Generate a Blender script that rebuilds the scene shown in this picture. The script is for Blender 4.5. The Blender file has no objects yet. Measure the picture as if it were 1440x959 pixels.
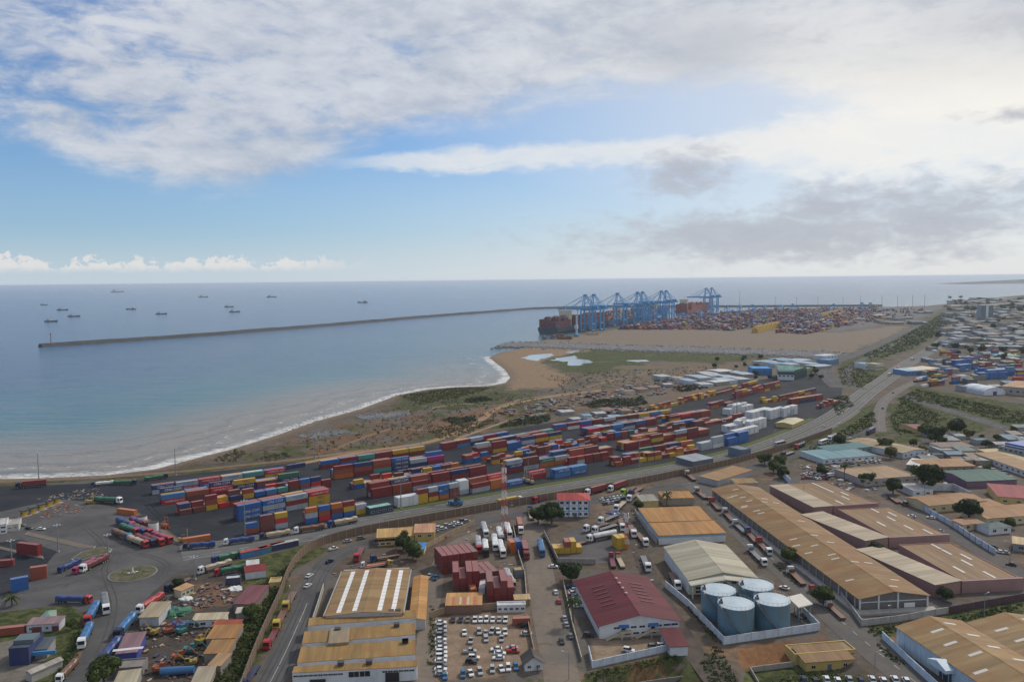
import bpy, bmesh, math, random
import numpy as np
from mathutils import Matrix, Vector
R = math.radians
random.seed(7); rng = np.random.default_rng(7)
S = bpy.context.scene
C = S.collection
# ------------------------------------------------------------------ camera
CAM_H = 120.0
FPX, CX, CY = 1120.0, 720.0, 479.5            # focal length and centre in photo pixels
ROLL = math.atan((402 - 386.5) / 1440)
PITCH = math.atan(85.5 / FPX)
cam = bpy.data.objects.new('camera', bpy.data.cameras.new('camera')); C.objects.link(cam)
cam.data.lens = 28.0; cam.data.sensor_width = 36.0
cam.data.clip_start = 1.0; cam.data.clip_end = 200000.0
_F = Vector((0, math.cos(PITCH), -math.sin(PITCH))); _U = Vector((0, math.sin(PITCH), math.cos(PITCH))); _R = Vector((1, 0, 0))
_x = _R * math.cos(ROLL) - _U * math.sin(ROLL); _y = _R * math.sin(ROLL) + _U * math.cos(ROLL); _z = -_F
cam.matrix_world = Matrix(((_x.x, _y.x, _z.x, 0), (_x.y, _y.y, _z.y, 0), (_x.z, _y.z, _z.z, CAM_H), (0, 0, 0, 1)))
S.camera = cam
# ------------------------------------------------------------------ render / colour
S.render.engine = 'CYCLES'
S.cycles.use_denoising = True
S.cycles.max_bounces = 6; S.cycles.diffuse_bounces = 2; S.cycles.glossy_bounces = 2
S.cycles.transparent_max_bounces = 6; S.cycles.volume_bounces = 1
S.view_settings.view_transform = 'Standard'; S.view_settings.look = 'None'
S.view_settings.gamma = 1.0; S.view_settings.exposure = 0.0; S.view_settings.use_curve_mapping = False
# ------------------------------------------------------------------ sun and sky
SUN_AZ, SUN_EL = 44.0, 42.0                    # degrees right of the view axis, above the horizon
sun = bpy.data.objects.new('sun', bpy.data.lights.new('sun', 'SUN')); C.objects.link(sun)
sun.data.energy = 2.5; sun.data.angle = R(5); sun.data.color = (1.0, 0.93, 0.84)
sd = Vector((math.sin(R(SUN_AZ)) * math.cos(R(SUN_EL)), math.cos(R(SUN_AZ)) * math.cos(R(SUN_EL)), math.sin(R(SUN_EL))))
sun.rotation_euler = sd.to_track_quat('Z', 'Y').to_euler()

class X:
    """tiny expression wrapper round shader sockets"""
    nt = None
    def __init__(s, sock): s.s = sock
    @staticmethod
    def m(op, *a, clamp=False):
        n = X.nt.nodes.new('ShaderNodeMath'); n.operation = op; n.use_clamp = clamp
        for i, v in enumerate(a):
            if isinstance(v, X): X.nt.links.new(v.s, n.inputs[i])
            else: n.inputs[i].default_value = v
        return X(n.outputs[0])
    def __add__(s, o): return X.m('ADD', s, o)
    __radd__ = __add__
    def __sub__(s, o): return X.m('SUBTRACT', s, o)
    def __rsub__(s, o): return X.m('SUBTRACT', o, s)
    def __mul__(s, o): return X.m('MULTIPLY', s, o)
    __rmul__ = __mul__
    def __truediv__(s, o): return X.m('DIVIDE', s, o)
def link(a, b): X.nt.links.new(a.s if isinstance(a, X) else a, b)
def sstep(v, a, b):
    n = X.nt.nodes.new('ShaderNodeMapRange'); n.interpolation_type = 'SMOOTHSTEP'
    link(v, n.inputs[0]); n.inputs[1].default_value = a; n.inputs[2].default_value = b
    return X(n.outputs[0])
def fcurve(v, pts, x0, x1, y0, y1):
    n = X.nt.nodes.new('ShaderNodeFloatCurve'); c = n.mapping.curves[0]
    p = sorted(((a - x0) / (x1 - x0), (b - y0) / (y1 - y0)) for a, b in pts)
    while len(c.points) < len(p): c.points.new(0.5, 0.5)
    for q, (a, b) in zip(c.points, p): q.location = (a, b)
    n.mapping.update()
    link((v - x0) / (x1 - x0), n.inputs[1])
    return X(n.outputs[0]) * (y1 - y0) + y0
def comb(x, y, z):
    n = X.nt.nodes.new('ShaderNodeCombineXYZ')
    for i, v in enumerate((x, y, z)):
        if isinstance(v, X): link(v, n.inputs[i])
        else: n.inputs[i].default_value = v
    return n.outputs[0]
def noise(vec, scale, detail=4, rough=0.55, dist=0.0):
    n = X.nt.nodes.new('ShaderNodeTexNoise')
    if vec is not None: link(vec, n.inputs['Vector'])
    n.inputs['Scale'].default_value = scale; n.inputs['Detail'].default_value = detail
    n.inputs['Roughness'].default_value = rough; n.inputs['Distortion'].default_value = dist
    return X(n.outputs[0])
def mixc(f, a, b):
    n = X.nt.nodes.new('ShaderNodeMix'); n.data_type = 'RGBA'
    for i, v in ((0, f), (6, a), (7, b)):
        if isinstance(v, X): link(v, n.inputs[i])
        elif isinstance(v, bpy.types.NodeSocket): link(v, n.inputs[i])
        elif i == 0: n.inputs[0].default_value = v
        else: n.inputs[i].default_value = (*v[:3], 1)
    return n.outputs[2]

world = bpy.data.worlds.new('World'); S.world = world; world.use_nodes = True
X.nt = world.node_tree; X.nt.nodes.clear()
SKY_STR = 0.1
sky = X.nt.nodes.new('ShaderNodeTexSky'); sky.sky_type = 'NISHITA'; sky.sun_disc = False
sky.sun_elevation = R(SUN_EL); sky.sun_rotation = R(SUN_AZ)
sky.air_density = 1.0; sky.dust_density = 0.5; sky.ozone_density = 3.0
tc = X.nt.nodes.new('ShaderNodeTexCoord'); sep = X.nt.nodes.new('ShaderNodeSeparateXYZ'); X.nt.links.new(tc.outputs['Generated'], sep.inputs[0])
dx, dy, dz = (X(sep.outputs[i]) for i in range(3))
az = X.m('ARCTAN2', dx, dy) * 57.2958
el = X.m('ARCSINE', dz) * 57.2958
# noise fields in (azimuth, elevation); streaky like a layer seen edge-on
q1 = comb(az * 0.07, el * 0.20, 0.0); q2 = comb(az * 0.16, el * 0.42, 3.0); q3 = comb(az * 0.5, el * 1.1, 7.0)
n1 = noise(q1, 1.0, 6, 0.55, 0.4); n2 = noise(q2, 1.0, 6, 0.62, 0.5); n3 = noise(q3, 1.0, 5, 0.6, 0.3)
# high white bank: lower edge as a curve over azimuth
edge = fcurve(az, [(-180, 9.5), (-60, 9.5), (-33, 8.4), (-21, 6.0), (-15, 7.0), (-9, 9.6), (0, 11.3), (9, 12.6), (20, 11.5), (33, 9.0), (60, 9.0), (180, 9.5)], -180, 180, 0, 20)
hi = sstep(el - edge + (n2 - 0.5) * 3.2 + (n3 - 0.5) * 0.9, -0.7, 2.0)
gaps = sstep(n2 * 0.74 + n3 * 0.26 + sstep(az, -33.0, -19.0) * 0.17 + sstep(az, 0.0, 24.0) * 0.16, 0.37, 0.66)
cov_hi = hi * (gaps * 0.80 + 0.10 + sstep(az, -10.0, 20.0) * 0.1)
# thin bright band under the bank, widening to the right
bandc = fcurve(az, [(-180, 8.6), (-40, 8.6), (-12, 8.1), (0, 8.6), (12, 8.7), (22, 8.8), (40, 9.0), (180, 9.0)], -180, 180, 0, 20)
bandw = fcurve(az, [(-180, 0.05), (-40, 0.05), (-12, 0.4), (-2, 0.9), (12, 1.0), (20, 2.3), (32, 3.6), (60, 3.6), (180, 0.5)], -180, 180, 0, 6)
bd = X.m('ABSOLUTE', el - bandc + (n2 - 0.5) * 1.6) / bandw
band = (1.0 - sstep(bd + (n3 - 0.5) * 1.4, 0.3, 1.35)) * (n2 * 0.9 + 0.45) * sstep(az, -14.0, -7.0)
band = X.m('MINIMUM', band, 1.0)
# low grey cloud towards the port
def blob(a0, e0, aw, ew, k):
    a = (az - a0) / aw; e = (el - e0) / ew
    return sstep(k - X.m('SQRT', a * a + e * e) + (n3 - 0.5) * 1.9 + (n2 - 0.5) * 1.4, 0.0, 1.1)
dark = X.m('MAXIMUM', blob(12.4, 7.4, 4.4, 2.2, 1.1), X.m('MAXIMUM', blob(17.5, 2.9, 13.5, 1.9, 1.35), X.m('MAXIMUM', blob(27.5, 3.6, 6.2, 2.6, 1.3), blob(21.5, 4.6, 5.0, 2.2, 1.0))))
dark = X.m('MAXIMUM', dark, blob(33.0, 9.4, 9.0, 0.9, 0.7))
dark = X.m('MAXIMUM', dark, blob(34.0, 14.5, 16.0, 2.4, 0.75) * 0.8)
dark = X.m('MAXIMUM', dark, blob(15.0, 15.5, 9.0, 3.0, 0.8) * 0.7)
# fair-weather cumulus along the sea horizon
top = noise(comb(az * 0.33, 0.0, 5.0), 1.0, 3, 0.6) * 4.2 - 0.5
nb = noise(comb(az * 1.5, el * 2.0, 11.0), 1.0, 5, 0.62, 0.3)
cum = sstep(top + (nb - 0.5) * 2.6 - el, 0.0, 0.3) * sstep(el + (nb - 0.5) * 0.5, 0.65, 1.25) * (1.0 - sstep(az, -16.0, -9.0))
# composing: clear sky -> cloud
towards = sstep(az, -30.0, 30.0)
ga = (az - 27.0) / 16.0; ge = (el - 9.0) / 5.5
glow = X.m('POWER', 2.718, (ga * ga + ge * ge) * -1.0) * 0.85
sk = X.nt.nodes.new('ShaderNodeMix'); sk.data_type = 'RGBA'; sk.blend_type = 'MULTIPLY'; sk.inputs[0].default_value = 1.0
link(sky.outputs[0], sk.inputs[6]); sk.inputs[7].default_value = (0.50, 0.78, 1.08, 1)
clear = sk.outputs[2]
white = mixc(sstep(n1 * 0.5 + n3 * 0.25 + n2 * 0.25, 0.36, 0.62), (4.3, 4.8, 5.7), (7.0, 7.2, 7.6))
lowh = 1.0 - sstep(el, -0.5, 15.0)
pale = 1.0 - sstep(el, -0.5, 4.0)
clear = mixc(X.m('MAXIMUM', lowh * (towards * 0.42 + 0.54), sstep(az, -24.0, 20.0) * 0.72), clear, mixc(towards, (4.6, 6.0, 7.2), (8.0, 8.1, 8.1)))
white = mixc(glow, white, (9.8, 9.4, 8.6))
clear = mixc(pale * 0.8, clear, mixc(towards, (5.9, 6.7, 7.5), (7.6, 7.7, 7.7)))
col = mixc(cov_hi, clear, white)
col = mixc(band * 0.85, col, mixc(glow, (8.0, 8.1, 8.1), (9.8, 9.4, 8.6)))
col = mixc(cum * 0.88, col, (7.6, 7.5, 7.4))
grey = mixc(n3, (3.7, 4.0, 4.7), (5.4, 5.6, 6.2))
col = mixc(dark * 0.85, col, grey)
bg = X.nt.nodes.new('ShaderNodeBackground'); link(col, bg.inputs[0]); bg.inputs[1].default_value = SKY_STR
wo = X.nt.nodes.new('ShaderNodeOutputWorld'); link(bg.outputs[0], wo.inputs[0])

# ------------------------------------------------------------------ geometry helpers
def G(x, y, z=0.0):
    """photo pixel -> world point on the level plane at height z"""
    u, v = x - CX, y - CY; c, s = math.cos(ROLL), math.sin(ROLL)
    a, b = (u * c - v * s) / FPX, (u * s + v * c) / FPX
    fy = math.cos(PITCH) - b * math.sin(PITCH); fz = -math.sin(PITCH) - b * math.cos(PITCH)
    t = (z - CAM_H) / fz
    return Vector((a * t, fy * t, z))
class MB:
    def __init__(s): s.v = []; s.f = []; s.m = []
    def add(s, vs, fs, m=0):
        o = len(s.v); s.v += [tuple(p) for p in vs]
        for f in fs: s.f.append([i + o for i in f]); s.m.append(m)
    def box(s, x0, y0, z0, x1, y1, z1, m=0):
        s.add([(x0, y0, z0), (x1, y0, z0), (x1, y1, z0), (x0, y1, z0), (x0, y0, z1), (x1, y0, z1), (x1, y1, z1), (x0, y1, z1)],
              [(3, 2, 1, 0), (4, 5, 6, 7), (0, 1, 5, 4), (1, 2, 6, 5), (2, 3, 7, 6), (3, 0, 4, 7)], m)
    def cbox(s, c, sx, sy, sz, rz=0, m=0):
        ca, sa = math.cos(rz), math.sin(rz); n = len(s.v)
        s.box(-sx / 2, -sy / 2, 0, sx / 2, sy / 2, sz, m)
        for i in range(n, len(s.v)):
            x, y, z = s.v[i]; s.v[i] = (c[0] + x * ca - y * sa, c[1] + x * sa + y * ca, c[2] + z)
    def prism(s, poly, z0, z1, m=0):
        n = len(poly)
        s.add([(p[0], p[1], z0) for p in poly] + [(p[0], p[1], z1) for p in poly],
              [tuple(range(n - 1, -1, -1)), tuple(range(n, 2 * n))] + [(i, (i + 1) % n, n + (i + 1) % n, n + i) for i in range(n)], m)
    def xprism(s, prof, y0, y1, m=0):
        """profile in (x,z) extruded along y"""
        n = len(prof)
        s.add([(p[0], y0, p[1]) for p in prof] + [(p[0], y1, p[1]) for p in prof],
              [tuple(range(n)), tuple(range(2 * n - 1, n - 1, -1))] + [((i + 1) % n, i, n + i, n + (i + 1) % n) for i in range(n)], m)
    def bar(s, p, q, r, m=0, n=4, r2=None):
        p, q = Vector(p), Vector(q); d = q - p; L = d.length
        if L < 1e-6: return
        a = d.orthogonal().normalized(); b = d.cross(a).normalized(); r2 = r if r2 is None else r2
        ring = [(math.cos((k + .5) * 2 * math.pi / n), math.sin((k + .5) * 2 * math.pi / n)) for k in range(n)]
        s.add([p + (a * c + b * w) * r for c, w in ring] + [q + (a * c + b * w) * r2 for c, w in ring],
              [(i, (i + 1) % n, n + (i + 1) % n, n + i) for i in range(n)] + [tuple(range(n - 1, -1, -1)), tuple(range(n, 2 * n))], m)
    def mesh(s, name, mats):
        me = bpy.data.meshes.new(name); me.from_pydata(s.v, [], s.f)
        for t in mats: me.materials.append(t)
        if len(mats) > 1: me.polygons.foreach_set('material_index', s.m)
        me.update(); return me
    def build(s, name, mats, parent=None, loc=None, rz=0.0):
        if not isinstance(mats, (list, tuple)): mats = [mats]
        return ob(name, s.mesh(name, mats), parent, loc, rz)
def ob(name, me, parent=None, loc=None, rz=0.0):
    o = bpy.data.objects.new(name, me); C.objects.link(o)
    if parent is not None: o.parent = parent
    if loc is not None: o.location = loc
    o.rotation_euler.z = rz
    return o
def tag(o, label, cat, group=None):
    o['label'] = label; o['category'] = cat
    if group: o['group'] = group
    return o
def empty(name, loc, rz, label, cat, group=None):
    o = bpy.data.objects.new(name, None); C.objects.link(o); o.location = loc; o.rotation_euler.z = rz; o.empty_display_size = 0.5
    return tag(o, label, cat, group)
def copy_tree(o, parent=None):
    c = o.copy(); C.objects.link(c); c.parent = parent
    for ch in list(o.children): copy_tree(ch, c)
    return c
def setmat(o, i, m):
    o.material_slots[i].link = 'OBJECT'; o.material_slots[i].material = m
def struct(o): o['kind'] = 'structure'; return o
def stuff(o, label=None, cat=None):
    o['kind'] = 'stuff'
    if label: o['label'] = label; o['category'] = cat
    return o
# ------------------------------------------------------------------ materials
def sr(r, g, b):
    f = lambda c: (c / 255 / 12.92) if c <= 10 else ((c / 255 + 0.055) / 1.055) ** 2.4
    return (f(r), f(g), f(b))
_MC = {}
def new_mat(name):
    m = bpy.data.materials.new(name); m.use_nodes = True; X.nt = m.node_tree
    return m, X.nt.nodes['Principled BSDF']
def shade(c, k): return tuple(min(1, v * k) for v in c)
def bumpn(h, strength, dist):
    n = X.nt.nodes.new('ShaderNodeBump'); n.inputs['Strength'].default_value = strength; n.inputs['Distance'].default_value = dist
    link(h, n.inputs['Height']); return n.outputs[0]
def objvec(sx=1, sy=1, sz=1):
    t = X.nt.nodes.new('ShaderNodeTexCoord'); mp = X.nt.nodes.new('ShaderNodeMapping'); mp.inputs['Scale'].default_value = (sx, sy, sz)
    link(t.outputs['Object'], mp.inputs[0]); return mp.outputs[0]
def worldvec():
    return X.nt.nodes.new('ShaderNodeNewGeometry').outputs['Position']
def orand():
    return X(X.nt.nodes.new('ShaderNodeObjectInfo').outputs['Random'])
def paint(c, rough=0.5, dirt=0.25, name='painted_surface', metal=0.0, scale=0.6):
    """coated surface with dirt streaks and a little fading that differs from object to object"""
    k = (tuple(round(v, 3) for v in c), rough, dirt, name, scale)
    if k in _MC: return _MC[k]
    m, b = new_mat(name); v = objvec(1, 1, 0.35)
    a = noise(v, scale, 6, 0.65); f = sstep(a, 0.42, 0.72) * dirt
    r = orand()
    base = mixc(r * 0.35, c, tuple(0.75 * x + 0.25 * (0.35 * c[0] + 0.4 * c[1] + 0.25 * c[2]) + 0.03 for x in c))
    dcol = tuple(0.35 * x + 0.65 * y for x, y in zip(c, (0.12, 0.095, 0.075)))
    link(mixc(f, base, dcol), b.inputs['Base Color'])
    b.inputs['Roughness'].default_value = rough; b.inputs['Metallic'].default_value = metal
    _MC[k] = m; return m
def sheet_roof(c, axis='y', name='sheet_metal_roof', rust=0.5):
    """profiled sheet metal; sheets run along the slope, streaks and patches of weathering"""
    k = (tuple(round(v, 3) for v in c), axis, name, rust)
    if k in _MC: return _MC[k]
    m, b = new_mat(name)
    lo, hi_ = (0.06, 1.0)
    v = objvec(lo, hi_, lo) if axis == 'x' else objvec(hi_, lo, lo)
    st = noise(v, 0.55, 5, 0.7); pa = noise(objvec(), 0.09, 5, 0.6); fine = noise(objvec(), 0.8, 4, 0.7)
    st2 = noise(v, 0.13, 4, 0.6)
    c1 = mixc(sstep(st * 0.5 + st2 * 0.5, 0.34, 0.66), shade(c, 0.60), shade(c, 1.16))
    c2 = mixc(sstep(pa, 0.42, 0.66) * rust, c1, (c[0] * 0.85, c[1] * 0.62, c[2] * 0.45))
    c3 = mixc(sstep(fine, 0.55, 0.8) * 0.35, c2, shade(c, 0.6))
    link(c3, b.inputs['Base Color']); b.inputs['Roughness'].default_value = 0.65; b.inputs['Specular IOR Level'].default_value = 0.25
    w = X.nt.nodes.new('ShaderNodeTexWave'); w.bands_direction = 'Y' if axis == 'x' else 'X'; w.inputs['Scale'].default_value = 0.9
    link(objvec(), w.inputs['Vector']); link(bumpn(X(w.outputs[1]), 0.5, 0.05), b.inputs['Normal'])
    _MC[k] = m; return m
def ground_mat(c, name, c2=None, s1=0.05, s2=0.6, rough=0.9, streak=None, amt=0.6):
    """ground sheet: two-scale blotches in world metres, with fine grain"""
    k = (c, name)
    if k in _MC: return _MC[k]
    m, b = new_mat(name); p = worldvec(); c2 = c2 or shade(c, 0.65)
    a = noise(p, s1, 6, 0.65, 0.6); f = noise(p, s2, 5, 0.7)
    col = mixc(sstep(a, 0.35, 0.68) * amt, c, c2)
    col = mixc(sstep(f, 0.4, 0.75) * 0.45, col, shade(c, 0.72))
    st = noise(p, 0.11, 5, 0.7, 1.5); col = mixc(sstep(st, 0.58, 0.70) * 0.55, col, shade(c, 0.5))
    g = noise(p, 2.3, 3, 0.8); col = mixc(sstep(g, 0.58, 0.8) * 0.4, col, shade(c2, 1.5))
    link(col, b.inputs['Base Color']); b.inputs['Roughness'].default_value = rough; b.inputs['Specular IOR Level'].default_value = 0.12
    link(bumpn(f, 0.3, 0.08), b.inputs['Normal'])
    _MC[k] = m; return m
def leaf_mat(c, name='leaves'):
    k = (c, name)
    if k in _MC: return _MC[k]
    m, b = new_mat(name); p = worldvec()
    a = noise(p, 0.35, 3, 0.6); f = noise(p, 1.7, 2, 0.6)
    col = mixc(sstep(a, 0.35, 0.65), shade(c, 0.65), shade(c, 1.35)); col = mixc(f, col, (c[0] * 1.5, c[1] * 1.25, c[2] * 0.9))
    link(col, b.inputs['Base Color']); b.inputs['Roughness'].default_value = 0.75; b.inputs['Specular IOR Level'].default_value = 0.15
    try: b.inputs['Subsurface Weight'].default_value = 0.0
    except Exception: pass
    _MC[k] = m; return m
def glass_mat():
    if 'glass' in _MC: return _MC['glass']
    m, b = new_mat('dark_window_glass'); b.inputs['Base Color'].default_value = (0.015, 0.02, 0.026, 1); b.inputs['Roughness'].default_value = 0.12
    _MC['glass'] = m; return m
WHITE = paint((0.74, 0.74, 0.72), 0.5, 0.25, 'white_paint'); TYRE = paint((0.02, 0.02, 0.02), 0.85, 0.3, 'tyre_rubber')
STEEL = paint((0.22, 0.23, 0.24), 0.55, 0.3, 'grey_steel'); CHASSIS = paint((0.05, 0.045, 0.045), 0.7, 0.5, 'dirty_dark_steel')
CONC = paint((0.36, 0.34, 0.31), 0.85, 0.5, 'weathered_concrete', scale=0.3); GLASS = glass_mat()
ASPH = ground_mat((0.118, 0.113, 0.110), 'asphalt', (0.062, 0.062, 0.064), 0.045, 0.35, amt=.8)
YARD = ground_mat((0.024, 0.028, 0.035), 'dark_yard_asphalt', (0.048, 0.05, 0.054), 0.03, 0.25, amt=.8)
LINEW = ground_mat((0.45, 0.45, 0.43), 'worn_road_paint', (0.25, 0.25, 0.24), 0.2, 1.2)
# ================================================================== LAND AND SEA
COAST_PX = [(-420, 684), (-200, 676), (0, 669), (60, 668), (150, 664), (215, 656), (260, 644), (320, 629), (380, 611), (440, 590), (500, 574), (555, 554), (600, 545.5), (640, 542.5), (685, 541),
            (706, 537), (713, 530), (706, 519), (693, 509), (684, 502), (700, 495), (735, 488), (704, 485.5), (703, 483), (760, 478.5), (786, 474), (830, 464), (880, 455), (985, 441), (1060, 434.5), (1140, 433),
            (1240, 431.5), (1300, 430), (1345, 426), (1380, 420), (1440, 414.5), (1520, 409)]
coast = [G(*p).xy for p in COAST_PX]
land_poly = np.array([tuple(p) for p in coast] + [(9000, 9500), (9000, -800), (-1500, -800), (-1500, coast[0].y)])
def inside(P, poly):
    x, y = P[:, 0], P[:, 1]; r = np.zeros(len(P), bool); n = len(poly)
    for i in range(n):
        x1, y1 = poly[i]; x2, y2 = poly[(i + 1) % n]
        if y1 == y2: continue
        c = ((y1 > y) != (y2 > y)) & (x < (x2 - x1) * (y - y1) / (y2 - y1) + x1)
        r ^= c
    return r
def dist_line(P, line, closed=False):
    d = np.full(len(P), 1e12); n = len(line)
    for i in range(n if closed else n - 1):
        a = np.array(line[i]); b = np.array(line[(i + 1) % n]); ab = b - a
        t = np.clip(((P - a) @ ab) / (ab @ ab + 1e-9), 0, 1)
        q = P - (a + t[:, None] * ab); d = np.minimum(d, (q * q).sum(1))
    return np.sqrt(d)
def sdist(P, poly):
    d = dist_line(P, poly, True); return np.where(inside(P, poly), d, -d)
def sm(x, a, b):
    t = np.clip((x - a) / (b - a), 0, 1); return t * t * (3 - 2 * t)
def wob(P, s, seed=0):
    r = np.random.default_rng(seed); o = np.zeros(len(P))
    for k in range(6):
        a = r.uniform(0, 6.28); f = s * r.uniform(0.6, 2.4); o += np.sin((P[:, 0] * math.cos(a) + P[:, 1] * math.sin(a)) * f + r.uniform(0, 6.28))
    return o / 3.0
coast_np = [tuple(p) for p in coast]
def grid_mesh(name, grids, keep, zf, attrs):
    V = []; Fc = []; off = 0
    for x0, x1, y0, y1, st in grids:
        nx = int(round((x1 - x0) / st)) + 1; ny = int(round((y1 - y0) / st)) + 1
        gx, gy = np.meshgrid(np.linspace(x0, x1, nx), np.linspace(y0, y1, ny)); P = np.stack([gx.ravel(), gy.ravel()], 1)
        i = np.arange(nx * ny).reshape(ny, nx)
        q = np.stack([i[:-1, :-1], i[:-1, 1:], i[1:, 1:], i[1:, :-1]], -1).reshape(-1, 4)
        k = keep(P, st); q = q[k[q].any(1)]
        used = np.unique(q); remap = np.full(nx * ny, -1); remap[used] = np.arange(len(used)) + off
        V.append(P[used]); Fc.append(remap[q]); off += len(used)
    P = np.concatenate(V); F = np.concatenate(Fc); z = zf(P)
    me = bpy.data.meshes.new(name); me.vertices.add(len(P)); me.vertices.foreach_set('co', np.column_stack([P, z]).astype(np.float32).ravel())
    me.loops.add(len(F) * 4); me.loops.foreach_set('vertex_index', F.astype(np.int32).ravel())
    me.polygons.add(len(F)); me.polygons.foreach_set('loop_start', np.arange(0, len(F) * 4, 4, dtype=np.int32))
    me.polygons.foreach_set('use_smooth', np.ones(len(F), bool)); me.update(calc_edges=True)
    for an, val in attrs(P).items():
        a = me.attributes.new(an, 'FLOAT_COLOR', 'POINT'); a.data.foreach_set('color', val.astype(np.float32).ravel())
    return me
PX = lambda *pts: [tuple(G(*p).xy) for p in pts]
TER1 = PX((818, 951), (842, 939), (948, 915), (962, 921), (1003, 962), (1060, 1010), (800, 1010))
TER2 = PX((1034, 912), (1152, 893), (1172, 897), (1215, 930), (1262, 975), (1262, 1010), (1080, 1010), (1020, 930))
def land_z(P):
    s = np.where(inside(P, land_poly), 1, -1) * dist_line(P, coast_np)
    z = np.clip(-3.0 + 3.0 * sm(s, -12, 14), -3, 0)
    z = z + 0.5 * sm(s, 10, 40) * 0
    z -= 4.0 * sm(sdist(P, TER1), 0.5, 9); z -= 2.5 * sm(sdist(P, TER2), 0.5, 8)
    return z
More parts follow.
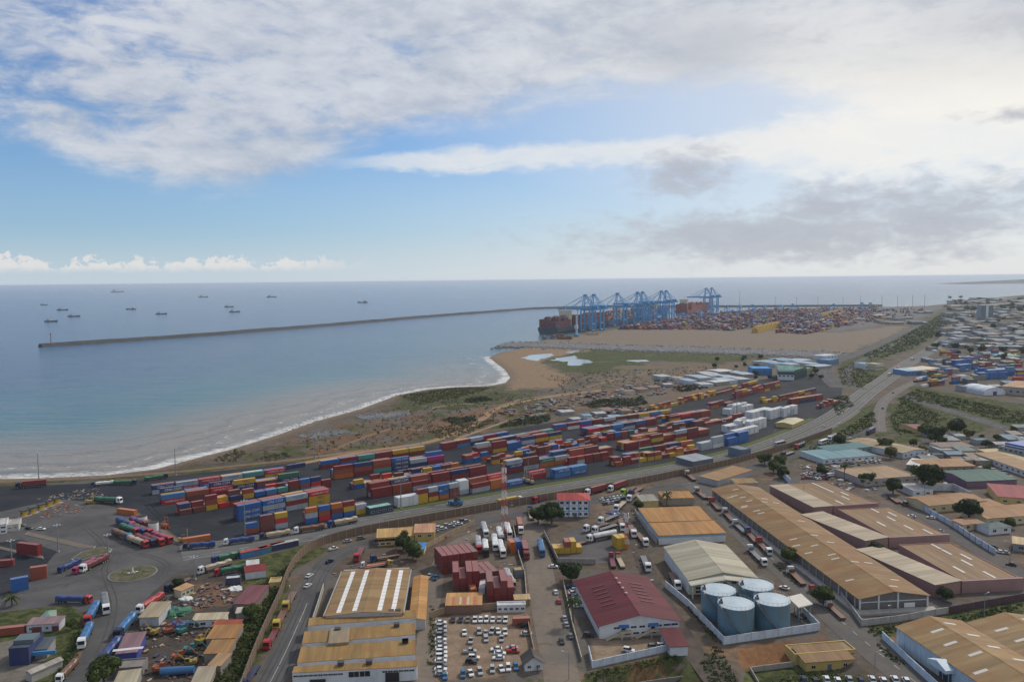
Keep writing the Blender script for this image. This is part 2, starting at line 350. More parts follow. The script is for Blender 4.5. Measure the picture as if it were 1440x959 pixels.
# colour zones of the bare ground: polygon in pixels, colour, vegetation share, soft edge in metres
ZONES = [
 (PX((0, 672), (260, 655), (420, 625), (560, 570), (640, 548), (740, 545), (800, 560), (700, 620), (420, 660), (0, 690)), (0.13, 0.095, 0.066), 0.52, 12),      # scrub and soil by the shore
 (PX((430, 612), (520, 585), (600, 575), (620, 600), (540, 632), (430, 640)), (0.21, 0.125, 0.075), 0.40, 10),                                              # reddish cleared soil
 (PX((600, 600), (640, 575), (700, 570), (735, 575), (690, 600), (640, 620)), (0.25, 0.145, 0.082), 0.30, 10),
 (PX((560, 548), (680, 541), (720, 550), (700, 562), (600, 575), (545, 572)), (0.12, 0.095, 0.062), 0.58, 8),
 (PX((684, 502), (740, 487), (830, 486), (850, 492), (770, 504), (765, 512), (800, 528), (790, 545), (715, 548), (706, 530), (712, 522)), (0.33, 0.235, 0.15), 0.05, 7),  # beach sand
 (PX((795, 500), (850, 489), (960, 492), (1080, 500), (1100, 506), (1010, 512), (930, 508), (880, 518), (850, 528), (790, 522), (765, 508)), (0.155, 0.145, 0.06), 0.66, 14),  # marsh
 (PX((830, 528), (880, 515), (960, 508), (1010, 514), (960, 530), (900, 540), (830, 545)), (0.22, 0.175, 0.12), 0.36, 14),
 (PX((700, 484), (790, 476), (880, 461), (1000, 462), (1180, 468), (1260, 458), (1300, 462), (1185, 498), (1000, 491), (850, 486), (740, 487)), (0.275, 0.225, 0.175), 0.06, 14),  # sand fill of the port platform
 (PX((1290, 446), (1340, 427), (1440, 415), (1520, 410), (1520, 440), (1340, 440)), (0.13, 0.125, 0.10), 0.62, 40),
 (PX((870, 462), (990, 441), (1240, 432), (1330, 431), (1290, 450), (1180, 466), (1000, 463)), (0.20, 0.20, 0.20), 0.0, 14),                                   # terminal paving
 (PX((704, 484), (830, 486.5), (1000, 490.5), (1180, 496), (1190, 502), (1000, 497), (850, 491.5), (740, 487.5)), (0.17, 0.165, 0.16), 0.0, 10),
 (PX((1195, 500), (1260, 470), (1320, 440), (1350, 440), (1320, 475), (1270, 495), (1200, 520)), (0.10, 0.115, 0.05), 0.9, 10),                              # green strip along the far road
 (PX((1180, 505), (1210, 500), (1260, 525), (1215, 545), (1180, 540)), (0.10, 0.12, 0.05), 0.9, 6),
 (PX((1240, 570), (1290, 545), (1440, 570), (1440, 600), (1330, 610), (1270, 625), (1245, 600)), (0.11, 0.10, 0.055), 0.75, 8),
 (PX((1100, 625), (1200, 580), (1235, 565), (1235, 600), (1180, 628), (1110, 650)), (0.14, 0.11, 0.065), 0.7, 5),
 (PX((1300, 520), (1330, 430), (1440, 420), (1500, 470), (1500, 540), (1380, 540)), (0.15, 0.14, 0.125), 0.42, 20),
 (PX((330, 790), (440, 760), (470, 770), (420, 800), (370, 900), (330, 965), (280, 965), (340, 860)), (0.13, 0.10, 0.065), 0.75, 4),     # green bank under the wall
 (PX((215, 815), (330, 800), (355, 830), (300, 965), (200, 965), (170, 900)), (0.105, 0.09, 0.078), 0.12, 5),                            # machinery yard
 (PX((270, 820), (335, 815), (330, 850), (270, 858)), (0.22, 0.135, 0.09), 0.1, 5),
 (PX((-20, 862), (110, 850), (130, 870), (100, 960), (60, 985), (-40, 985)), (0.10, 0.11, 0.045), 0.85, 5),                              # grass compound
 (PX((-20, 905), (60, 893), (78, 910), (45, 962), (-20, 975)), (0.23, 0.21, 0.18), 0.05, 3),
 (PX((440, 800), (560, 760), (640, 745), (630, 790), (590, 800), (470, 812)), (0.15, 0.115, 0.09), 0.12, 5),
 (PX((640, 745), (740, 725), (752, 880), (690, 860), (605, 862), (620, 800)), (0.19, 0.155, 0.125), 0.08, 4),
 (PX((606, 866), (738, 858), (752, 945), (604, 962)), (0.33, 0.245, 0.175), 0.04, 3),                                                     # car lot
 (PX((825, 895), (940, 880), (948, 912), (832, 940)), (0.36, 0.27, 0.19), 0.02, 2),
 (PX((770, 735), (880, 690), (940, 690), (900, 750), (985, 905), (960, 915), (900, 800), (810, 800)), (0.17, 0.135, 0.105), 0.1, 5),
 (PX((830, 685), (905, 680), (880, 720), (835, 735)), (0.24, 0.18, 0.13), 0.15, 5),
 (PX((820, 952), (842, 941), (950, 917), (965, 925), (1000, 962), (1010, 1000), (800, 1000)), (0.21, 0.125, 0.065), 0.55, 2),
 (PX((1036, 914), (1152, 895), (1175, 902), (1180, 915), (1050, 945)), (0.30, 0.155, 0.075), 0.3, 2),
 (PX((1050, 935), (1120, 925), (1210, 945), (1230, 975), (1060, 1000)), (0.09, 0.115, 0.04), 0.95, 3),
 (PX((1190, 880), (1290, 862), (1440, 850), (1440, 880), (1300, 885), (1240, 900)), (0.17, 0.12, 0.07), 0.6, 3),
 (PX((1330, 858), (1440, 838), (1440, 868), (1345, 872)), (0.09, 0.115, 0.04), 0.9, 3),
 (PX((1150, 640), (1440, 610), (1500, 760), (1380, 780), (1200, 690)), (0.20, 0.165, 0.13), 0.22, 8),
 (PX((900, 530), (1060, 505), (1170, 505), (1160, 535), (1000, 552), (900, 575), (840, 572), (780, 575), (760, 560)), (0.22, 0.165, 0.12), 0.35, 12),
]
def land_attr(P):
    col = np.tile(np.array([0.165, 0.135, 0.105]), (len(P), 1)); veg = np.full(len(P), 0.30)
    d = dist_line(P, coast_np); s = sm(d, 26, 8) if False else 1 - sm(d, 6, 22)
    jit = wob(P, 0.05, 3) * 5 + wob(P, 0.21, 4) * 2.2
    for i, (poly, c, v, e) in enumerate(ZONES):
        pa = np.array(poly); lo = pa.min(0) - 3 * e; hi_ = pa.max(0) + 3 * e
        k = ((P > lo) & (P < hi_)).all(1)
        if not k.any(): continue
        w = sm(sdist(P[k], poly) + jit[k] * min(1, e / 8) + (e > 6) * (wob(P[k], 1.1 / e, i) * e * .9 + wob(P[k], 3.0 / e, i + 50) * e * .5), -e * 0.35, e * 0.35)
        col[k] = col[k] * (1 - w[:, None]) + np.array(c) * w[:, None]; veg[k] = veg[k] * (1 - w) + v * w
    w = s * (P[:, 1] < 1245); col = col * (1 - w[:, None]) + np.array([0.27, 0.205, 0.145]) * w[:, None]; veg = veg * (1 - w)
    col = col * 0.78
    return {'Col': np.column_stack([col, veg])}
def gmat():
    m, b = new_mat('bare_ground'); p = worldvec()
    at = X.nt.nodes.new('ShaderNodeAttribute'); at.attribute_name = 'Col'
    a = noise(p, 0.035, 7, 0.62, 0.7); f = noise(p, 0.22, 6, 0.65, 0.4); g = noise(p, 1.3, 4, 0.75)
    c0 = at.outputs['Color']; veg = X(at.outputs['Alpha'])
    mul = X.nt.nodes.new('ShaderNodeMix'); mul.data_type = 'RGBA'; mul.blend_type = 'MULTIPLY'; mul.inputs[0].default_value = 1.0
    link(c0, mul.inputs[6]); link(mixc(sstep(f * 0.6 + g * 0.4, 0.3, 0.7), (0.62, 0.60, 0.58), (1.22, 1.2, 1.17)), mul.inputs[7])
    v = sstep(a * 0.55 + f * 0.45 + veg * 0.46 - 0.20, 0.50, 0.57)
    green = mixc(sstep(f, 0.4, 0.62), (0.035, 0.048, 0.017), (0.10, 0.105, 0.04))
    b2 = noise(p, 0.018, 6, 0.7, 1.2); soil = mixc(sstep(b2, 0.47, 0.60) * sstep(veg, 0.1, 0.3) * 0.8, mul.outputs[2], (0.125, 0.12, 0.115)); soil = mixc(sstep(noise(p, 0.05, 5, 0.7, 1.0), 0.56, 0.68) * sstep(veg, 0.1, 0.3) * 0.7, soil, (0.27, 0.15, 0.08))
    col = mixc(v * sstep(veg, 0.0, 0.15), soil, green)
    spk = sstep(noise(p, 0.9, 2, 0.9), 0.72, 0.78); col = mixc(spk * 0.2, col, (0.34, 0.31, 0.28))
    link(col, b.inputs['Base Color']); b.inputs['Roughness'].default_value = 0.95; b.inputs['Specular IOR Level'].default_value = 0.1
    link(bumpn(f * 0.6 + g * 0.4, 0.8, 0.6), b.inputs['Normal'])
    return m
GROUND = gmat()
def land_keep(P, st):
    return inside(P, land_poly) | (dist_line(P, coast_np) < max(16, st * 1.5))
me = grid_mesh('ground', [(-340, 500, 200, 800, 2), (-340, 1000, 800, 2000, 6), (-340, 500, -800, 200, 30), (-1510, -340, -800, 800, 30), (500, 3000, -800, 800, 20),
                          (1000, 3000, 800, 2000, 20), (0, 6000, 2000, 8000, 30), (3000, 6000, -800, 2000, 60)], land_keep, land_z, land_attr)
me.materials.append(GROUND); struct(ob('ground', me))
def sea_attr(P):
    d = dist_line(P, coast_np); far = sm(P[:, 1], 890, 1330)
    w1 = 1 - sm(d + wob(P, 0.012, 8) * 14, 40, 215); w2 = 1 - sm(d + wob(P, 0.006, 9) * 40, 90, 620)
    deep = np.array([0.003, 0.072, 0.185]); turq = np.array([0.035, 0.155, 0.20]); silt = np.array([0.27, 0.215, 0.165])
    w1 = w1 * (1 - far * 0.85); w2 = w2 * (1 - far * 0.5)
    c = deep * (1 - w2[:, None]) + turq * w2[:, None]; c = c * (1 - w1[:, None]) + silt * w1[:, None]
    dn = dist_line(P, coast_np[:23]); foam = np.where(P[:, 1] < 1270, np.clip(dn / 200, 0, 1), 1.0)
    return {'Col': np.column_stack([c, foam])}
def seamat():
    m, b = new_mat('sea_water'); p = worldvec()
    at = X.nt.nodes.new('ShaderNodeAttribute'); at.attribute_name = 'Col'; fo = X(at.outputs['Alpha'])
    mp = X.nt.nodes.new('ShaderNodeMapping'); mp.inputs['Rotation'].default_value = (0, 0, R(-42)); mp.inputs['Scale'].default_value = (0.35, 1.4, 1); link(p, mp.inputs[0])
    swell = noise(mp.outputs[0], 0.05, 5, 0.6, 0.6); chop = noise(p, 0.35, 4, 0.65, 0.3)
    mp2 = X.nt.nodes.new('ShaderNodeMapping'); mp2.inputs['Rotation'].default_value = (0, 0, R(-40)); mp2.inputs['Scale'].default_value = (0.22, 1.2, 1); link(p, mp2.inputs[0])
    fl = noise(mp2.outputs[0], 0.16, 6, 0.68, 1.2)
    dd = fo * 200.0; lo_ = noise(p, 0.02, 3, 0.6, 0.4)
    l1 = 1.0 - sstep(dd + (fl - 0.5) * 46.0 + (lo_ - 0.5) * 16.0, 3.0, 10.0)
    l2 = (1.0 - sstep(X.m('ABSOLUTE', dd - 26.0 + (lo_ - 0.5) * 50.0), 0.8, 3.2)) * sstep(fl * 0.6 + chop * 0.4, 0.50, 0.62)
    l3 = (1.0 - sstep(X.m('ABSOLUTE', dd - 58.0 + (lo_ - 0.5) * 70.0), 0.6, 2.6)) * sstep(fl, 0.58, 0.70)
    foam = X.m('MAXIMUM', l1 * sstep(fl + chop * 0.5, 0.55, 0.82), X.m('MAXIMUM', l2 * 0.8, l3 * 0.7))
    tint = mixc(sstep(swell, 0.35, 0.68) * 0.35, at.outputs['Color'], (0.16, 0.21, 0.22))
    wl = X.m('SINE', dd * 0.20 + (lo_ - 0.5) * 14.0 + (fl - 0.5) * 4.0) * (1.0 - sstep(dd, 60.0, 190.0))
    tint = mixc(sstep(wl, 0.35, 1.0) * 0.45, tint, (0.10, 0.10, 0.095))
    link(mixc(foam, tint, (0.72, 0.72, 0.70)), b.inputs['Base Color'])
    link(0.16 + foam * 0.6, b.inputs['Roughness']); b.inputs['IOR'].default_value = 1.33; b.inputs['Specular IOR Level'].default_value = 0.46
    link(bumpn(swell * 1.5 + chop * 0.8, 1.0, 1.8), b.inputs['Normal'])
    return m
def sea_keep(P, st):
    return ~inside(P, land_poly) | (dist_line(P, coast_np) < max(24, st * 1.5))
sg = []
for a in (-5000, -1200, 800, 5000):
    pass
me = grid_mesh('sea', [(-1200, 40, 390, 1500, 5), (-3000, -1200, 390, 1500, 60), (-3000, 1500, 1500, 4500, 20), (1500, 6000, 2000, 8000, 60), (-9000, -3000, 390, 4500, 300), (-9000, 1500, 4500, 8000, 100),
                       (-90000, 90000, 8000, 98000, 3000), (-90000, -9000, 390, 8000, 1000), (6000, 90000, 5000, 8000, 1000)], sea_keep, lambda P: np.full(len(P), -1.0), sea_attr)
me.materials.append(seamat()); struct(ob('sea', me))
# lagoon pools on the beach
def poly_sheet(name, pts, z, mat, jag=0.0, seed=1):
    w = [G(*p) for p in pts]
    if jag:
        r = random.Random(seed); o = []
        for i in range(len(w)):
            a, b = w[i], w[(i + 1) % len(w)]; n = max(1, int((b - a).length / (jag * 2)))
            for k in range(n):
                q = a.lerp(b, k / n); o.append(Vector((q.x + r.uniform(-jag, jag), q.y + r.uniform(-jag, jag), 0)))
        w = o
    bm = bmesh.new(); vs = [bm.verts.new((p.x, p.y, z)) for p in w]; es = [bm.edges.new((vs[i], vs[(i + 1) % len(vs)])) for i in range(len(vs))]
    bmesh.ops.triangle_fill(bm, edges=es, use_beauty=True, use_dissolve=False)
    for f in bm.faces:
        if f.normal.z < 0: f.normal_flip()
    me = bpy.data.meshes.new(name); bm.to_mesh(me); bm.free(); me.materials.append(mat)
    return struct(ob(name, me))
pm, pb = new_mat('still_water'); pb.inputs['Base Color'].default_value = (0.30, 0.31, 0.30, 1); pb.inputs['Roughness'].default_value = 0.12
poly_sheet('lagoon_water', [(732, 504), (745, 499), (765, 498), (772, 497), (782, 499), (770, 503), (760, 505), (752, 508)], 0.05, pm, 5, 2)
poly_sheet('lagoon_water', [(775, 507), (790, 502), (808, 500), (812, 505), (828, 507), (835, 509), (820, 511), (812, 514), (800, 514), (796, 509)], 0.05, pm, 5, 3)
poly_sheet('lagoon_water', [(795, 495), (810, 492), (815, 494), (800, 497)], 0.05, pm, 4, 4)
poly_sheet('lagoon_water', [(880, 507), (905, 506), (915, 508), (895, 509)], 0.05, pm, 3, 5)
# ================================================================== PAVED SHEETS AND ROADS
poly_sheet('container_yard_paving', [(-60, 690), (0, 684), (120, 680), (215, 672), (330, 660), (450, 646), (600, 626), (700, 606), (800, 590), (900, 574), (960, 562), (1040, 540), (1100, 528), (1150, 525),
           (1185, 545), (1180, 572), (1130, 600), (1000, 640), (880, 662), (740, 688), (560, 722), (440, 745), (300, 765), (268, 766), (190, 717), (120, 706), (80, 705), (20, 720), (-60, 730)], 0.03, YARD)
poly_sheet('junction_paving', [(-40, 728), (80, 702), (130, 706), (190, 722), (262, 768), (430, 745), (440, 758), (330, 785), (240, 812), (215, 832), (190, 862), (150, 960), (130, 985), (60, 985), (110, 935), (130, 870), (95, 850), (-40, 865)], 0.04, ASPH)
poly_sheet('container_apron_paving', [(-60, 772), (30, 758), (80, 775), (60, 800), (20, 838), (-60, 850)], 0.05, YARD)
poly_sheet('truck_park_paving', [(775, 775), (800, 745), (830, 738), (872, 745), (868, 790), (800, 795)], 0.03, ASPH)
VERGE = ground_mat((0.085, 0.115, 0.032), 'mown_grass', (0.13, 0.12, 0.05), 0.08, 0.5)
DUST = ground_mat((0.19, 0.16, 0.13), 'dusty_verge', (0.12, 0.105, 0.09), 0.08, 0.5)
def spline(w, step=6.0):
    o = []
    for i in range(len(w) - 1):
        p0 = w[max(0, i - 1)]; p1 = w[i]; p2 = w[i + 1]; p3 = w[min(len(w) - 1, i + 2)]
        n = max(2, int((p2 - p1).length / step))
        for k in range(n):
            t = k / n
            o.append(0.5 * ((2 * p1) + (p2 - p0) * t + (2 * p0 - 5 * p1 + 4 * p2 - p3) * t * t + (3 * p1 - p0 - 3 * p2 + p3) * t ** 3))
    return o + [w[-1]]
def offs(w, d):
    o = []
    for i, p in enumerate(w):
        t = (w[min(i + 1, len(w) - 1)] - w[max(0, i - 1)]); t.z = 0; t.normalize(); o.append(Vector((p.x - t.y * d, p.y + t.x * d, 0)))
    return o
def ribbon(name, w, wd, z, mat, z2=None, thick=0.0):
    l, r = offs(w, wd / 2), offs(w, -wd / 2); mb = MB(); n = len(w)
    vs = [(p.x, p.y, z) for p in l] + [(p.x, p.y, z) for p in r]
    fs = [(n + i, n + i + 1, i + 1, i) for i in range(n - 1)]
    mb.add(vs, fs)
    if thick:
        vs2 = [(p.x, p.y, z - thick) for p in l] + [(p.x, p.y, z - thick) for p in r]
        mb.add(vs + vs2, [(i, i + 1, 2 * n + i + 1, 2 * n + i) for i in range(n - 1)] + [(n + i + 1, n + i, 3 * n + i, 3 * n + i + 1) for i in range(n - 1)])
    return struct(mb.build(name, mat))
def dashes(name, w, z, mat, on=4.0, off=6.0, wd=0.25):
    mb = MB(); acc = 0.0
    for a, b in zip(w, w[1:]):
        L = (b - a).length; t = b - a; t.z = 0
        if L < 1e-3: continue
        t.normalize(); nn = Vector((-t.y, t.x, 0)) * wd / 2; s = 0.0
        while s < L:
            ph = acc % (on + off)
            if ph < on:
                e = min(L, s + on - ph); p, q = a + t * s, a + t * e
                mb.add([(p.x - nn.x, p.y - nn.y, z), (q.x - nn.x, q.y - nn.y, z), (q.x + nn.x, q.y + nn.y, z), (p.x + nn.x, p.y + nn.y, z)], [(0, 1, 2, 3)])
                acc += e - s; s = e
            else:
                e = min(L, s + on + off - ph); acc += e - s; s = e
            if e - s < 1e-6 and s < L: s += 1e-4
    return struct(mb.build(name, mat))
def road(name, pts, wd, z, mat=None, line=None, edge=False):
    w = spline([G(*p) for p in pts]); o = ribbon(name, w, wd, z, mat or ASPH)
    if line: dashes('lane_marking', offs(w, 0), z + 0.02, LINEW, *line)
    if edge:
        for s in (-1, 1): ribbon('edge_line', offs(w, s * (wd / 2 - 0.5)), 0.22, z + 0.02, LINEW)
    return w
HWY = [(255, 778), (340, 765), (430, 751), (540, 731), (640, 714), (760, 693), (870, 674), (960, 658), (1040, 640), (1110, 616), (1175, 585), (1220, 551), (1250, 530), (1270, 515), (1302, 496), (1324, 481), (1342, 460), (1358, 443), (1378, 433), (1430, 424)]
hw = road('highway', HWY, 21.0, 0.06, ground_mat((0.165, 0.16, 0.153), 'pale_highway_asphalt', (0.115, 0.112, 0.11), 0.03, 0.3))
for s in (-1, 1): dashes('lane_marking', offs(hw, s * 5.9), 0.085, LINEW, 4, 8, 0.3)
ribbon('edge_line', offs(hw, 10.0), 0.3, 0.085, LINEW); ribbon('edge_line', offs(hw, -10.0), 0.3, 0.085, LINEW)
MED = ground_mat((0.10, 0.10, 0.06), 'dry_median_grass', (0.07, 0.08, 0.035), 0.1, 0.6)
kb = [p for p in hw if p.y > 391 and p.y < 980]
ribbon('median_kerb', kb, 2.8, 0.20, CONC, thick=0.14); ribbon('median_grass', kb, 2.3, 0.215, MED)
ribbon('verge_grass', [p for p in offs(hw, 13.8) if 402 < p.y < 676], 5.0, 0.055, VERGE)
ribbon('verge_soil', [p for p in offs(hw, -12.2) if 382 < p.y < 711], 3.0, 0.045, DUST)
sr_ = road('service_road', [(352, 1010), (395, 930), (428, 858), (449, 806), (478, 778), (540, 759), (640, 741), (760, 718), (880, 696), (1000, 673), (1100, 646), (1165, 622), (1215, 607), (1240, 600)], 9.5, 0.07, ASPH)
dashes('lane_marking', [p for p in sr_ if p.y < 293], 0.09, LINEW, 30, 1, 0.2)
DIRTRD = ground_mat((0.155, 0.135, 0.115), 'dusty_asphalt', (0.22, 0.175, 0.135), 0.05, 0.4, amt=0.9)
road('side_street', [(800, 1000), (785, 930), (769, 858), (757, 790), (748, 735), (744, 722)], 11.0, 0.06, DIRTRD)
road('warehouse_street', [(1340, 1000), (1270, 945), (1200, 888), (1125, 820), (1060, 762), (1010, 712), (978, 684), (965, 678)], 13.0, 0.08, ground_mat((0.115, 0.108, 0.10), 'worn_street_asphalt', (0.16, 0.14, 0.12), 0.05, 0.4), (3, 5, 0.25))
road('back_street', [(1500, 848), (1440, 812), (1370, 768), (1300, 724), (1230, 686), (1170, 656), (1150, 640), (1165, 626)], 10.0, 0.08, ground_mat((0.105, 0.10, 0.097), 'grey_street_asphalt', (0.15, 0.13, 0.11), 0.05, 0.4))
road('dirt_track', [(1040, 1000), (985, 930), (935, 850), (905, 790), (890, 745), (880, 715), (905, 690)], 7.0, 0.05, ground_mat((0.115, 0.092, 0.075), 'muddy_track', (0.055, 0.048, 0.045), 0.12, 0.5, amt=0.9))
road('lane', [(590, 1000), (598, 930), (606, 850), (616, 800), (640, 765), (690, 745)], 7.0, 0.05, DIRTRD)
road('slip_road', [(1237, 607), (1236, 585), (1243, 565), (1263, 549), (1285, 538), (1312, 527), (1335, 512)], 10.0, 0.09, ground_mat((0.17, 0.155, 0.14), 'pale_asphalt', (0.13, 0.12, 0.11), 0.05, 0.4), (3, 6, 0.25))
road('trunk_road', [(1500, 632), (1440, 612), (1370, 588), (1310, 570), (1270, 556)], 14.0, 0.07, ASPH, (3, 6, 0.3))
road('port_road', [(1180, 545), (1168, 535), (1160, 522), (1172, 510), (1205, 498), (1240, 482), (1275, 465), (1300, 456)], 18.0, 0.07, ASPH, (4, 6, 0.3))
road('port_road', [(1215, 548), (1195, 538), (1190, 525), (1205, 510), (1245, 490), (1290, 468)], 10.0, 0.075, ASPH)
road('beach_track', [(420, 652), (520, 634), (600, 622), (650, 605), (680, 588), (700, 574), (760, 560), (850, 548)], 7.0, 0.045, ground_mat((0.34, 0.215, 0.12), 'sandy_track', (0.25, 0.15, 0.085), 0.1, 0.5))
road('beach_track', [(640, 618), (690, 600), (730, 587), (770, 580)], 3.5, 0.05, ground_mat((0.30, 0.22, 0.15), 'pale_track', (0.25, 0.17, 0.1), 0.1, 0.5))
road('fence_track', [(-60, 682), (0, 677), (120, 672), (230, 665), (330, 655), (430, 644), (520, 632)], 6.0, 0.05, ground_mat((0.24, 0.165, 0.10), 'brown_track', (0.17, 0.12, 0.08), 0.1, 0.5))
# roundabout island and traffic islands
def island(name, pts, h, top, kerbw=0.4):
    w = [G(*p).xy for p in pts]; c = sum((Vector(p) for p in w), Vector((0, 0))) / len(w)
    mb = MB(); mb.prism([tuple(p) for p in w], 0.0, h); k = struct(mb.build(name + '_kerb', CONC))
    mb = MB(); mb.prism([tuple(c + (p - c) * (1 - kerbw / max(1, (p - c).length))) for p in w], h - 0.02, h + 0.05); return struct(mb.build(name, top))
rc = G(187, 806.5); rr = 9.4
GARD = ground_mat((0.075, 0.085, 0.04), 'rough_garden', (0.17, 0.14, 0.10), 0.25, 0.9, amt=0.9)
mb = MB(); mb.prism([(rc.x + rr * math.cos(a * .1309), rc.y + rr * math.sin(a * .1309)) for a in range(48)], 0, 0.22); struct(mb.build('roundabout_kerb', paint((0.22, 0.21, 0.19), .9, .5, 'worn_kerb')))
mb = MB(); mb.prism([(rc.x + (rr - .5) * math.cos(a * .1309), rc.y + (rr - .5) * math.sin(a * .1309)) for a in range(48)], 0.1, 0.3); struct(mb.build('roundabout_island', GARD))
island('traffic_island', [(100, 786), (115, 776), (145, 769), (158, 772), (155, 777), (125, 784), (106, 790)], 0.2, GARD)
island('traffic_island', [(190, 720), (262, 766), (256, 768), (186, 722)], 0.2, DUST)
island('traffic_island', [(40, 748), (120, 766), (135, 768), (132, 771), (110, 770), (35, 752)], 0.2, DUST)
island('traffic_island', [(-10, 766), (60, 782), (62, 786), (-10, 770)], 0.2, DUST)

TRK = ground_mat((0.066, 0.065, 0.065), 'tyre_worn_asphalt', (0.10, 0.096, 0.094), .06, .5)
def tracks(pts, z, gauge=2.0, wd=.55):
    w = spline([G(*p) for p in pts], 4)
    for s in (-1, 1): ribbon('tyre_track', offs(w, s * gauge / 2), wd, z, TRK)
tracks([(110, 985), (140, 920), (155, 880), (160, 845), (150, 815), (148, 795), (165, 775), (210, 765)], .062); tracks([(150, 960), (172, 900), (200, 858), (240, 822), (300, 795), (380, 770), (440, 756)], .066)
tracks([(-30, 842), (60, 828), (120, 812), (150, 785), (140, 760), (110, 735)], .07); tracks([(225, 815), (235, 795), (210, 782), (160, 778), (60, 800)], .074)
for d_ in (-2.4, 2.4):
    for g_ in (-.9, .9): ribbon('tyre_track', offs(sr_, d_ + g_), .5, .082, TRK)
for d_ in (-8.0, -3.9, 3.9, 8.0):
    for g_ in (-.9, .9): ribbon('tyre_track', [p for p in offs(hw, d_ + g_) if p.y < 760], .5, .072, ground_mat((0.10, 0.098, 0.096), 'tyre_worn_highway', (0.13, 0.125, 0.12), .06, .5))
for pts, z in [([(240, 745), (300, 725), (320, 712), (470, 690), (500, 705), (540, 712)], .05), ([(150, 700), (200, 705), (230, 730), (300, 745), (340, 720)], .054), ([(440, 690), (470, 680), (520, 708)], .058)]:
    w = spline([G(*p) for p in pts], 4)
    for g_ in (-1.1, 1.1): ribbon('tyre_track', offs(w, g_), .6, z, ground_mat((0.018, 0.02, 0.024), 'rubbered_yard', (0.03, 0.033, 0.04), .06, .5))

road('beach_track', [(470, 632), (520, 612), (560, 602), (600, 606), (640, 600), (700, 598)], 4.0, 0.043, ground_mat((0.25, 0.155, 0.09), 'red_soil_track', (0.18, 0.12, 0.08), 0.1, 0.5))
road('beach_track', [(600, 575), (650, 568), (700, 570), (740, 560), (800, 552), (860, 535), (930, 522), (1000, 518)], 5.0, 0.041, ground_mat((0.24, 0.18, 0.12), 'pale_soil_track', (0.18, 0.13, 0.09), 0.1, 0.5))
# ================================================================== CONTAINERS
COLS = {'dark red': (0.25, 0.026, 0.026), 'rust red': (0.34, 0.075, 0.04), 'brown red': (0.19, 0.05, 0.038), 'bright red': (0.58, 0.025, 0.03), 'blue': (0.02, 0.13, 0.40), 'navy blue': (0.018, 0.045, 0.14),
        'sky blue': (0.05, 0.24, 0.48), 'yellow': (0.62, 0.38, 0.03), 'orange': (0.55, 0.15, 0.03), 'light grey': (0.42, 0.46, 0.50), 'white': (0.74, 0.75, 0.75), 'green': (0.03, 0.16, 0.10), 'teal': (0.08, 0.33, 0.29), 'magenta': (0.42, 0.03, 0.20), 'cream': (0.55, 0.48, 0.34)}
def cont_mat(cn):
    k = 'cont' + cn
    if k in _MC: return _MC[k]
    c = COLS[cn]; m, b = new_mat(cn.replace(' ', '_') + '_container_steel')
    v = objvec(1, 1, 0.4); a = noise(v, 0.5, 6, 0.7); f = noise(objvec(), 2.2, 4, 0.7); r = orand()
    base = mixc(r * 0.5, shade(c, 0.85), tuple(x * 0.9 + 0.04 for x in c))
    col = mixc(sstep(a, 0.5, 0.78) * 0.55, base, (0.16, 0.075, 0.045)); col = mixc(sstep(f, 0.55, 0.8) * 0.25, col, shade(c, 0.5))
    # roofs bleach and gather dust
    gn = X.nt.nodes.new('ShaderNodeNewGeometry'); sp = X.nt.nodes.new('ShaderNodeSeparateXYZ'); link(gn.outputs['Normal'], sp.inputs[0])
    top = sstep(X(sp.outputs[2]), 0.7, 0.95)
    col = mixc(top * (a * 0.5 + 0.18), col, tuple(0.55 * x + 0.45 * y for x, y in zip(c, (0.44, 0.37, 0.33))))
    link(col, b.inputs['Base Color']); b.inputs['Roughness'].default_value = 0.5
    w = X.nt.nodes.new('ShaderNodeTexWave'); w.bands_direction = 'X'; w.inputs['Scale'].default_value = 1.1; link(objvec(), w.inputs['Vector'])
    link(bumpn(X(w.outputs[1]), 0.6, 0.04), b.inputs['Normal'])
    _MC[k] = m; return m
def container_mesh(L, H=2.6, W=2.44):
    mb = MB(); t = 0.07
    mb.box(-L / 2 + t, -W / 2 + t, 0.12, L / 2 - t, W / 2 - t, H - 0.06)
    for sx in (-1, 1):
        for sy in (-1, 1): mb.box(min(sx * L / 2, sx * (L / 2 - .2)), min(sy * W / 2, sy * (W / 2 - .18)), 0, max(sx * L / 2, sx * (L / 2 - .2)), max(sy * W / 2, sy * (W / 2 - .18)), H)
    for sy in (-1, 1):
        y0, y1 = sorted((sy * (W / 2 - .01), sy * (W / 2 - .13)))
        mb.box(-L / 2 + .2, y0, H - .17, L / 2 - .2, y1, H - .005); mb.box(-L / 2 + .2, y0, .02, L / 2 - .2, y1, .2)
    for sx in (-1, 1):
        x0, x1 = sorted((sx * (L / 2 - .01), sx * (L / 2 - .13)))
        mb.box(x0, -W / 2 + .18, H - .17, x1, W / 2 - .18, H - .005); mb.box(x0, -W / 2 + .18, .02, x1, W / 2 - .18, .2)
    for y in (-.75, -.25, .25, .75):        # locking bars of the doors
        mb.box(-L / 2 + .01, y - .03, .2, -L / 2 + .06, y + .03, H - .17)
    mb.box(-L / 2 + .02, -.025, .2, -L / 2 + .068, .025, H - .17)
    return mb.mesh('container_shell', [STEEL])
CM = {40: container_mesh(12.19), 20: container_mesh(6.06)}
CL = {40: 12.19, 20: 6.06}
ALLC = []            # every yard container: (pos, rz, size, colour, tier text, row text)
PAL = [('dark red', 22), ('rust red', 13), ('brown red', 15), ('bright red', 6), ('blue', 12), ('navy blue', 7), ('sky blue', 3), ('yellow', 10), ('orange', 4), ('light grey', 8), ('white', 2), ('green', 2), ('teal', 2), ('magenta', 1), ('cream', 1)]
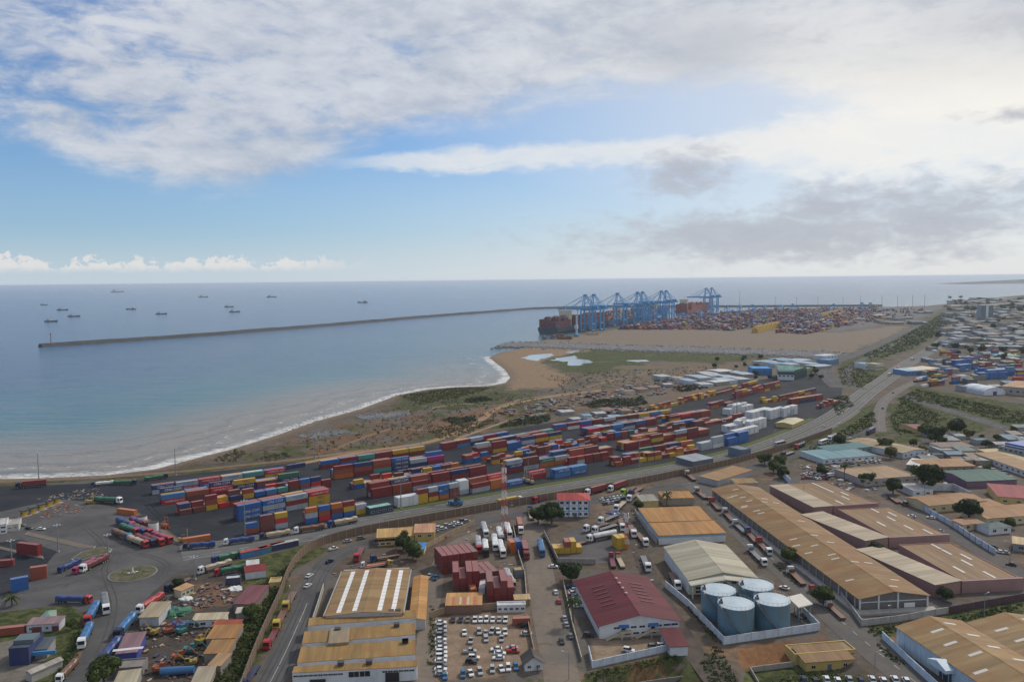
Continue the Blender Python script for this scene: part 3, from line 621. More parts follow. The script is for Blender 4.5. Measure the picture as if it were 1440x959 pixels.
def pick(r, pal=PAL):
    t = r.uniform(0, sum(w for _, w in pal))
    for c, w in pal:
        t -= w
        if t <= 0: return c
    return pal[0][0]
TIER = ['at ground level', 'on second tier', 'on third tier', 'on fourth tier']
def cont_row(p, q, size, tiers, where, depth=1, pal=PAL, seed=0, fill=0.95, sets=None, gap=0.55):
    r = random.Random(seed * 131 + 17); a, b = G(*p), G(*q); d = b - a; n = max(1, int((d.length + gap) / (CL[size] + gap) + .25)); t = d.normalized(); nn = Vector((-t.y, t.x, 0)); rz = math.atan2(t.y, t.x)
    for i in range(n):
        for k in range(depth):
            if r.random() > fill: continue
            h = r.choice(tiers)
            if k: h = max(1, min(h, r.choice(tiers)))
            c = a + t * ((CL[size] + gap) * (i + .5)) + nn * (1.22 + k * 2.52)
            for j in range(h):
                cn = pick(r, pal)
                if sets and k == 0 and (i, j) in sets: cn = sets[(i, j)]
                ALLC.append((Vector((c.x + r.uniform(-.08, .08), c.y + r.uniform(-.08, .08), 0.035 + j * 2.6)), rz + r.uniform(-.006, .006), size, cn,
                             TIER[j] + (', topmost,' if j == h - 1 and h > 1 else ''), where))
W1, W2, W3, W4, W5 = 'seaward row', 'second row', 'short-box row', 'tall row', 'verge row'
G1, G2, G3, G4, G5 = ' at truck gate', ' past first lane', ' behind banded mast', ' inland of middle lane', ' by white boxes'
WH = [('white', 9), ('light grey', 1)]
YR = [('yellow', 6), ('rust red', 4), ('orange', 2), ('dark red', 3)]
RED = [('dark red', 6), ('rust red', 4), ('brown red', 5), ('yellow', 2), ('orange', 1), ('navy blue', 1)]
cont_row((214, 696), (405, 669), 40, [2], W1 + G1, 2, seed=1, fill=1, sets={(0, 0): 'light grey', (0, 1): 'navy blue', (1, 1): 'light grey', (2, 0): 'blue', (2, 1): 'bright red', (3, 1): 'light grey', (3, 0): 'dark red', (4, 1): 'teal', (4, 0): 'brown red', (5, 1): 'bright red', (5, 0): 'yellow'})
cont_row((227, 710), (418, 682), 40, [2, 2, 3], W2 + G1, 3, seed=2, fill=1, sets={(0, 0): 'bright red', (0, 1): 'sky blue', (1, 1): 'rust red', (2, 1): 'bright red', (3, 1): 'navy blue', (3, 0): 'navy blue', (4, 1): 'brown red', (4, 0): 'blue', (5, 1): 'navy blue', (5, 0): 'light grey', (6, 1): 'light grey'})
cont_row((253, 725), (463, 686), 20, [2, 2, 1, 3], W3 + G1, 3, seed=3, fill=1, sets={(0, 1): 'navy blue', (0, 0): 'brown red', (2, 0): 'yellow', (2, 1): 'rust red', (3, 1): 'rust red', (3, 0): 'bright red'})
cont_row((335, 733), (478, 704), 40, [3], W4 + G1, 3, seed=4, fill=1, sets={(0, 0): 'blue', (0, 1): 'blue', (0, 2): 'blue', (1, 0): 'blue', (1, 1): 'light grey', (1, 2): 'blue', (2, 0): 'light grey', (2, 1): 'dark red', (2, 2): 'light grey', (3, 0): 'yellow', (3, 1): 'yellow', (3, 2): 'bright red', (4, 0): 'light grey', (4, 1): 'dark red', (4, 2): 'dark red'})
cont_row((344, 752), (418, 739), 20, [2, 3], W5 + G1, 1, seed=5, fill=1, sets={(0, 0): 'rust red', (0, 1): 'blue', (1, 1): 'brown red', (1, 0): 'brown red', (3, 0): 'yellow', (3, 1): 'bright red', (3, 2): 'bright red'}, gap=1.1)
cont_row((430, 737), (512, 722), 20, [2, 3], W5 + G1, 2, seed=6, fill=1, sets={(0, 0): 'blue', (0, 1): 'light grey', (3, 0): 'blue', (3, 1): 'yellow', (3, 2): 'dark red', (4, 0): 'yellow', (4, 1): 'light grey', (4, 2): 'dark red'})
cont_row((404, 660), (446, 653), 40, [1], W1 + G1, 1, seed=7, fill=1, sets={(0, 0): 'navy blue', (1, 0): 'orange'})
cont_row((452, 660), (608, 636), 40, [2], W1 + G2, 2, seed=8, fill=1, sets={(0, 1): 'blue', (0, 0): 'dark red', (1, 1): 'dark red', (2, 1): 'teal', (2, 0): 'green', (3, 1): 'dark red', (4, 1): 'yellow', (5, 1): 'yellow', (6, 1): 'dark red'})
cont_row((470, 674), (636, 649), 40, [2, 3], W2 + G2, 3, seed=9, fill=1, sets={(0, 0): 'orange', (0, 1): 'rust red', (2, 0): 'teal', (2, 1): 'rust red', (3, 0): 'navy blue', (3, 1): 'navy blue', (5, 1): 'magenta', (5, 0): 'dark red', (6, 0): 'light grey', (6, 1): 'blue', (6, 2): 'blue'})
cont_row((498, 688), (645, 662), 20, [1, 2], W3 + G2, 3, seed=10, fill=.97, sets={(0, 0): 'blue', (0, 1): 'yellow', (1, 1): 'yellow', (2, 0): 'yellow', (3, 0): 'yellow', (5, 0): 'blue', (6, 0): 'blue'})
cont_row((523, 701), (690, 671), 40, [3, 3, 2], W4 + G2, 3, seed=11, fill=1, pal=RED + [('navy blue', 2), ('light grey', 3)], sets={(0, 0): 'dark red', (0, 1): 'dark red', (0, 2): 'dark red', (1, 0): 'rust red', (1, 1): 'rust red', (1, 2): 'dark red', (2, 0): 'light grey', (2, 1): 'dark red', (3, 0): 'light grey', (3, 1): 'dark red', (3, 2): 'dark red', (4, 0): 'teal', (4, 1): 'dark red', (4, 2): 'navy blue', (6, 0): 'magenta', (6, 1): 'yellow', (6, 2): 'dark red'})
cont_row((559, 714), (588, 709), 40, [2], W5 + G2, 2, seed=12, fill=1, pal=WH)
cont_row((588, 709), (648, 697), 20, [2, 3], W5 + G2, 1, seed=13, fill=1, sets={(0, 0): 'yellow', (0, 1): 'yellow', (0, 2): 'dark red', (1, 0): 'yellow', (1, 1): 'dark red', (2, 1): 'blue', (2, 0): 'orange', (3, 0): 'rust red', (4, 0): 'brown red', (4, 1): 'yellow'})
cont_row((646, 696), (662, 693), 20, [3], W5 + G2, 2, seed=14, fill=1, pal=WH)
cont_row((664, 694), (712, 684), 40, [2, 3], W5 + G2, 2, seed=15, fill=1, sets={(0, 0): 'light grey', (0, 1): 'dark red', (0, 2): 'dark red', (1, 0): 'orange', (1, 1): 'orange', (1, 2): 'yellow'})
cont_row((712, 685), (734, 681), 40, [1], W5 + G3, 2, seed=16, fill=1, pal=[('blue', 5), ('dark red', 2)])
cont_row((623, 634), (722, 615), 40, [2], W1 + G3, 2, seed=17, fill=1, sets={(0, 0): 'dark red', (0, 1): 'dark red', (1, 0): 'sky blue', (1, 1): 'dark red', (2, 1): 'light grey', (4, 1): 'blue'})
cont_row((672, 641), (800, 619), 40, [2, 3], W2 + G3, 3, seed=18, fill=1, sets={(0, 0): 'dark red', (0, 1): 'brown red', (1, 0): 'yellow', (1, 1): 'dark red', (2, 0): 'blue', (2, 1): 'blue', (2, 2): 'blue', (3, 0): 'blue', (3, 1): 'light grey'})
cont_row((693, 653), (842, 623), 20, [1, 2], W3 + G3, 3, seed=19, fill=.95, sets={(0, 0): 'yellow', (0, 1): 'brown red', (2, 1): 'yellow'})
cont_row((713, 666), (872, 637), 40, [2, 3], W4 + G3, 3, seed=20, fill=1, sets={(0, 0): 'dark red', (0, 1): 'navy blue', (1, 0): 'light grey', (1, 1): 'brown red', (2, 1): 'green', (2, 0): 'orange', (3, 0): 'orange', (3, 1): 'light grey', (4, 0): 'dark red', (4, 1): 'bright red', (6, 0): 'rust red', (6, 1): 'dark red', (7, 1): 'green', (7, 0): 'dark red'})
cont_row((746, 676), (770, 671), 40, [2], W5 + G3, 1, seed=21, fill=1, sets={(0, 0): 'dark red', (0, 1): 'bright red'})
cont_row((780, 673), (830, 664), 40, [2], W5 + G3, 2, seed=22, fill=1, pal=[('blue', 6), ('dark red', 1), ('sky blue', 2)])
cont_row((780, 607), (945, 584), 40, [2], W1 + G4, 2, seed=23, sets={(0, 0): 'rust red', (0, 1): 'blue', (2, 0): 'magenta', (2, 1): 'blue'})
cont_row((828, 613), (928, 596), 40, [2], W2 + G4, 4, seed=24)
cont_row((845, 621), (968, 603), 20, [1, 2], W3 + G4, 4, seed=25)
cont_row((880, 634), (1003, 611), 40, [2, 3], W4 + G4, 4, seed=26, pal=RED + [('blue', 2), ('light grey', 1)])
cont_row((866, 656), (985, 636), 20, [1, 2, 2], W5 + G4, 3, seed=27, pal=YR + [('dark red', 5), ('brown red', 3)])
cont_row((986, 634), (1024, 626), 40, [2, 3], W5 + G5, 2, seed=28, pal=[('light grey', 4), ('white', 4)])
cont_row((1024, 627), (1062, 618), 40, [2, 3], W5 + G5, 2, seed=29, pal=[('blue', 5), ('green', 1)])
cont_row((943, 594), (998, 585), 40, [2], W2 + G5, 3, seed=30)
cont_row((977, 602), (1052, 588), 40, [1, 2], W3 + G5, 3, seed=31, pal=RED)
for i, (x, y, x2, y2, tr, dp) in enumerate([(1026, 584, 1062, 576, [2, 3], 3), (1058, 593, 1086, 586, [3], 3), (1083, 590, 1106, 584, [3], 2), (1102, 587, 1124, 581, [3], 2), (1026, 609, 1062, 600, [2, 3], 3), (1055, 607, 1080, 600, [3], 2), (1034, 616, 1066, 608, [2], 2)]):
    cont_row((x, y), (x2, y2), 20, tr, 'pale block of refrigerated boxes', dp, WH, 40 + i, 1)
cont_row((1035, 561), (1100, 545), 40, [2, 3], 'long red block on the far yard paving', 2, RED, 50)
cont_row((1068, 568), (1110, 562), 20, [1, 2], 'low block on the far yard paving', 2, YR, 51)
cont_row((1097, 564), (1150, 552), 40, [2], 'back block on the far yard paving', 1, RED, 52)
cont_row((1113, 569), (1163, 561), 40, [2], 'front block on the far yard paving', 2, RED, 53)
cont_row((916, 578), (960, 568), 20, [1, 2], 'yellow line along the soil edge of the yard', 1, YR, 54)
cont_row((958, 568), (1010, 555), 20, [1, 2], 'yellow line along the soil edge of the yard', 2, YR, 55)
cont_row((1008, 556), (1066, 541), 40, [1, 2], 'yellow line along the soil edge of the yard', 1, RED, 56)
cont_row((1155, 575), (1180, 566), 20, [1, 2], 'small group at the curve of the highway', 2, RED, 57)
for i, (p_, q_, sz, tr, nm, dp) in enumerate([((655, 652), (690, 645), 20, [1, 2], W3 + G2, 2), ((560, 668), (640, 655), 20, [1], W3 + G2, 1), ((735, 640), (845, 620), 20, [1, 2], W2 + G3, 2), ((690, 629), (780, 612), 40, [2], W1 + G3, 2), ((850, 607), (940, 592), 20, [1, 2], W2 + G4, 2), ((905, 627), (985, 612), 20, [2], W3 + G4, 2), ((880, 645), (985, 627), 40, [1, 2], W4 + G4, 2), ((948, 603), (985, 597), 40, [2], W2 + G5, 2), ((800, 655), (862, 645), 20, [1, 2], W4 + G3, 2), ((1000, 575), (1040, 567), 40, [1, 2], 'far yard paving', 2), ((340, 700), (420, 688), 20, [1, 2], W3 + G1, 1)]):
    cont_row(p_, q_, sz, tr, nm, dp, seed=110 + i)
NYARD = len(ALLC)
# boxes standing apart in the other yards
def lone(px, head, size, cn, where, tiers=1, z=0.04):
    p = G(*px); q = G(*head); rz = math.atan2(q.y - p.y, q.x - p.x); c = (p + q) / 2
    for j in range(tiers): ALLC.append((Vector((c.x, c.y, z + j * 2.6)), rz, size, cn, TIER[j], where))
lone((29, 778), (54, 781), 40, 'dark red', 'standing by the toll lanes', 2)
lone((-14, 797), (10, 795), 40, 'dark red', 'standing by the toll lanes')
lone((48, 814), (62, 812), 20, 'rust red', 'beside the apron wall', 2); lone((20, 831), (36, 828), 20, 'blue', 'beside the apron wall', 2)
lone((168, 721), (190, 724), 40, 'orange', 'by the gate kerb'); lone((-6, 893), (22, 890), 40, 'rust red', 'in the grassed compound')
lone((267, 763), (286, 760), 40, 'orange', 'behind the kerb of the yard gate')
def block(px0, px1, n, size, cols, where, tiers, seed):
    """boxes side by side: px0->px1 is the line of their near ends, boxes run away from it"""
    r = random.Random(seed); a, b = G(*px0), G(*px1); t = (b - a).normalized(); nn = Vector((-t.y, t.x, 0)); rz = math.atan2(nn.y, nn.x)
    for i in range(n):
        c = a + t * ((i + .5) * 2.6) + nn * CL[size] / 2; h = r.choice(tiers)
        for j in range(h): ALLC.append((Vector((c.x, c.y, 0.05 + j * 2.6)), rz + r.uniform(-.01, .01), size, r.choice(cols), TIER[j], where))
DR = ['dark red', 'brown red', 'dark red']
block((622, 808), (656, 803), 6, 40, DR, 'red block beside the lane', [3], 61); block((655, 800), (668, 790), 4, 40, ['orange', 'rust red'], 'orange stack beside the lane', [2, 2], 62)
block((637, 832), (658, 831), 4, 40, DR, 'red block behind the striped shed', [2, 3], 63); block((685, 846), (706, 845), 4, 40, DR, 'red block behind the long white cabin', [2, 3], 64)
block((675, 824), (688, 822), 3, 40, DR, 'red boxes behind the parked trucks', [1, 2], 65)
block((662, 838), (672, 837), 1, 40, ['orange'], 'between the two red blocks', [1], 66); block((673, 836), (683, 836), 1, 40, ['white'], 'between the two red blocks', [1], 67)
block((718, 779), (727, 778), 2, 20, ['orange', 'blue'], 'at the end of the truck rows', [2], 68)
block((778, 779), (800, 778), 5, 20, ['yellow', 'yellow', 'rust red'], 'yellow stack at the truck park wall', [1, 2], 69)
block((868, 773), (877, 772), 2, 20, ['yellow', 'yellow'], 'yellow pair beside the red and white mast', [2], 70)
lone((723, 878), (743, 877), 20, 'rust red', 'in the corner of the car lot')
for i, (x, y, x2, y2) in enumerate([(1345, 515, 1372, 512), (1376, 530, 1424, 528), (1378, 534, 1424, 532), (1350, 522, 1368, 520)]):
    cont_row((x, y), (x2, y2), 40, [4, 3], 'tall blue block in the inland depot', 3, [('blue', 8), ('sky blue', 2)], 80 + i, 1)
for i, (x, y, x2, y2) in enumerate([(1308, 530, 1345, 527), (1315, 536, 1340, 533), (1395, 500, 1440, 498), (1425, 515, 1440, 513), (1330, 506, 1362, 504), (1430, 530, 1470, 528)]):
    cont_row((x, y), (x2, y2), 40, [1, 2, 3], 'mixed rows in the inland depot', 2, RED + [('green', 2), ('white', 2), ('blue', 2)], 90 + i, .9)
for i, (x, y, x2, y2) in enumerate([(1300, 545, 1330, 541), (1325, 500, 1350, 498), (1365, 505, 1400, 503), (1370, 520, 1400, 517), (1405, 522, 1440, 520), (1340, 540, 1370, 537), (1425, 540, 1460, 539), (1310, 515, 1335, 512), (1380, 495, 1420, 493), (1290, 538, 1306, 535), (1365, 548, 1382, 547)]):
    cont_row((x, y), (x2, y2), 40, [1, 2, 3], 'mixed rows in the inland depot', 2, PAL, 130 + i, .9)
# largest 300 in view are things of their own, the rest is one mass
order = sorted(range(len(ALLC)), key=lambda i: (ALLC[i][0].xy.length, -ALLC[i][0].z))
order = sorted(order, key=lambda i: ALLC[i][0].xy.length / (CL[ALLC[i][2]] ** 0.5))
print('CONTAINERS', len(ALLC))
LET = {}
def lettering(txt, size):
    k = (txt, size)
    if k not in LET:
        cu = bpy.data.curves.new('lettering', 'FONT'); cu.body = txt; cu.size = size; cu.align_x = 'CENTER'; cu.align_y = 'CENTER'; cu.resolution_u = 2
        o = bpy.data.objects.new('tmp', cu); C.objects.link(o); dg = bpy.context.evaluated_depsgraph_get(); dg.update()
        LET[k] = bpy.data.meshes.new_from_object(o.evaluated_get(dg)); bpy.data.objects.remove(o)
    return LET[k]
for m_ in (1,): LW = paint((0.72, 0.72, 0.72), 0.6, 0.3, 'white_lettering'); LD = paint((0.03, 0.03, 0.04), 0.6, 0.2, 'black_lettering'); LB = paint((0.05, 0.2, 0.4), 0.6, 0.2, 'blue_lettering')
WORD = {'navy blue': ('CMA CGM', 1.9, LW), 'light grey': ('MAERSK', 1.8, LB), 'bright red': ('HAMBURG SÜD', 1.45, LW), 'yellow': ('MSC', 1.9, LD), 'green': ('CHINA SHIPPING', 1.2, LW), 'blue': ('CMA CGM', 1.8, LW)}
nlet = 0
rest = {}
for n, i in enumerate(order):
    p, rz, size, cn, tier, where = ALLC[i]
    if n < 300:
        o = ob('shipping_container', CM[size], None, p, rz); setmat(o, 0, cont_mat(cn))
        tag(o, f"{'long' if size == 40 else 'short'} {cn} container {tier} in {where}" if not where.startswith(('standing', 'beside', 'by', 'in ', 'behind', 'between', 'at')) else f"{'long' if size == 40 else 'short'} {cn} container {tier} {where}",
            'container', 'shipping containers in the yards')
        if cn in WORD and size == 40 and nlet < 140 and (i * 7) % 4 != 1:
            t, sz, mt = WORD[cn]; me = lettering(t, sz); l = ob('lettering', me, o, (0.6, -1.175, 1.35)); l.rotation_euler = (R(90), 0, 0); nlet += 1
            if not me.materials: me.materials.append(mt)
            setmat(l, 0, mt)
    else: rest.setdefault(cn, []).append((p, rz, size))
mb = MB(); mats = []
for k, (cn, L) in enumerate(rest.items()):
    mats.append(cont_mat(cn))
    for p, rz, size in L:
        mb.cbox(p, CL[size] - .1, 2.36, 2.55, rz, k)
if mats: stuff(mb.build('container_rows', mats), 'far rows of mixed shipping containers in the yard', 'containers')
# ================================================================== BUILDINGS
TAN = (0.28, 0.17, 0.066); RUSTR = (0.25, 0.145, 0.06); ORNG = (0.40, 0.20, 0.058); CREAM = (0.40, 0.33, 0.23); MAROON = (0.115, 0.016, 0.024); PALE = (0.38, 0.35, 0.26)
WWALL = (0.62, 0.63, 0.64); YWALL = (0.58, 0.42, 0.14); PINK = (0.33, 0.185, 0.165); BWALL = (0.48, 0.58, 0.68); GREYW = (0.42, 0.41, 0.40); TEALR = (0.14, 0.27, 0.31); GREENR = (0.035, 0.11, 0.09)
WINM = {}; FOOT = []
def win_mesh(w, h, fc=None):
    k = (round(w, 2), round(h, 2), fc)
    if k not in WINM:
        mb = MB(); mb.box(-w / 2 - .1, -.06, -.1, w / 2 + .1, .0, 0, 0); mb.box(-w / 2 - .1, -.06, h, w / 2 + .1, .0, h + .1, 0)
        mb.box(-w / 2 - .1, -.06, 0, -w / 2, .0, h, 0); mb.box(w / 2, -.06, 0, w / 2 + .1, .0, h, 0); mb.box(-.04, -.05, 0, .04, .0, h, 0)
        mb.box(-w / 2, -.03, 0, w / 2, .0, h, 1)
        WINM[k] = mb.mesh('window_unit', [paint(fc or (0.55, 0.55, 0.53), 0.6, 0.2, 'window_frame'), GLASS])
    return WINM[k]
class B:
    def __init__(s, name, label, A, Bp, D, h, roof='gable_y', rise=2.0, wall=WWALL, roofc=TAN, over=0.5, cat='warehouse', group=None, z0=0.0, rust=0.5, axis=None, wdirt=0.35, plinth=None, lab_roof=None, wmat=None, hf=None):
        s.hf = hf or ((.64 if h >= 5 else .82) if A[1] > 560 else .889)
        a, b, d = G(*A, z0 + h * s.hf), G(*Bp, z0 + h * s.hf), G(*D, z0 + h * s.hf)
        ux = (b - a); s.w = ux.length; ux.normalize(); uy = Vector((-ux.y, ux.x, 0)); s.d = max(2.0, (d - a).dot(uy))
        c = a + ux * s.w / 2 + uy * s.d / 2; s.h = h; s.rz = math.atan2(ux.y, ux.x); s.z0 = z0
        s.root = empty(name, (c.x, c.y, z0), s.rz, label, cat, group); s.root.scale = (1, 1, s.hf); w, dd = s.w / 2, s.d / 2
        FOOT.append((c.x, c.y, s.rz, s.w / 2, s.d / 2))
        s.wm = wmat or paint(wall, 0.75, wdirt, 'painted_wall', scale=0.25); mb = MB(); s.rise = rise; s.roof = roof
        if roof == 'gable_y': prof = [(-w, 0), (w, 0), (w, h), (0, h + rise), (-w, h)]; mb.xprism(prof, -dd, dd)
        elif roof == 'arch_y':
            prof = [(-w, 0), (w, 0)] + [(w * math.cos(t), h + rise * math.sin(t)) for t in [math.pi * k / 10 for k in range(11)]]; mb.xprism(prof, -dd, dd)
        elif roof == 'gable_x':
            mb.add([(-w, -dd, 0), (w, -dd, 0), (w, dd, 0), (-w, dd, 0), (-w, -dd, h), (w, -dd, h), (w, dd, h), (-w, dd, h), (-w, 0, h + rise), (w, 0, h + rise)],
                   [(0, 1, 5, 4), (2, 3, 7, 6), (1, 2, 6, 9, 5), (3, 0, 4, 8, 7), (3, 2, 1, 0), (4, 5, 9, 8), (6, 7, 8, 9)])
        elif roof == 'mono':
            mb.add([(-w, -dd, 0), (w, -dd, 0), (w, dd, 0), (-w, dd, 0), (-w, -dd, h), (w, -dd, h), (w, dd, h + rise), (-w, dd, h + rise)],
                   [(3, 2, 1, 0), (4, 5, 6, 7), (0, 1, 5, 4), (1, 2, 6, 5), (2, 3, 7, 6), (3, 0, 4, 7)])
        else: mb.box(-w, -dd, 0, w, dd, h)
        s.wall = mb.build('wall', s.wm, s.root)
        ax = axis or ('x' if roof in ('gable_y', 'arch_y') else 'y'); rm = sheet_roof(roofc, ax, rust=rust); mb = MB(); t = 0.22; o = over
        if roof == 'gable_y':
            k = rise / w; e = h - k * o
            for sx in (-1, 1):
                mb.add([(sx * (w + o), -dd - o, e + .04), (0, -dd - o, h + rise + .04), (0, dd + o, h + rise + .04), (sx * (w + o), dd + o, e + .04), (sx * (w + o), -dd - o, e + t), (0, -dd - o, h + rise + t), (0, dd + o, h + rise + t), (sx * (w + o), dd + o, e + t)],
                       [(0, 1, 2, 3), (7, 6, 5, 4), (4, 5, 1, 0), (5, 6, 2, 1), (6, 7, 3, 2), (7, 4, 0, 3)] if sx > 0 else [(3, 2, 1, 0), (4, 5, 6, 7), (0, 1, 5, 4), (1, 2, 6, 5), (2, 3, 7, 6), (3, 0, 4, 7)])
            mb.xprism([(-.5, h + rise + t - .5 * k + .03), (.5, h + rise + t - .5 * k + .03), (0, h + rise + t + .1)], -dd - o - .05, dd + o + .05)
        elif roof == 'arch_y':
            P = [(1.02 * w * math.cos(q), h + (rise + .12) * math.sin(q)) for q in [math.pi * k / 16 for k in range(17)]]; Q = [(x * 1.01, z + t) for x, z in P]
            mb.xprism(Q[::1] + P[::-1], -dd - o, dd + o)
        elif roof == 'gable_x':
            k = rise / dd; e = h - k * o
            for sy in (-1, 1):
                mb.add([(-w - o, sy * (dd + o), e + .04), (w + o, sy * (dd + o), e + .04), (w + o, 0, h + rise + .04), (-w - o, 0, h + rise + .04), (-w - o, sy * (dd + o), e + t), (w + o, sy * (dd + o), e + t), (w + o, 0, h + rise + t), (-w - o, 0, h + rise + t)],
                       [(0, 1, 5, 4), (1, 2, 6, 5), (2, 3, 7, 6), (3, 0, 4, 7), (4, 5, 6, 7), (3, 2, 1, 0)] if sy < 0 else [(4, 5, 1, 0), (5, 6, 2, 1), (6, 7, 3, 2), (7, 4, 0, 3), (7, 6, 5, 4), (0, 1, 2, 3)])
        elif roof == 'mono':
            k = rise / s.d
            mb.add([(-w - o, -dd - o, h - k * o + .04), (w + o, -dd - o, h - k * o + .04), (w + o, dd + o, h + rise + k * o + .04), (-w - o, dd + o, h + rise + k * o + .04), (-w - o, -dd - o, h - k * o + t), (w + o, -dd - o, h - k * o + t), (w + o, dd + o, h + rise + k * o + t), (-w - o, dd + o, h + rise + k * o + t)],
                   [(3, 2, 1, 0), (4, 5, 6, 7), (0, 1, 5, 4), (1, 2, 6, 5), (2, 3, 7, 6), (3, 0, 4, 7)])
        elif roof == 'hip':
            r = min(w, dd) + o; W2, D2 = w + o, dd + o
            if w >= dd: rg = [(-(W2 - r), 0), (W2 - r, 0)]
            else: rg = [(0, -(D2 - r)), (0, D2 - r)]
            vs = [(-W2, -D2, h + .03), (W2, -D2, h + .03), (W2, D2, h + .03), (-W2, D2, h + .03), (*rg[0], h + rise), (*rg[1], h + rise)]
            mb.add(vs, [(0, 1, 5, 4), (1, 2, 5), (2, 3, 4, 5), (3, 0, 4), (3, 2, 1, 0)] if w >= dd else [(0, 1, 4), (1, 2, 5, 4), (2, 3, 5), (3, 0, 4, 5), (3, 2, 1, 0)])
        elif roof == 'flat':
            mb.box(-w + .25, -dd + .25, h - .05, w - .25, dd - .25, h + .1)
        s.rf = mb.build('roof', rm, s.root)
        if roof == 'flat':
            mb = MB(); p = .55
            mb.box(-w - .05, -dd - .05, h, w + .05, -dd + .25, h + p); mb.box(-w - .05, dd - .25, h, w + .05, dd + .05, h + p); mb.box(-w - .05, -dd + .25, h, -w + .25, dd - .25, h + p); mb.box(w - .25, -dd + .25, h, w + .05, dd - .25, h + p)
            mb.build('parapet', s.wm, s.root)
        s.k = 0
    def pl(s, side, u):
        w, d = s.w / 2, s.d / 2
        return {'f': ((u, -d, 0), 0), 'b': ((-u, d, 0), math.pi), 'l': ((-w, -u, 0), -math.pi / 2), 'r': ((w, u, 0), math.pi / 2)}[side]
    def windows(s, side, n, z, w=1.4, h=1.2, u0=None, u1=None, fc=None):
        L = (s.w if side in 'fb' else s.d) / 2; u0 = -L if u0 is None else u0; u1 = L if u1 is None else u1
        for i in range(n):
            (x, y, _), r = s.pl(side, u0 + (u1 - u0) * (i + .5) / n); o = ob('window', win_mesh(w, h, fc), s.root, (x, y, z), r)
        return s
    def door(s, side, u, w=3.5, h=4.0, c=(0.10, 0.14, 0.20), z=0.0):
        mb = MB(); mb.box(-w / 2, -.08, z, w / 2, 0, z + h, 0); mb.box(-w / 2 - .15, -.11, z, -w / 2, 0, z + h + .15, 1); mb.box(w / 2, -.11, z, w / 2 + .15, 0, z + h + .15, 1); mb.box(-w / 2, -.11, z + h, w / 2, 0, z + h + .15, 1)
        for k in range(1, int(h / .8)): mb.box(-w / 2, -.1, z + k * .8, w / 2, -.08, z + k * .8 + .06, 0)
        (x, y, _), r = s.pl(side, u); mb.build('door', [paint(c, 0.5, 0.3, 'door_paint'), STEEL], s.root, (x, y, 0), r); return s
    def rz_at(s, x, y):
        w, d = s.w / 2, s.d / 2
        if s.roof == 'gable_y': return s.h + s.rise * (1 - abs(x) / w), (0, math.atan2(s.rise, w) * (1 if x > 0 else -1), 0)
        if s.roof == 'gable_x': return s.h + s.rise * (1 - abs(y) / d), (math.atan2(s.rise, d) * (-1 if y > 0 else 1), 0, 0)
        if s.roof == 'mono': return s.h + s.rise * (y + d) / s.d, (math.atan2(s.rise, s.d), 0, 0)
        return s.h, (0, 0, 0)
    def light(s, x, y, sx, sy, c=(0.68, 0.66, 0.62), name='roof_light'):
        z, rot = s.rz_at(x, y); mb = MB(); mb.box(-sx / 2, -sy / 2, .2, sx / 2, sy / 2, .30)
        o = mb.build(name, paint(c, 0.35, 0.2, 'translucent_sheet'), s.rf, (x, y, z)); o.rotation_euler = rot; return s
    def lights(s, n, seed, sx=1.2, sy=4.0, c=(0.62, 0.58, 0.52)):
        r = random.Random(seed)
        for k in range(n): s.light((-1 if k % 2 else 1) * r.uniform(.12, .36) * s.w, (-.44 + .88 * (k + .5) / n) * s.d, sx, sy, c)
        return s
    def box(s, name, x0, y0, z0, x1, y1, z1, m, par=None):
        mb = MB(); mb.box(x0, y0, z0, x1, y1, z1); mb.build(name, m, par or s.root); return s
# --- the long tan warehouse complex with roof lights (left of the lane)
b = B('skylight_warehouse', 'tan warehouse whose wide roof has four white skylight strips', (458, 866), (565, 862), (480, 804), 8.5, 'gable_y', 1.6, GREYW, (0.29, 0.19, 0.085), .3)
for xf in (-.34, -.13, .20, .38):
    n = 12
    for i in range(n): b.light(xf * b.w, (-.47 + .94 * (i + .5) / n) * b.d, b.w * .062, b.d * .94 / n * .93, (0.78, 0.76, 0.72), 'skylight_panel')
b.box('gutter_frame', -b.w / 2 - .9, -b.d / 2, 8.2, -b.w / 2 - .55, b.d / 2, 8.9, CONC).box('gutter_frame', b.w / 2 + .55, -b.d / 2, 8.2, b.w / 2 + .9, b.d / 2, 8.9, CONC).box('gutter_frame', -b.w / 2, b.d / 2 + .6, 8.2, b.w / 2, b.d / 2 + 1.6, 9.0, CONC)
zs = [((433, 880), (585, 868), (436, 870), 7.0, 'first'), ((425, 905), (584, 892), (429, 889), 7.4, 'second'), ((418, 932), (584, 920), (426, 911), 7.0, 'third'), ((411, 946), (586, 937), (416, 938), 6.6, 'front')]
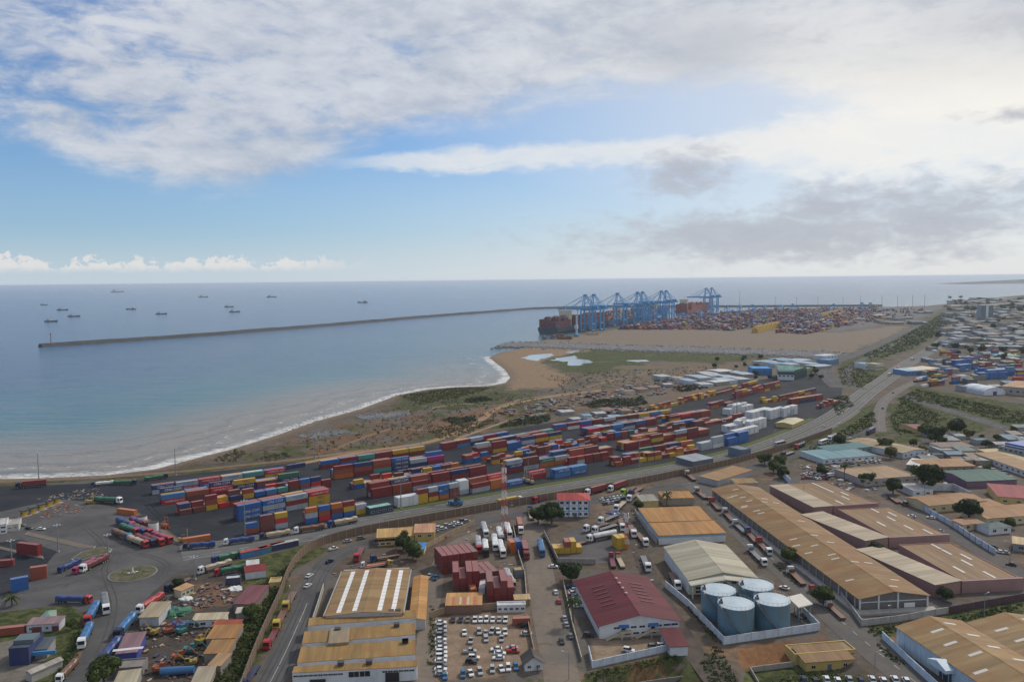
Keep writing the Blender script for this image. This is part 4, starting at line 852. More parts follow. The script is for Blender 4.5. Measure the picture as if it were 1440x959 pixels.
for i, (A, Bp, D, h, nm) in enumerate(zs):
    q = B('factory_bay', f'{nm} tan lean-to factory bay stepping down from the skylight warehouse', A, Bp, D, h, 'mono', .35, WWALL, (0.30, 0.185, 0.066), .1, 'factory', 'lean-to bays of the tan factory', rust=0.6)
    r = random.Random(i)
    for _ in range(2):
        x = r.uniform(-.3, .45) * q.w; mb = MB(); mb.box(-.9, -.7, 0, .9, .7, 1.5); mb.box(-1.0, -.8, 1.5, 1.0, .8, 1.65); mb.build('roof_vent', CHASSIS, q.rf, (x, q.d * .3, q.h + .7))
    if i == 1: mb = MB(); mb.box(-3.2, -q.d * .9, 0, 3.2, q.d * .45, 1.3); mb.build('roof_monitor', sheet_roof((0.30, 0.25, 0.17), 'y'), q.rf, (-q.w * .18, 0, q.h + .2))
    if i == 3:
        q.windows('f', 10, 4.6, 1.6, .8, -q.w * .49, -q.w * .1).windows('f', 6, 4.6, 1.6, .8, q.w * .22, q.w * .48); q.windows('f', 2, 3.2, 3.2, 2.6, -q.w * .05, q.w * .12)
        q.door('f', q.w * .3, 4, 4.5, (0.02, 0.02, 0.025)).door('f', -q.w * .3, 4.5, 3.0, (0.02, 0.02, 0.025))
B('side_wing', 'long narrow tan roofed wing along the lane', (576, 872), (598, 871), (583, 811), 5.5, 'gable_y', .9, GREYW, (0.46, 0.25, 0.085), .3, 'shed')
# --- yellow offices by the service road
b = B('yellow_office', 'low yellow office with tan roof behind dark trees', (531, 756), (582, 753), (536, 745), 6.0, 'mono', .6, YWALL, (0.50, 0.32, 0.12), .5, 'office').windows('f', 5, 3.3, 2.2, 1.5, -10, 2, (0.35, 0.08, 0.05)).windows('f', 3, .9, 1.8, 1.2, -10, -2); b.door('f', 6, 2, 2.6)
B('yellow_annex', 'taller yellow annex with pink stained roof', (583, 749), (611, 748), (584, 738), 8.0, 'mono', .5, YWALL, (0.52, 0.28, 0.16), .4, 'office').windows('f', 2, 5, 1.6, 1.3)
B('blue_canopy_shed', 'small shed with bright blue canopy roof under the trees', (581, 772), (596, 772), (587, 764), 3.0, 'mono', .4, YWALL, (0.06, 0.24, 0.55), .4, 'shed', rust=0)
# --- container depot sheds and car lot
b = B('striped_shed', 'open shed with orange and cream striped sheet roof', (627, 851), (677, 850), (628, 834), 5.0, 'gable_x', 1.0, (0.23, 0.13, 0.09), (0.52, 0.29, 0.12), .3, 'shed')
for i, x in enumerate((-.30, -.1, .02, .12, .3)): b.light(x * b.w, -b.d * .24, b.w * .06, b.d * .5, [(0.45, 0.12, 0.06), (0.55, 0.45, 0.3)][i % 2], 'roof_sheet')
b = B('site_cabin', 'long white site cabin with dark stencilled windows', (699, 852), (739, 851), (700, 847), 3.0, 'flat', 0, WWALL, (0.6, 0.6, 0.6), .1, 'cabin').windows('f', 5, 1.2, 1.1, .9)
B('timber_shelter', 'small tan roofed shelter beside the white cabin', (724, 843), (745, 842), (724, 838), 3.0, 'mono', .5, (0.25, 0.2, 0.15), (0.52, 0.38, 0.19), .3, 'shelter')
B('depot_kiosk', 'boxy tan topped kiosk at the depot gate', (724, 803), (737, 802), (725, 797), 3.4, 'flat', 0, (0.16, 0.17, 0.2), (0.5, 0.36, 0.16), .1, 'kiosk')
B('gatehouse', 'white gatehouse with dark hipped roof at the car lot entrance', (738, 932), (763, 930), (741, 921), 3.2, 'gable_y', 2.4, WWALL, (0.085, 0.07, 0.06), .7, 'gatehouse', rust=.1).windows('f', 2, 1.1, 1.0, .9).door('r', 0, 1.2, 2.1)
# --- maroon warehouse
b = B('maroon_warehouse', 'white walled warehouse with a broad maroon sheet roof', (843, 879), (955, 872), (812, 817), 8.5, 'gable_y', 5.4, WWALL, MAROON, .9, rust=.15, hf=.55)
b.windows('f', 6, 5.6, 1.9, 1.2, -b.w * .34, b.w * .30).windows('f', 4, 1.7, 1.9, 1.2, -b.w * .2, b.w * .22).windows('f', 2, 5.8, 2.2, 1.1, b.w * .30, b.w * .49, (0.05, 0.15, 0.4))
b.windows('l', 10, 5.5, 2, 1.3)
blu = paint((0.03, 0.12, 0.36), 0.5, 0.2, 'blue_awning')
for u in (-.20, .17):
    x = u * b.w; y = -b.d / 2
    b.box('door', x - .7, y - .07, 4.6, x + .7, y - .003, 7.0, GLASS); mb = MB(); mb.add([(x - 1.7, y - .01, 8.0), (x + 1.7, y - .01, 8.0), (x + 1.7, y - 1.6, 7.2), (x - 1.7, y - 1.6, 7.2), (x - 1.7, y - .01, 7.9), (x + 1.7, y - .01, 7.9), (x + 1.7, y - 1.6, 7.1), (x - 1.7, y - 1.6, 7.1)], [(3, 2, 1, 0), (4, 5, 6, 7), (2, 3, 7, 6), (1, 2, 6, 5), (3, 0, 4, 7)]); mb.build('awning', blu, b.root)
    mb = MB(); n = 12; mb.box(x - 1.3, y - 2.2, 4.2, x + 2.6, y - .02, 4.45)
    for k in range(n): mb.box(x - 1.3 - (k + 1) * .42, y - 2.1, 4.2 - (k + 1) * .34, x - 1.3 - k * .42, y - .5, 4.4 - (k + 1) * .34)
    mb.box(x - 1.2, y - 2.1, 0, x - .9, y - 1.8, 4.2); mb.box(x + 2.2, y - 2.1, 0, x + 2.5, y - 1.8, 4.2)
    mb.bar((x - 1.3 - n * .42, y - 2.15, 1.0), (x - 1.3, y - 2.15, 5.3), .05); mb.bar((x - 1.3, y - 2.15, 5.3), (x + 2.6, y - 2.15, 5.3), .05)
    mb.build('stair', paint((0.55, 0.45, 0.28), 0.8, 0.3, 'cream_concrete'), b.root)
vm = paint((0.50, 0.30, 0.30), 0.5, 0.2, 'pink_vent_metal'); vd = paint((0.10, 0.016, 0.022), 0.5, 0.2, 'dark_maroon_louvre_metal')  # louvre vents are dark maroon, close to the roof colour
for i in range(6):
    for sx in (-.27, .23):
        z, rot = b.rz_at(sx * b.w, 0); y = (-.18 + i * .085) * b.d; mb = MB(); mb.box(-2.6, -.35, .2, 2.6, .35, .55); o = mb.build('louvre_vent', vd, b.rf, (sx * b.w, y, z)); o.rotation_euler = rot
for i in range(4): mb = MB(); mb.bar((0, 0, 0), (0, 0, .9), .45, n=8); mb.bar((0, 0, .9), (0, 0, 1.3), .6, n=8, r2=.1); mb.build('ridge_vent', vm, b.rf, (0, (-.05 + i * .12) * b.d, b.h + b.rise))
B('maroon_annex', 'low white annex with plain maroon roof beside the maroon warehouse', (942, 909), (967, 908), (930, 886), 3.8, 'mono', .6, WWALL, MAROON, .5, 'annex', rust=.1).windows('l', 5, 1.5, 1.4, 1.2)
# --- pale grey roofed hall and blue banded orange halls
b = B('grey_hall', 'cream fronted hall with pale grey gabled roof beside the tanks', (969, 815), (1064, 812), (934, 769), 8.0, 'gable_y', 3.6, (0.62, 0.58, 0.46), PALE, .6, rust=.1, hf=.72)
b.box('side_cladding', -b.w / 2 - .12, -b.d / 2, 0, -b.w / 2 - .02, b.d / 2, 7.6, paint(WWALL, .6, .3, 'white_cladding', scale=.25))
b.windows('f', 6, 5.2, 1.8, 1.2, -b.w * .42, b.w * .36).windows('f', 2, 2.8, 1.8, 1.2, -b.w * .42, -b.w * .2).windows('f', 2, .8, 1.8, 1.2, -b.w * .42, -b.w * .2).windows('l', 4, 5.0, 1.6, 1.2, b.d * .2, b.d * .48)
mb = MB(); k = 3.2 / (b.w / 2)
for sx in (-1, 1): mb.add([(sx * (b.w / 2 + .6), -b.d / 2 - 4.5, 7.0), (0, -b.d / 2 - 4.5, 9.6), (0, -b.d / 2 - .65, 10.4), (sx * (b.w / 2 + .6), -b.d / 2 - .65, 7.4), (sx * (b.w / 2 + .6), -b.d / 2 - 4.5, 7.2), (0, -b.d / 2 - 4.5, 9.8), (0, -b.d / 2 - .65, 10.6), (sx * (b.w / 2 + .6), -b.d / 2 - .65, 7.6)], [(0, 1, 2, 3), (7, 6, 5, 4), (4, 5, 1, 0), (7, 4, 0, 3)] if sx > 0 else [(3, 2, 1, 0), (4, 5, 6, 7), (0, 1, 5, 4), (3, 0, 4, 7)])
mb.build('porch_roof', sheet_roof((0.52, 0.49, 0.38), 'x', rust=.1), b.root)
for x in (-b.w / 2 + .3, b.w / 2 - .3): b.box('porch_column', x - .25, -b.d / 2 - 4.2, 0, x + .25, -b.d / 2 - 3.7, 7.0, b.wm)
b1 = B('blue_banded_hall', 'rear orange roofed hall with white and blue banded wall', (912, 734), (1000, 731), (905, 717), 7.2, 'mono', 1.4, (0.24, 0.42, 0.56), ORNG, .4, 'warehouse', None, rust=.3)
b2 = B('blue_banded_hall', 'front orange roofed hall with white lower wall and blue band', (927, 753), (1020, 749), (921, 737.5), 6.4, 'mono', 1.0, (0.24, 0.42, 0.56), ORNG, .4, 'warehouse', None, rust=.3)
for q in (b1, b2): q.box('wall_base', -q.w / 2 - .1, -q.d / 2 - .1, 0, q.w / 2 + .1, q.d / 2 + .1, 4.4, paint(WWALL, .7, .35, 'white_render', scale=.25))
B('yellow_store', 'small yellow store with weathered grey roof by a palm', (903, 705), (926, 704), (904, 697), 4.0, 'mono', .6, YWALL, (0.30, 0.29, 0.24), .4, 'store')
B('orange_store', 'low store with orange roof behind the blue banded halls', (933, 701), (976, 700), (932, 693), 4.5, 'mono', .7, (0.33, 0.27, 0.2), ORNG, .3, 'store')
B('curved_tan_shed', 'broad low rust coloured roof beside the service road', (1010, 676), (1058, 661), (998, 666), 4.0, 'mono', .6, GREYW, (0.31, 0.185, 0.075), .3, 'shed', rust=.7)
B('brown_shed', 'small brown roofed lean-to at the head of the long shed', (1035, 680), (1066, 679), (1036, 674), 4.0, 'mono', .5, GREYW, TAN, .3, 'shed')
# --- the very long open shed
LS = B('long_transit_shed', 'very long rust brown transit shed with white framed open end', (1209, 841), (1304, 836), (1013, 687), 7.0, 'gable_y', 3.0, (0.10, 0.09, 0.08), (0.24, 0.145, 0.056), .9, rust=.8, hf=.70, wmat=paint((0.16, 0.15, 0.14), .9, .5, 'painted_shed_shade'))  # dark wall colour stands in for the shade inside the open shed
wt = paint((0.62, 0.62, 0.60), .6, .3, 'white_frame')
w, d = LS.w / 2, LS.d / 2
for x in (-w, -w * .45, w * .12, w): LS.box('end_column', x - .3, -d - .35, 0, x + .3, -d - .01, 7.0 + 3.0 * (1 - abs(x) / w) * .96, wt)
LS.box('end_beam', -w, -d - .3, 4.6, w, -d - .02, 5.0, wt)
mb = MB()
for sx in (-1, 1): mb.bar((sx * w, -d - .2, 6.9), (0, -d - .2, 9.9), .3)
mb.build('end_rafter', wt, LS.root); LS.box('sign_board', w * .3, -d - .4, 1.2, w * .62, -d - .31, 3.6, WHITE)
nb_ = 26
for i in range(nb_): y = -d + (i + .5) * LS.d / nb_; LS.box('side_column', -w - .3, y - .25, 0, -w - .02, y + .25, 6.6, wt if i < 3 else CONC)
LS.box('loading_platform', -w - 3.2, -d - 4, 0, -w - .35, d, 1.1, CONC).box('loading_platform', -w - .3, -d - 4, 0, w + 2, -d - .5, 1.1, CONC)
r = random.Random(5)
for i in range(26): LS.light(r.choice((-1, 1)) * r.uniform(.06, .42) * LS.w, r.uniform(-.47, .47) * LS.d, 3.4, 1.0, (0.5, 0.44, 0.36))
# --- three pink walled warehouses in a row
for nm, cr, rr_ in (('farthest', [(1144, 713), (1171, 711), (1101, 682)], [(1171, 711), (1230, 707), (1129, 679)]), ('middle', [(1217, 760), (1249, 755), (1157, 720)], [(1249, 755), (1329, 751), (1192, 716)]), ('nearest', [(1315, 822), (1351, 816), (1241, 768)], [(1351, 816), (1432, 812), (1273, 766)])):
    where = {'farthest': 'at the end of the row', 'middle': 'between its two neighbours', 'nearest': 'above the grassy bank'}[nm]
    q = B('pink_warehouse', f'dusty pink walled warehouse with rust roof and parapet {where}', rr_[0], rr_[1], rr_[2], 7.5, 'flat', 0, PINK, (0.245, 0.155, 0.07), .1, rust=.6, hf=.60)
    q.box('parapet_band', -q.w / 2 - .3, -q.d / 2 - 1.2, 0, q.w / 2 + 1.5, -q.d / 2 - .1, 7.9, q.wm)
    for i in range(6): q.light(random.Random(i + len(nm)).choice((-.22, .12, .3)) * q.w, (-.4 + .16 * i) * q.d, 1.0, 7.0, (0.60, 0.57, 0.52))
    for x in (-.25, .0, .25): q.box('valley_gutter', x * q.w - .25, -q.d * .48, 7.6, x * q.w + .25, q.d * .48, 7.72, paint((0.24, 0.18, 0.13), .8, .3, 'gutter_metal'), q.rf)
    m_ = B('cream_roof_bay', f'cream roofed pink bay fronting the pink warehouse {where}', cr[0], cr[1], cr[2], 8.2, 'mono', .5, PINK, CREAM, .4, 'warehouse', rust=.1, axis='x', hf=.60)
# --- bottom right double gable
wb = paint((0.50, 0.60, 0.68), .6, .3, 'pale_blue_cladding', scale=.3)
for nm, A, Bp, D in (('near the pale blue gate', (1395, 971), (1500, 960), (1288, 879)), ('behind the valley gutter', (1500, 960), (1620, 950), (1376, 875))):
    q = B('rust_roofed_factory', f'large rust roofed factory hall with pale blue cladding {nm}', A, Bp, D, 9.0, 'gable_y', 3.6, BWALL, (0.275, 0.175, 0.072), .5, 'factory', rust=.7, wmat=wb, hf=.70).lights(9, len(nm), 4.5, 1.2, (0.55, 0.5, 0.44))
    if nm[0] == 'n':
        for i in range(16): y = -q.d / 2 + (i + .5) * q.d / 16; q.box('cladding_rib', -q.w / 2 - .15, y - .1, 0, -q.w / 2 - .02, y + .1, 8.6, paint((0.66, 0.72, 0.76), .6, .2, 'light_rib'))
        q.door('l', q.d * .06, 5, 6, (0.05, 0.07, 0.09))
        mb = MB(); mb.xprism([(-4, 6.0), (4, 6.0), (4, 7.5), (0, 9.5), (-4, 7.5)], -3.2, -.05); (x, y, _), rr2 = q.pl('l', q.d * .06); mb.build('door_gable', wb, q.root, (x, y, 0), rr2)
# --- yellow house on the lower terrace
b = B('yellow_house', 'yellow house wing with rust tiled roof on the lower grass terrace', (1133, 931), (1200, 926), (1130, 912), 3.6, 'mono', 1.2, YWALL, RUSTR, .5, 'house', z0=-2.5).windows('f', 3, 1, 1.3, 1.1).door('f', 0, 1.1, 2.1)
B('yellow_house', 'yellow house with flat brown roof behind its rust roofed wing', (1118, 921), (1203, 914), (1118, 907), 4.0, 'flat', 0, YWALL, (0.30, 0.22, 0.13), .4, 'house', z0=-2.5).windows('f', 5, 1.2, 1.2, 1.2, fc=(.2, .1, .05))
a_, b_, d_ = G(1123, 856, 5.0), G(1143, 851, 5.0), G(1107, 841, 5.0); rz_ = math.atan2((b_ - a_).y, (b_ - a_).x); w_ = (b_ - a_).length; l_ = (d_ - a_).length
root = empty('loading_canopy', (a_.x, a_.y, 0), rz_, 'flat cream canopy on dark posts over the tanker loading rack', 'canopy'); ux = (b_ - a_).normalized(); dl = Vector(((d_ - a_).dot(ux), (d_ - a_).dot(Vector((-ux.y, ux.x, 0)))))
mb = MB(); mb.prism([(0, 0), (w_, 0), (w_ + dl.x, dl.y), (dl.x, dl.y)], 5.2, 5.6); mb.build('roof', paint((0.60, 0.56, 0.48), .7, .3, 'cream_canopy'), root)
for u, v in ((.1, .1), (.9, .1), (.1, .9), (.9, .9)): mb = MB(); x, y = u * w_ + v * dl.x, v * dl.y; mb.box(x - .2, y - .2, 0, x + .2, y + .2, 5.2); mb.build('post', STEEL, root)
mb = MB(); x, y = .5 * w_ + .5 * dl.x, .5 * dl.y; mb.box(x - 2, y - 3, 0, x + 2, y + 3, .4); [mb.bar((x - 1, y + k * 1.4, .4), (x - 1, y + k * 1.4, 3), .12) for k in (-1, 0, 1)]; mb.build('loading_rack', CHASSIS, root)
# --- three storey office
b = B('three_storey_office', 'white three storey office with blue trim and red hipped roof', (786, 703), (828, 703), (785, 694), 10.5, 'hip', 2.6, (0.76, 0.77, 0.78), (0.40, 0.06, 0.05), 1.0, 'office', rust=0, hf=.82)
bt = paint((0.08, 0.30, 0.55), .5, .15, 'blue_trim')
for z in (3.4, 6.9): b.box('string_course', -b.w / 2 - .12, -b.d / 2 - .12, z, b.w / 2 + .12, b.d / 2 + .12, z + .3, bt)
for x in (-.5, -.17, .17, .5): b.box('pilaster', x * b.w - .22, -b.d / 2 - .2, 0, x * b.w + .22, -b.d / 2 - .002, 10.4, bt)
for z in (1.0, 4.5, 8.0): b.windows('f', 5, z, 1.7, 1.5); b.windows('l', 2, z, 1.4, 1.4)
b.door('f', b.w * .04, 1.6, 2.4)
# --- the left compounds
b = B('gate_office', 'white two storey office at the toll lanes', (-22, 741), (9, 737), (-18, 732), 7.0, 'flat', 0, WWALL, (0.5, 0.5, 0.5), .1, 'office').windows('f', 3, 1.2, 1.8, 1.2).windows('f', 3, 4.4, 1.8, 1.2)
B('gate_store', 'grey concrete store beside the toll office', (9, 739), (26, 737), (10, 731), 5.0, 'flat', 0, (0.48, 0.46, 0.42), (0.4, 0.4, 0.38), .1, 'store').windows('f', 2, 2.5, 1, .8)
B('bungalow', 'low bungalow with mauve roof and striped doors in the grass compound', (37, 879), (83, 876), (39, 871), 3.2, 'mono', .5, (0.55, 0.56, 0.62), (0.27, 0.19, 0.20), .3, 'bungalow').door('f', -2, 3, 2.2, (.16, .03, .03)).door('f', 4, 2, 2.2, (.16, .03, .03)).windows('f', 4, 1, .9, 1)
B('green_hut', 'tiny hut with pale green roof behind the bungalow', (57, 867), (71, 866), (58, 859), 3.0, 'hip', 1, (0.45, 0.43, 0.38), (0.20, 0.33, 0.27), .2, 'hut', rust=0)
b = B('blue_silo_house', 'blue walled plant house with grey cluttered roof', (12, 913), (40, 911), (18, 893), 8.5, 'flat', 0, (0.015, 0.025, 0.12), (0.09, 0.11, 0.12), .2, 'plant house'); b.box('roof_tank', -3, -2, 8.6, 3, 3, 10.6, paint((0.10, 0.14, 0.16), .6, .4, 'grey_tank'), b.rf)
B('blue_canopy_store', 'store with bright blue canopy beside the plant house', (43, 914), (66, 912), (45, 901), 3.6, 'mono', .8, (0.3, 0.28, 0.26), (0.10, 0.13, 0.15), .3, 'store').box('canopy_edge', -5.5, -5.4, 2.2, 5.5, -4.6, 3.6, paint((0.03, 0.22, 0.5), .4, .2, 'blue_fascia'))
B('long_grey_shed', 'long narrow grey roofed shed beside the grass slope', (36, 944), (44, 947), (60, 918), 3.4, 'gable_y', .6, (0.4, 0.38, 0.35), (0.36, 0.33, 0.29), .3, 'shed', rust=.2)
B('cream_roof_shed', 'open shed with cream roof beside the truck road', (196, 868), (223, 867), (208, 849), 4.0, 'mono', .6, (0.3, 0.3, 0.3), (0.38, 0.32, 0.21), .4, 'shed', rust=.4, wmat=paint((0.45, 0.47, 0.5), .8, .5, 'faded_grey_wall'))
b = B('mauve_roof_shop', 'blue walled shop with mauve and white roof', (164, 919), (192, 916), (177, 894), 4.2, 'mono', .8, (0.03, 0.05, 0.30), (0.25, 0.15, 0.165), .4, 'shop', rust=.1).light(0, -4.5, 9, 1.4, (0.62, 0.6, 0.6), 'white_eave_sheet')
B('low_concrete_roof', 'low grey slab roof next to the blue shop', (163, 941), (200, 938), (165, 929), 3.0, 'flat', 0, (0.2, 0.19, 0.18), (0.25, 0.23, 0.21), .2, 'shed')
B('cream_slab_roof', 'cream slab roof at the foot of the machinery yard', (158, 966), (190, 962), (163, 946), 3.4, 'mono', .4, (0.3, 0.28, 0.26), (0.43, 0.38, 0.27), .2, 'shed', rust=.2)
b = B('white_site_office', 'white site office with cream roof in the machinery yard', (271, 872), (316, 870), (271, 865), 3.2, 'mono', .5, (0.66, 0.69, 0.74), (0.50, 0.42, 0.28), .4, 'site office', rust=.1).windows('f', 4, 1, 1.7, 1.1, -8, 8)
B('small_cream_house', 'small cream house beside the machinery yard entrance', (255, 831), (272, 823), (258, 823), 3.6, 'mono', .4, (0.52, 0.46, 0.30), (0.50, 0.30, 0.16), .3, 'house').windows('f', 3, 1.2, 1.2, 1.2)
B('dark_kiosk', 'navy kiosk with white flat roof behind the machinery yard', (317, 815), (338, 813), (318, 810), 3.0, 'flat', 0, (0.03, 0.04, 0.09), (0.62, 0.63, 0.66), .1, 'kiosk')
B('maroon_roof_shed', 'shed with plain maroon roof at the edge of the green bank', (329, 849), (357, 849), (343, 825), 4.5, 'mono', .6, (0.2, 0.16, 0.14), (0.20, 0.07, 0.08), .4, 'shed', rust=.2)
B('yellow_hut', 'tiny yellow hut under the embankment wall', (378, 820), (394, 819), (378, 813), 3.2, 'flat', 0, YWALL, (0.46, 0.36, 0.18), .1, 'hut').windows('f', 1, 1.2, 1, .9)
for i, (A, Bp, D, c, nm) in enumerate([((332, 862), (356, 860), (336, 856), (0.55, 0.50, 0.45), 'pale awning stall with white and tan sheets'), ((290, 898), (330, 897), (299, 881), (0.36, 0.19, 0.07), 'orange roofed workshop against the green bank'), ((299, 881), (336, 880), (303, 874), (0.36, 0.09, 0.04), 'bright red orange sheet roof above the orange workshop'),
        ((287, 919), (320, 918), (296, 902), (0.34, 0.19, 0.075), 'second orange workshop with a ragged eave'), ((293, 935), (310, 936), (301, 920), (0.42, 0.27, 0.14), 'small brown gabled lean-to by the ragged workshop'), ((267, 965), (292, 963), (278, 940), (0.38, 0.33, 0.24), 'grey brown roofed store at the foot of the green bank'),
        ((347, 800), (364, 798), (345, 790), (0.62, 0.60, 0.58), 'white roofed stall beside the container shops'), ((345, 805), (374, 801), (348, 797), (0.22, 0.03, 0.03), 'white hut with red roof behind the container shops')]):
    B('workshop_shed', nm, A, Bp, D, 3.6, 'mono', .5, (0.28, 0.25, 0.22) if i < 7 else WWALL, c, .3, 'shed', rust=.4)
for i, (A, Bp, cn) in enumerate([((341, 784), (373, 777), 'sky blue'), ((373, 776), (390, 771), 'teal'), ((391, 772), (410, 768), 'navy blue')]):
    a, q = G(*A), G(*Bp); rz = math.atan2(q.y - a.y, q.x - a.x); c = (a + q) / 2
    o = ob('container_shop', CM[40], None, (c.x, c.y, .03), rz); setmat(o, 0, cont_mat(cn)); tag(o, f'{cn} container shop with red roof sheet beside the highway', 'container shop')
    mb = MB(); mb.box(-6.3, -1.6, 2.62, 6.3, 1.4, 2.75); mb.build('roof_sheet', sheet_roof([(0.42, 0.08, 0.06), (0.30, 0.06, 0.05), (0.45, 0.42, 0.4)][i], 'y'), o)
b = B('bus_shelter', 'long shelter with pale green roof beside the yard verge', (520, 716), (553, 710), (519, 711), 4.0, 'flat', 0, (0.03, 0.05, 0.09), (0.28, 0.52, 0.44), .3, 'shelter', wmat=paint((0.04, 0.06, 0.1), .7, .3, 'dark_bus_side')).windows('f', 4, 1.2, 1.8, 1.2)
b = B('checkpoint', 'grey roofed checkpoint straddling the service road wall', (975, 649), (1003, 644), (967, 640), 5.5, 'mono', .4, (0.12, 0.14, 0.17), (0.30, 0.33, 0.37), .4, 'checkpoint', rust=0)
B('grey_guard_tower', 'grey blue guard box on the highway edge', (1042, 633), (1056, 631), (1041, 626), 8.5, 'flat', 0, (0.12, 0.17, 0.23), (0.2, 0.25, 0.3), .1, 'guard box').windows('f', 3, 4.6, 1.3, 2.2)
B('yellow_yard_office', 'yellow walled yard office with cream roof by the highway curve', (1114, 597), (1130, 590), (1112, 586), 5.0, 'gable_x', 1.6, YWALL, (0.55, 0.48, 0.30), .6, 'office', rust=0).windows('f', 4, 2, 1.2, 1.2)
# --- right hand district: (name,label, A,B,D,h,roof,rise,wall,roofc,cat)
for t in [('teal_roof_hall', 'low hall with pale teal roof and white skirting', (1158, 646), (1232, 640), (1155, 633), 5.0, 'mono', .8, WWALL, TEALR, 'hall'), ('teal_annex', 'bright teal roofed annex behind trees', (1168, 634), (1226, 628), (1168, 627), 4.5, 'mono', .6, (.2, .3, .3), (0.06, 0.17, 0.18), 'annex'),
          ('tan_loading_shed', 'tan gabled shed with blue tarped trucks at its side', (1270, 637), (1301, 632), (1241, 613), 6.0, 'gable_y', 1.5, (0.52, 0.57, 0.62), (0.31, 0.235, 0.13), 'shed'), ('bus_depot_canopy', 'long white depot canopy over parked vans', (1275, 653), (1301, 656), (1258, 642), 5.0, 'mono', .4, (.2, .2, .2), (0.62, 0.60, 0.54), 'canopy'),
          ('tan_office_block', 'tan roofed block with white parapet and roof light', (1216, 675), (1292, 669), (1211, 657), 6.0, 'flat', 0, (0.40, 0.35, 0.30), (0.33, 0.22, 0.12), 'block'), ('orange_row', 'orange roofed row behind the large dark tree', (1306, 657), (1372, 655), (1306, 647), 5.0, 'mono', .8, (.3, .24, .18), (0.33, 0.175, 0.065), 'shed'),
          ('green_roof_hall', 'large hall with dark green roof and purple gable', (1360, 677), (1430, 674), (1347, 661), 6.0, 'gable_x', 2.2, (0.17, 0.09, 0.17), GREENR, 'hall'), ('red_roof_school', 'yellow walled school block with bright red roof', (1404, 698), (1462, 702), (1396, 682), 6.5, 'mono', 1.0, YWALL, (0.28, 0.04, 0.05), 'school'),
          ('white_walled_house', 'white walled flat house with open courtyard', (1284, 690), (1312, 689), (1269, 680), 5.0, 'flat', 0, WWALL, (0.55, 0.52, 0.5), 'house'), ('orange_hall', 'cream walled hall with orange roof behind the white street wall', (1307, 711), (1386, 704), (1300, 697), 6.0, 'gable_x', 1.8, (0.58, 0.48, 0.28), (0.30, 0.155, 0.06), 'hall'),
          ('orange_school', 'long orange roofed school with ribbon windows', (1388, 729), (1480, 722), (1378, 713), 6.0, 'gable_x', 1.6, (0.58, 0.48, 0.28), (0.31, 0.16, 0.06), 'school'), ('orange_link', 'orange roofed link block between hall and school', (1366, 713), (1412, 710), (1362, 704), 5.0, 'mono', .6, (0.58, 0.48, 0.28), (0.32, 0.165, 0.06), 'block'),
          ('street_shop', 'small brown roofed shop against the white street wall', (1354, 738), (1384, 735), (1352, 731), 3.6, 'mono', .5, (0.55, 0.45, 0.28), (0.33, 0.17, 0.09), 'shop'), ('clinic', 'white clinic with dark teal hipped roof beside the street', (1391, 743), (1422, 740), (1389, 735), 3.8, 'hip', 1.4, WWALL, (0.06, 0.11, 0.12), 'clinic'),
          ('wall_row', 'long orange roofed terrace with white arcade wall', (1370, 637), (1470, 672), (1376, 628), 4.5, 'mono', .6, WWALL, (0.32, 0.20, 0.09), 'terrace'), ('colonnade', 'low colonnade building with brown roof and white posts', (1323, 629), (1369, 628), (1321, 623), 4.2, 'mono', .5, WWALL, (0.2, 0.15, 0.12), 'building'),
          ('tan_terrace', 'tan roofed row beyond the arcade wall', (1375, 632), (1445, 655), (1380, 625), 6.0, 'mono', .6, (.4, .35, .28), (0.45, 0.36, 0.2), 'terrace'), ('nearby_shed', 'cream roofed open stall at the end of the back street', (1425, 764), (1470, 770), (1420, 755), 4.0, 'mono', .5, (.25, .25, .25), (0.5, 0.38, 0.2), 'stall'),
          ('red_cottage', 'small yellow cottage with dark red roof above the cutting', (1287, 603), (1305, 602), (1284, 596), 4.0, 'gable_x', 1.5, YWALL, (0.22, 0.05, 0.06), 'cottage')]:
    b = B(t[0], t[1], t[2], t[3], t[4], t[5], t[6], t[7], t[8], t[9], .4, t[10], rust=.35); b.windows('f', max(2, int(b.w / 5)), t[5] * .38, 1.8, 1.4)
b = B('unfinished_block', 'grey unfinished concrete block with blue upper storey', (1404, 627), (1470, 641), (1410, 612), 11.0, 'flat', 0, (0.30, 0.31, 0.33), (0.3, 0.3, 0.3), .2, 'office block')
for z in (1, 4.6, 8.2): b.windows('f', 9, z, 2.2, 1.8).windows('l', 3, z, 2, 1.8)
b.box('blue_storey', -b.w * .44, -b.d * .4, 11.1, b.w * .5, b.d * .4, 15, paint((0.03, 0.10, 0.36), .5, .2, 'deep_blue_cladding')).box('storey_band', -b.w * .445, -b.d * .41, 12.4, b.w * .505, b.d * .41, 13.2, WHITE)
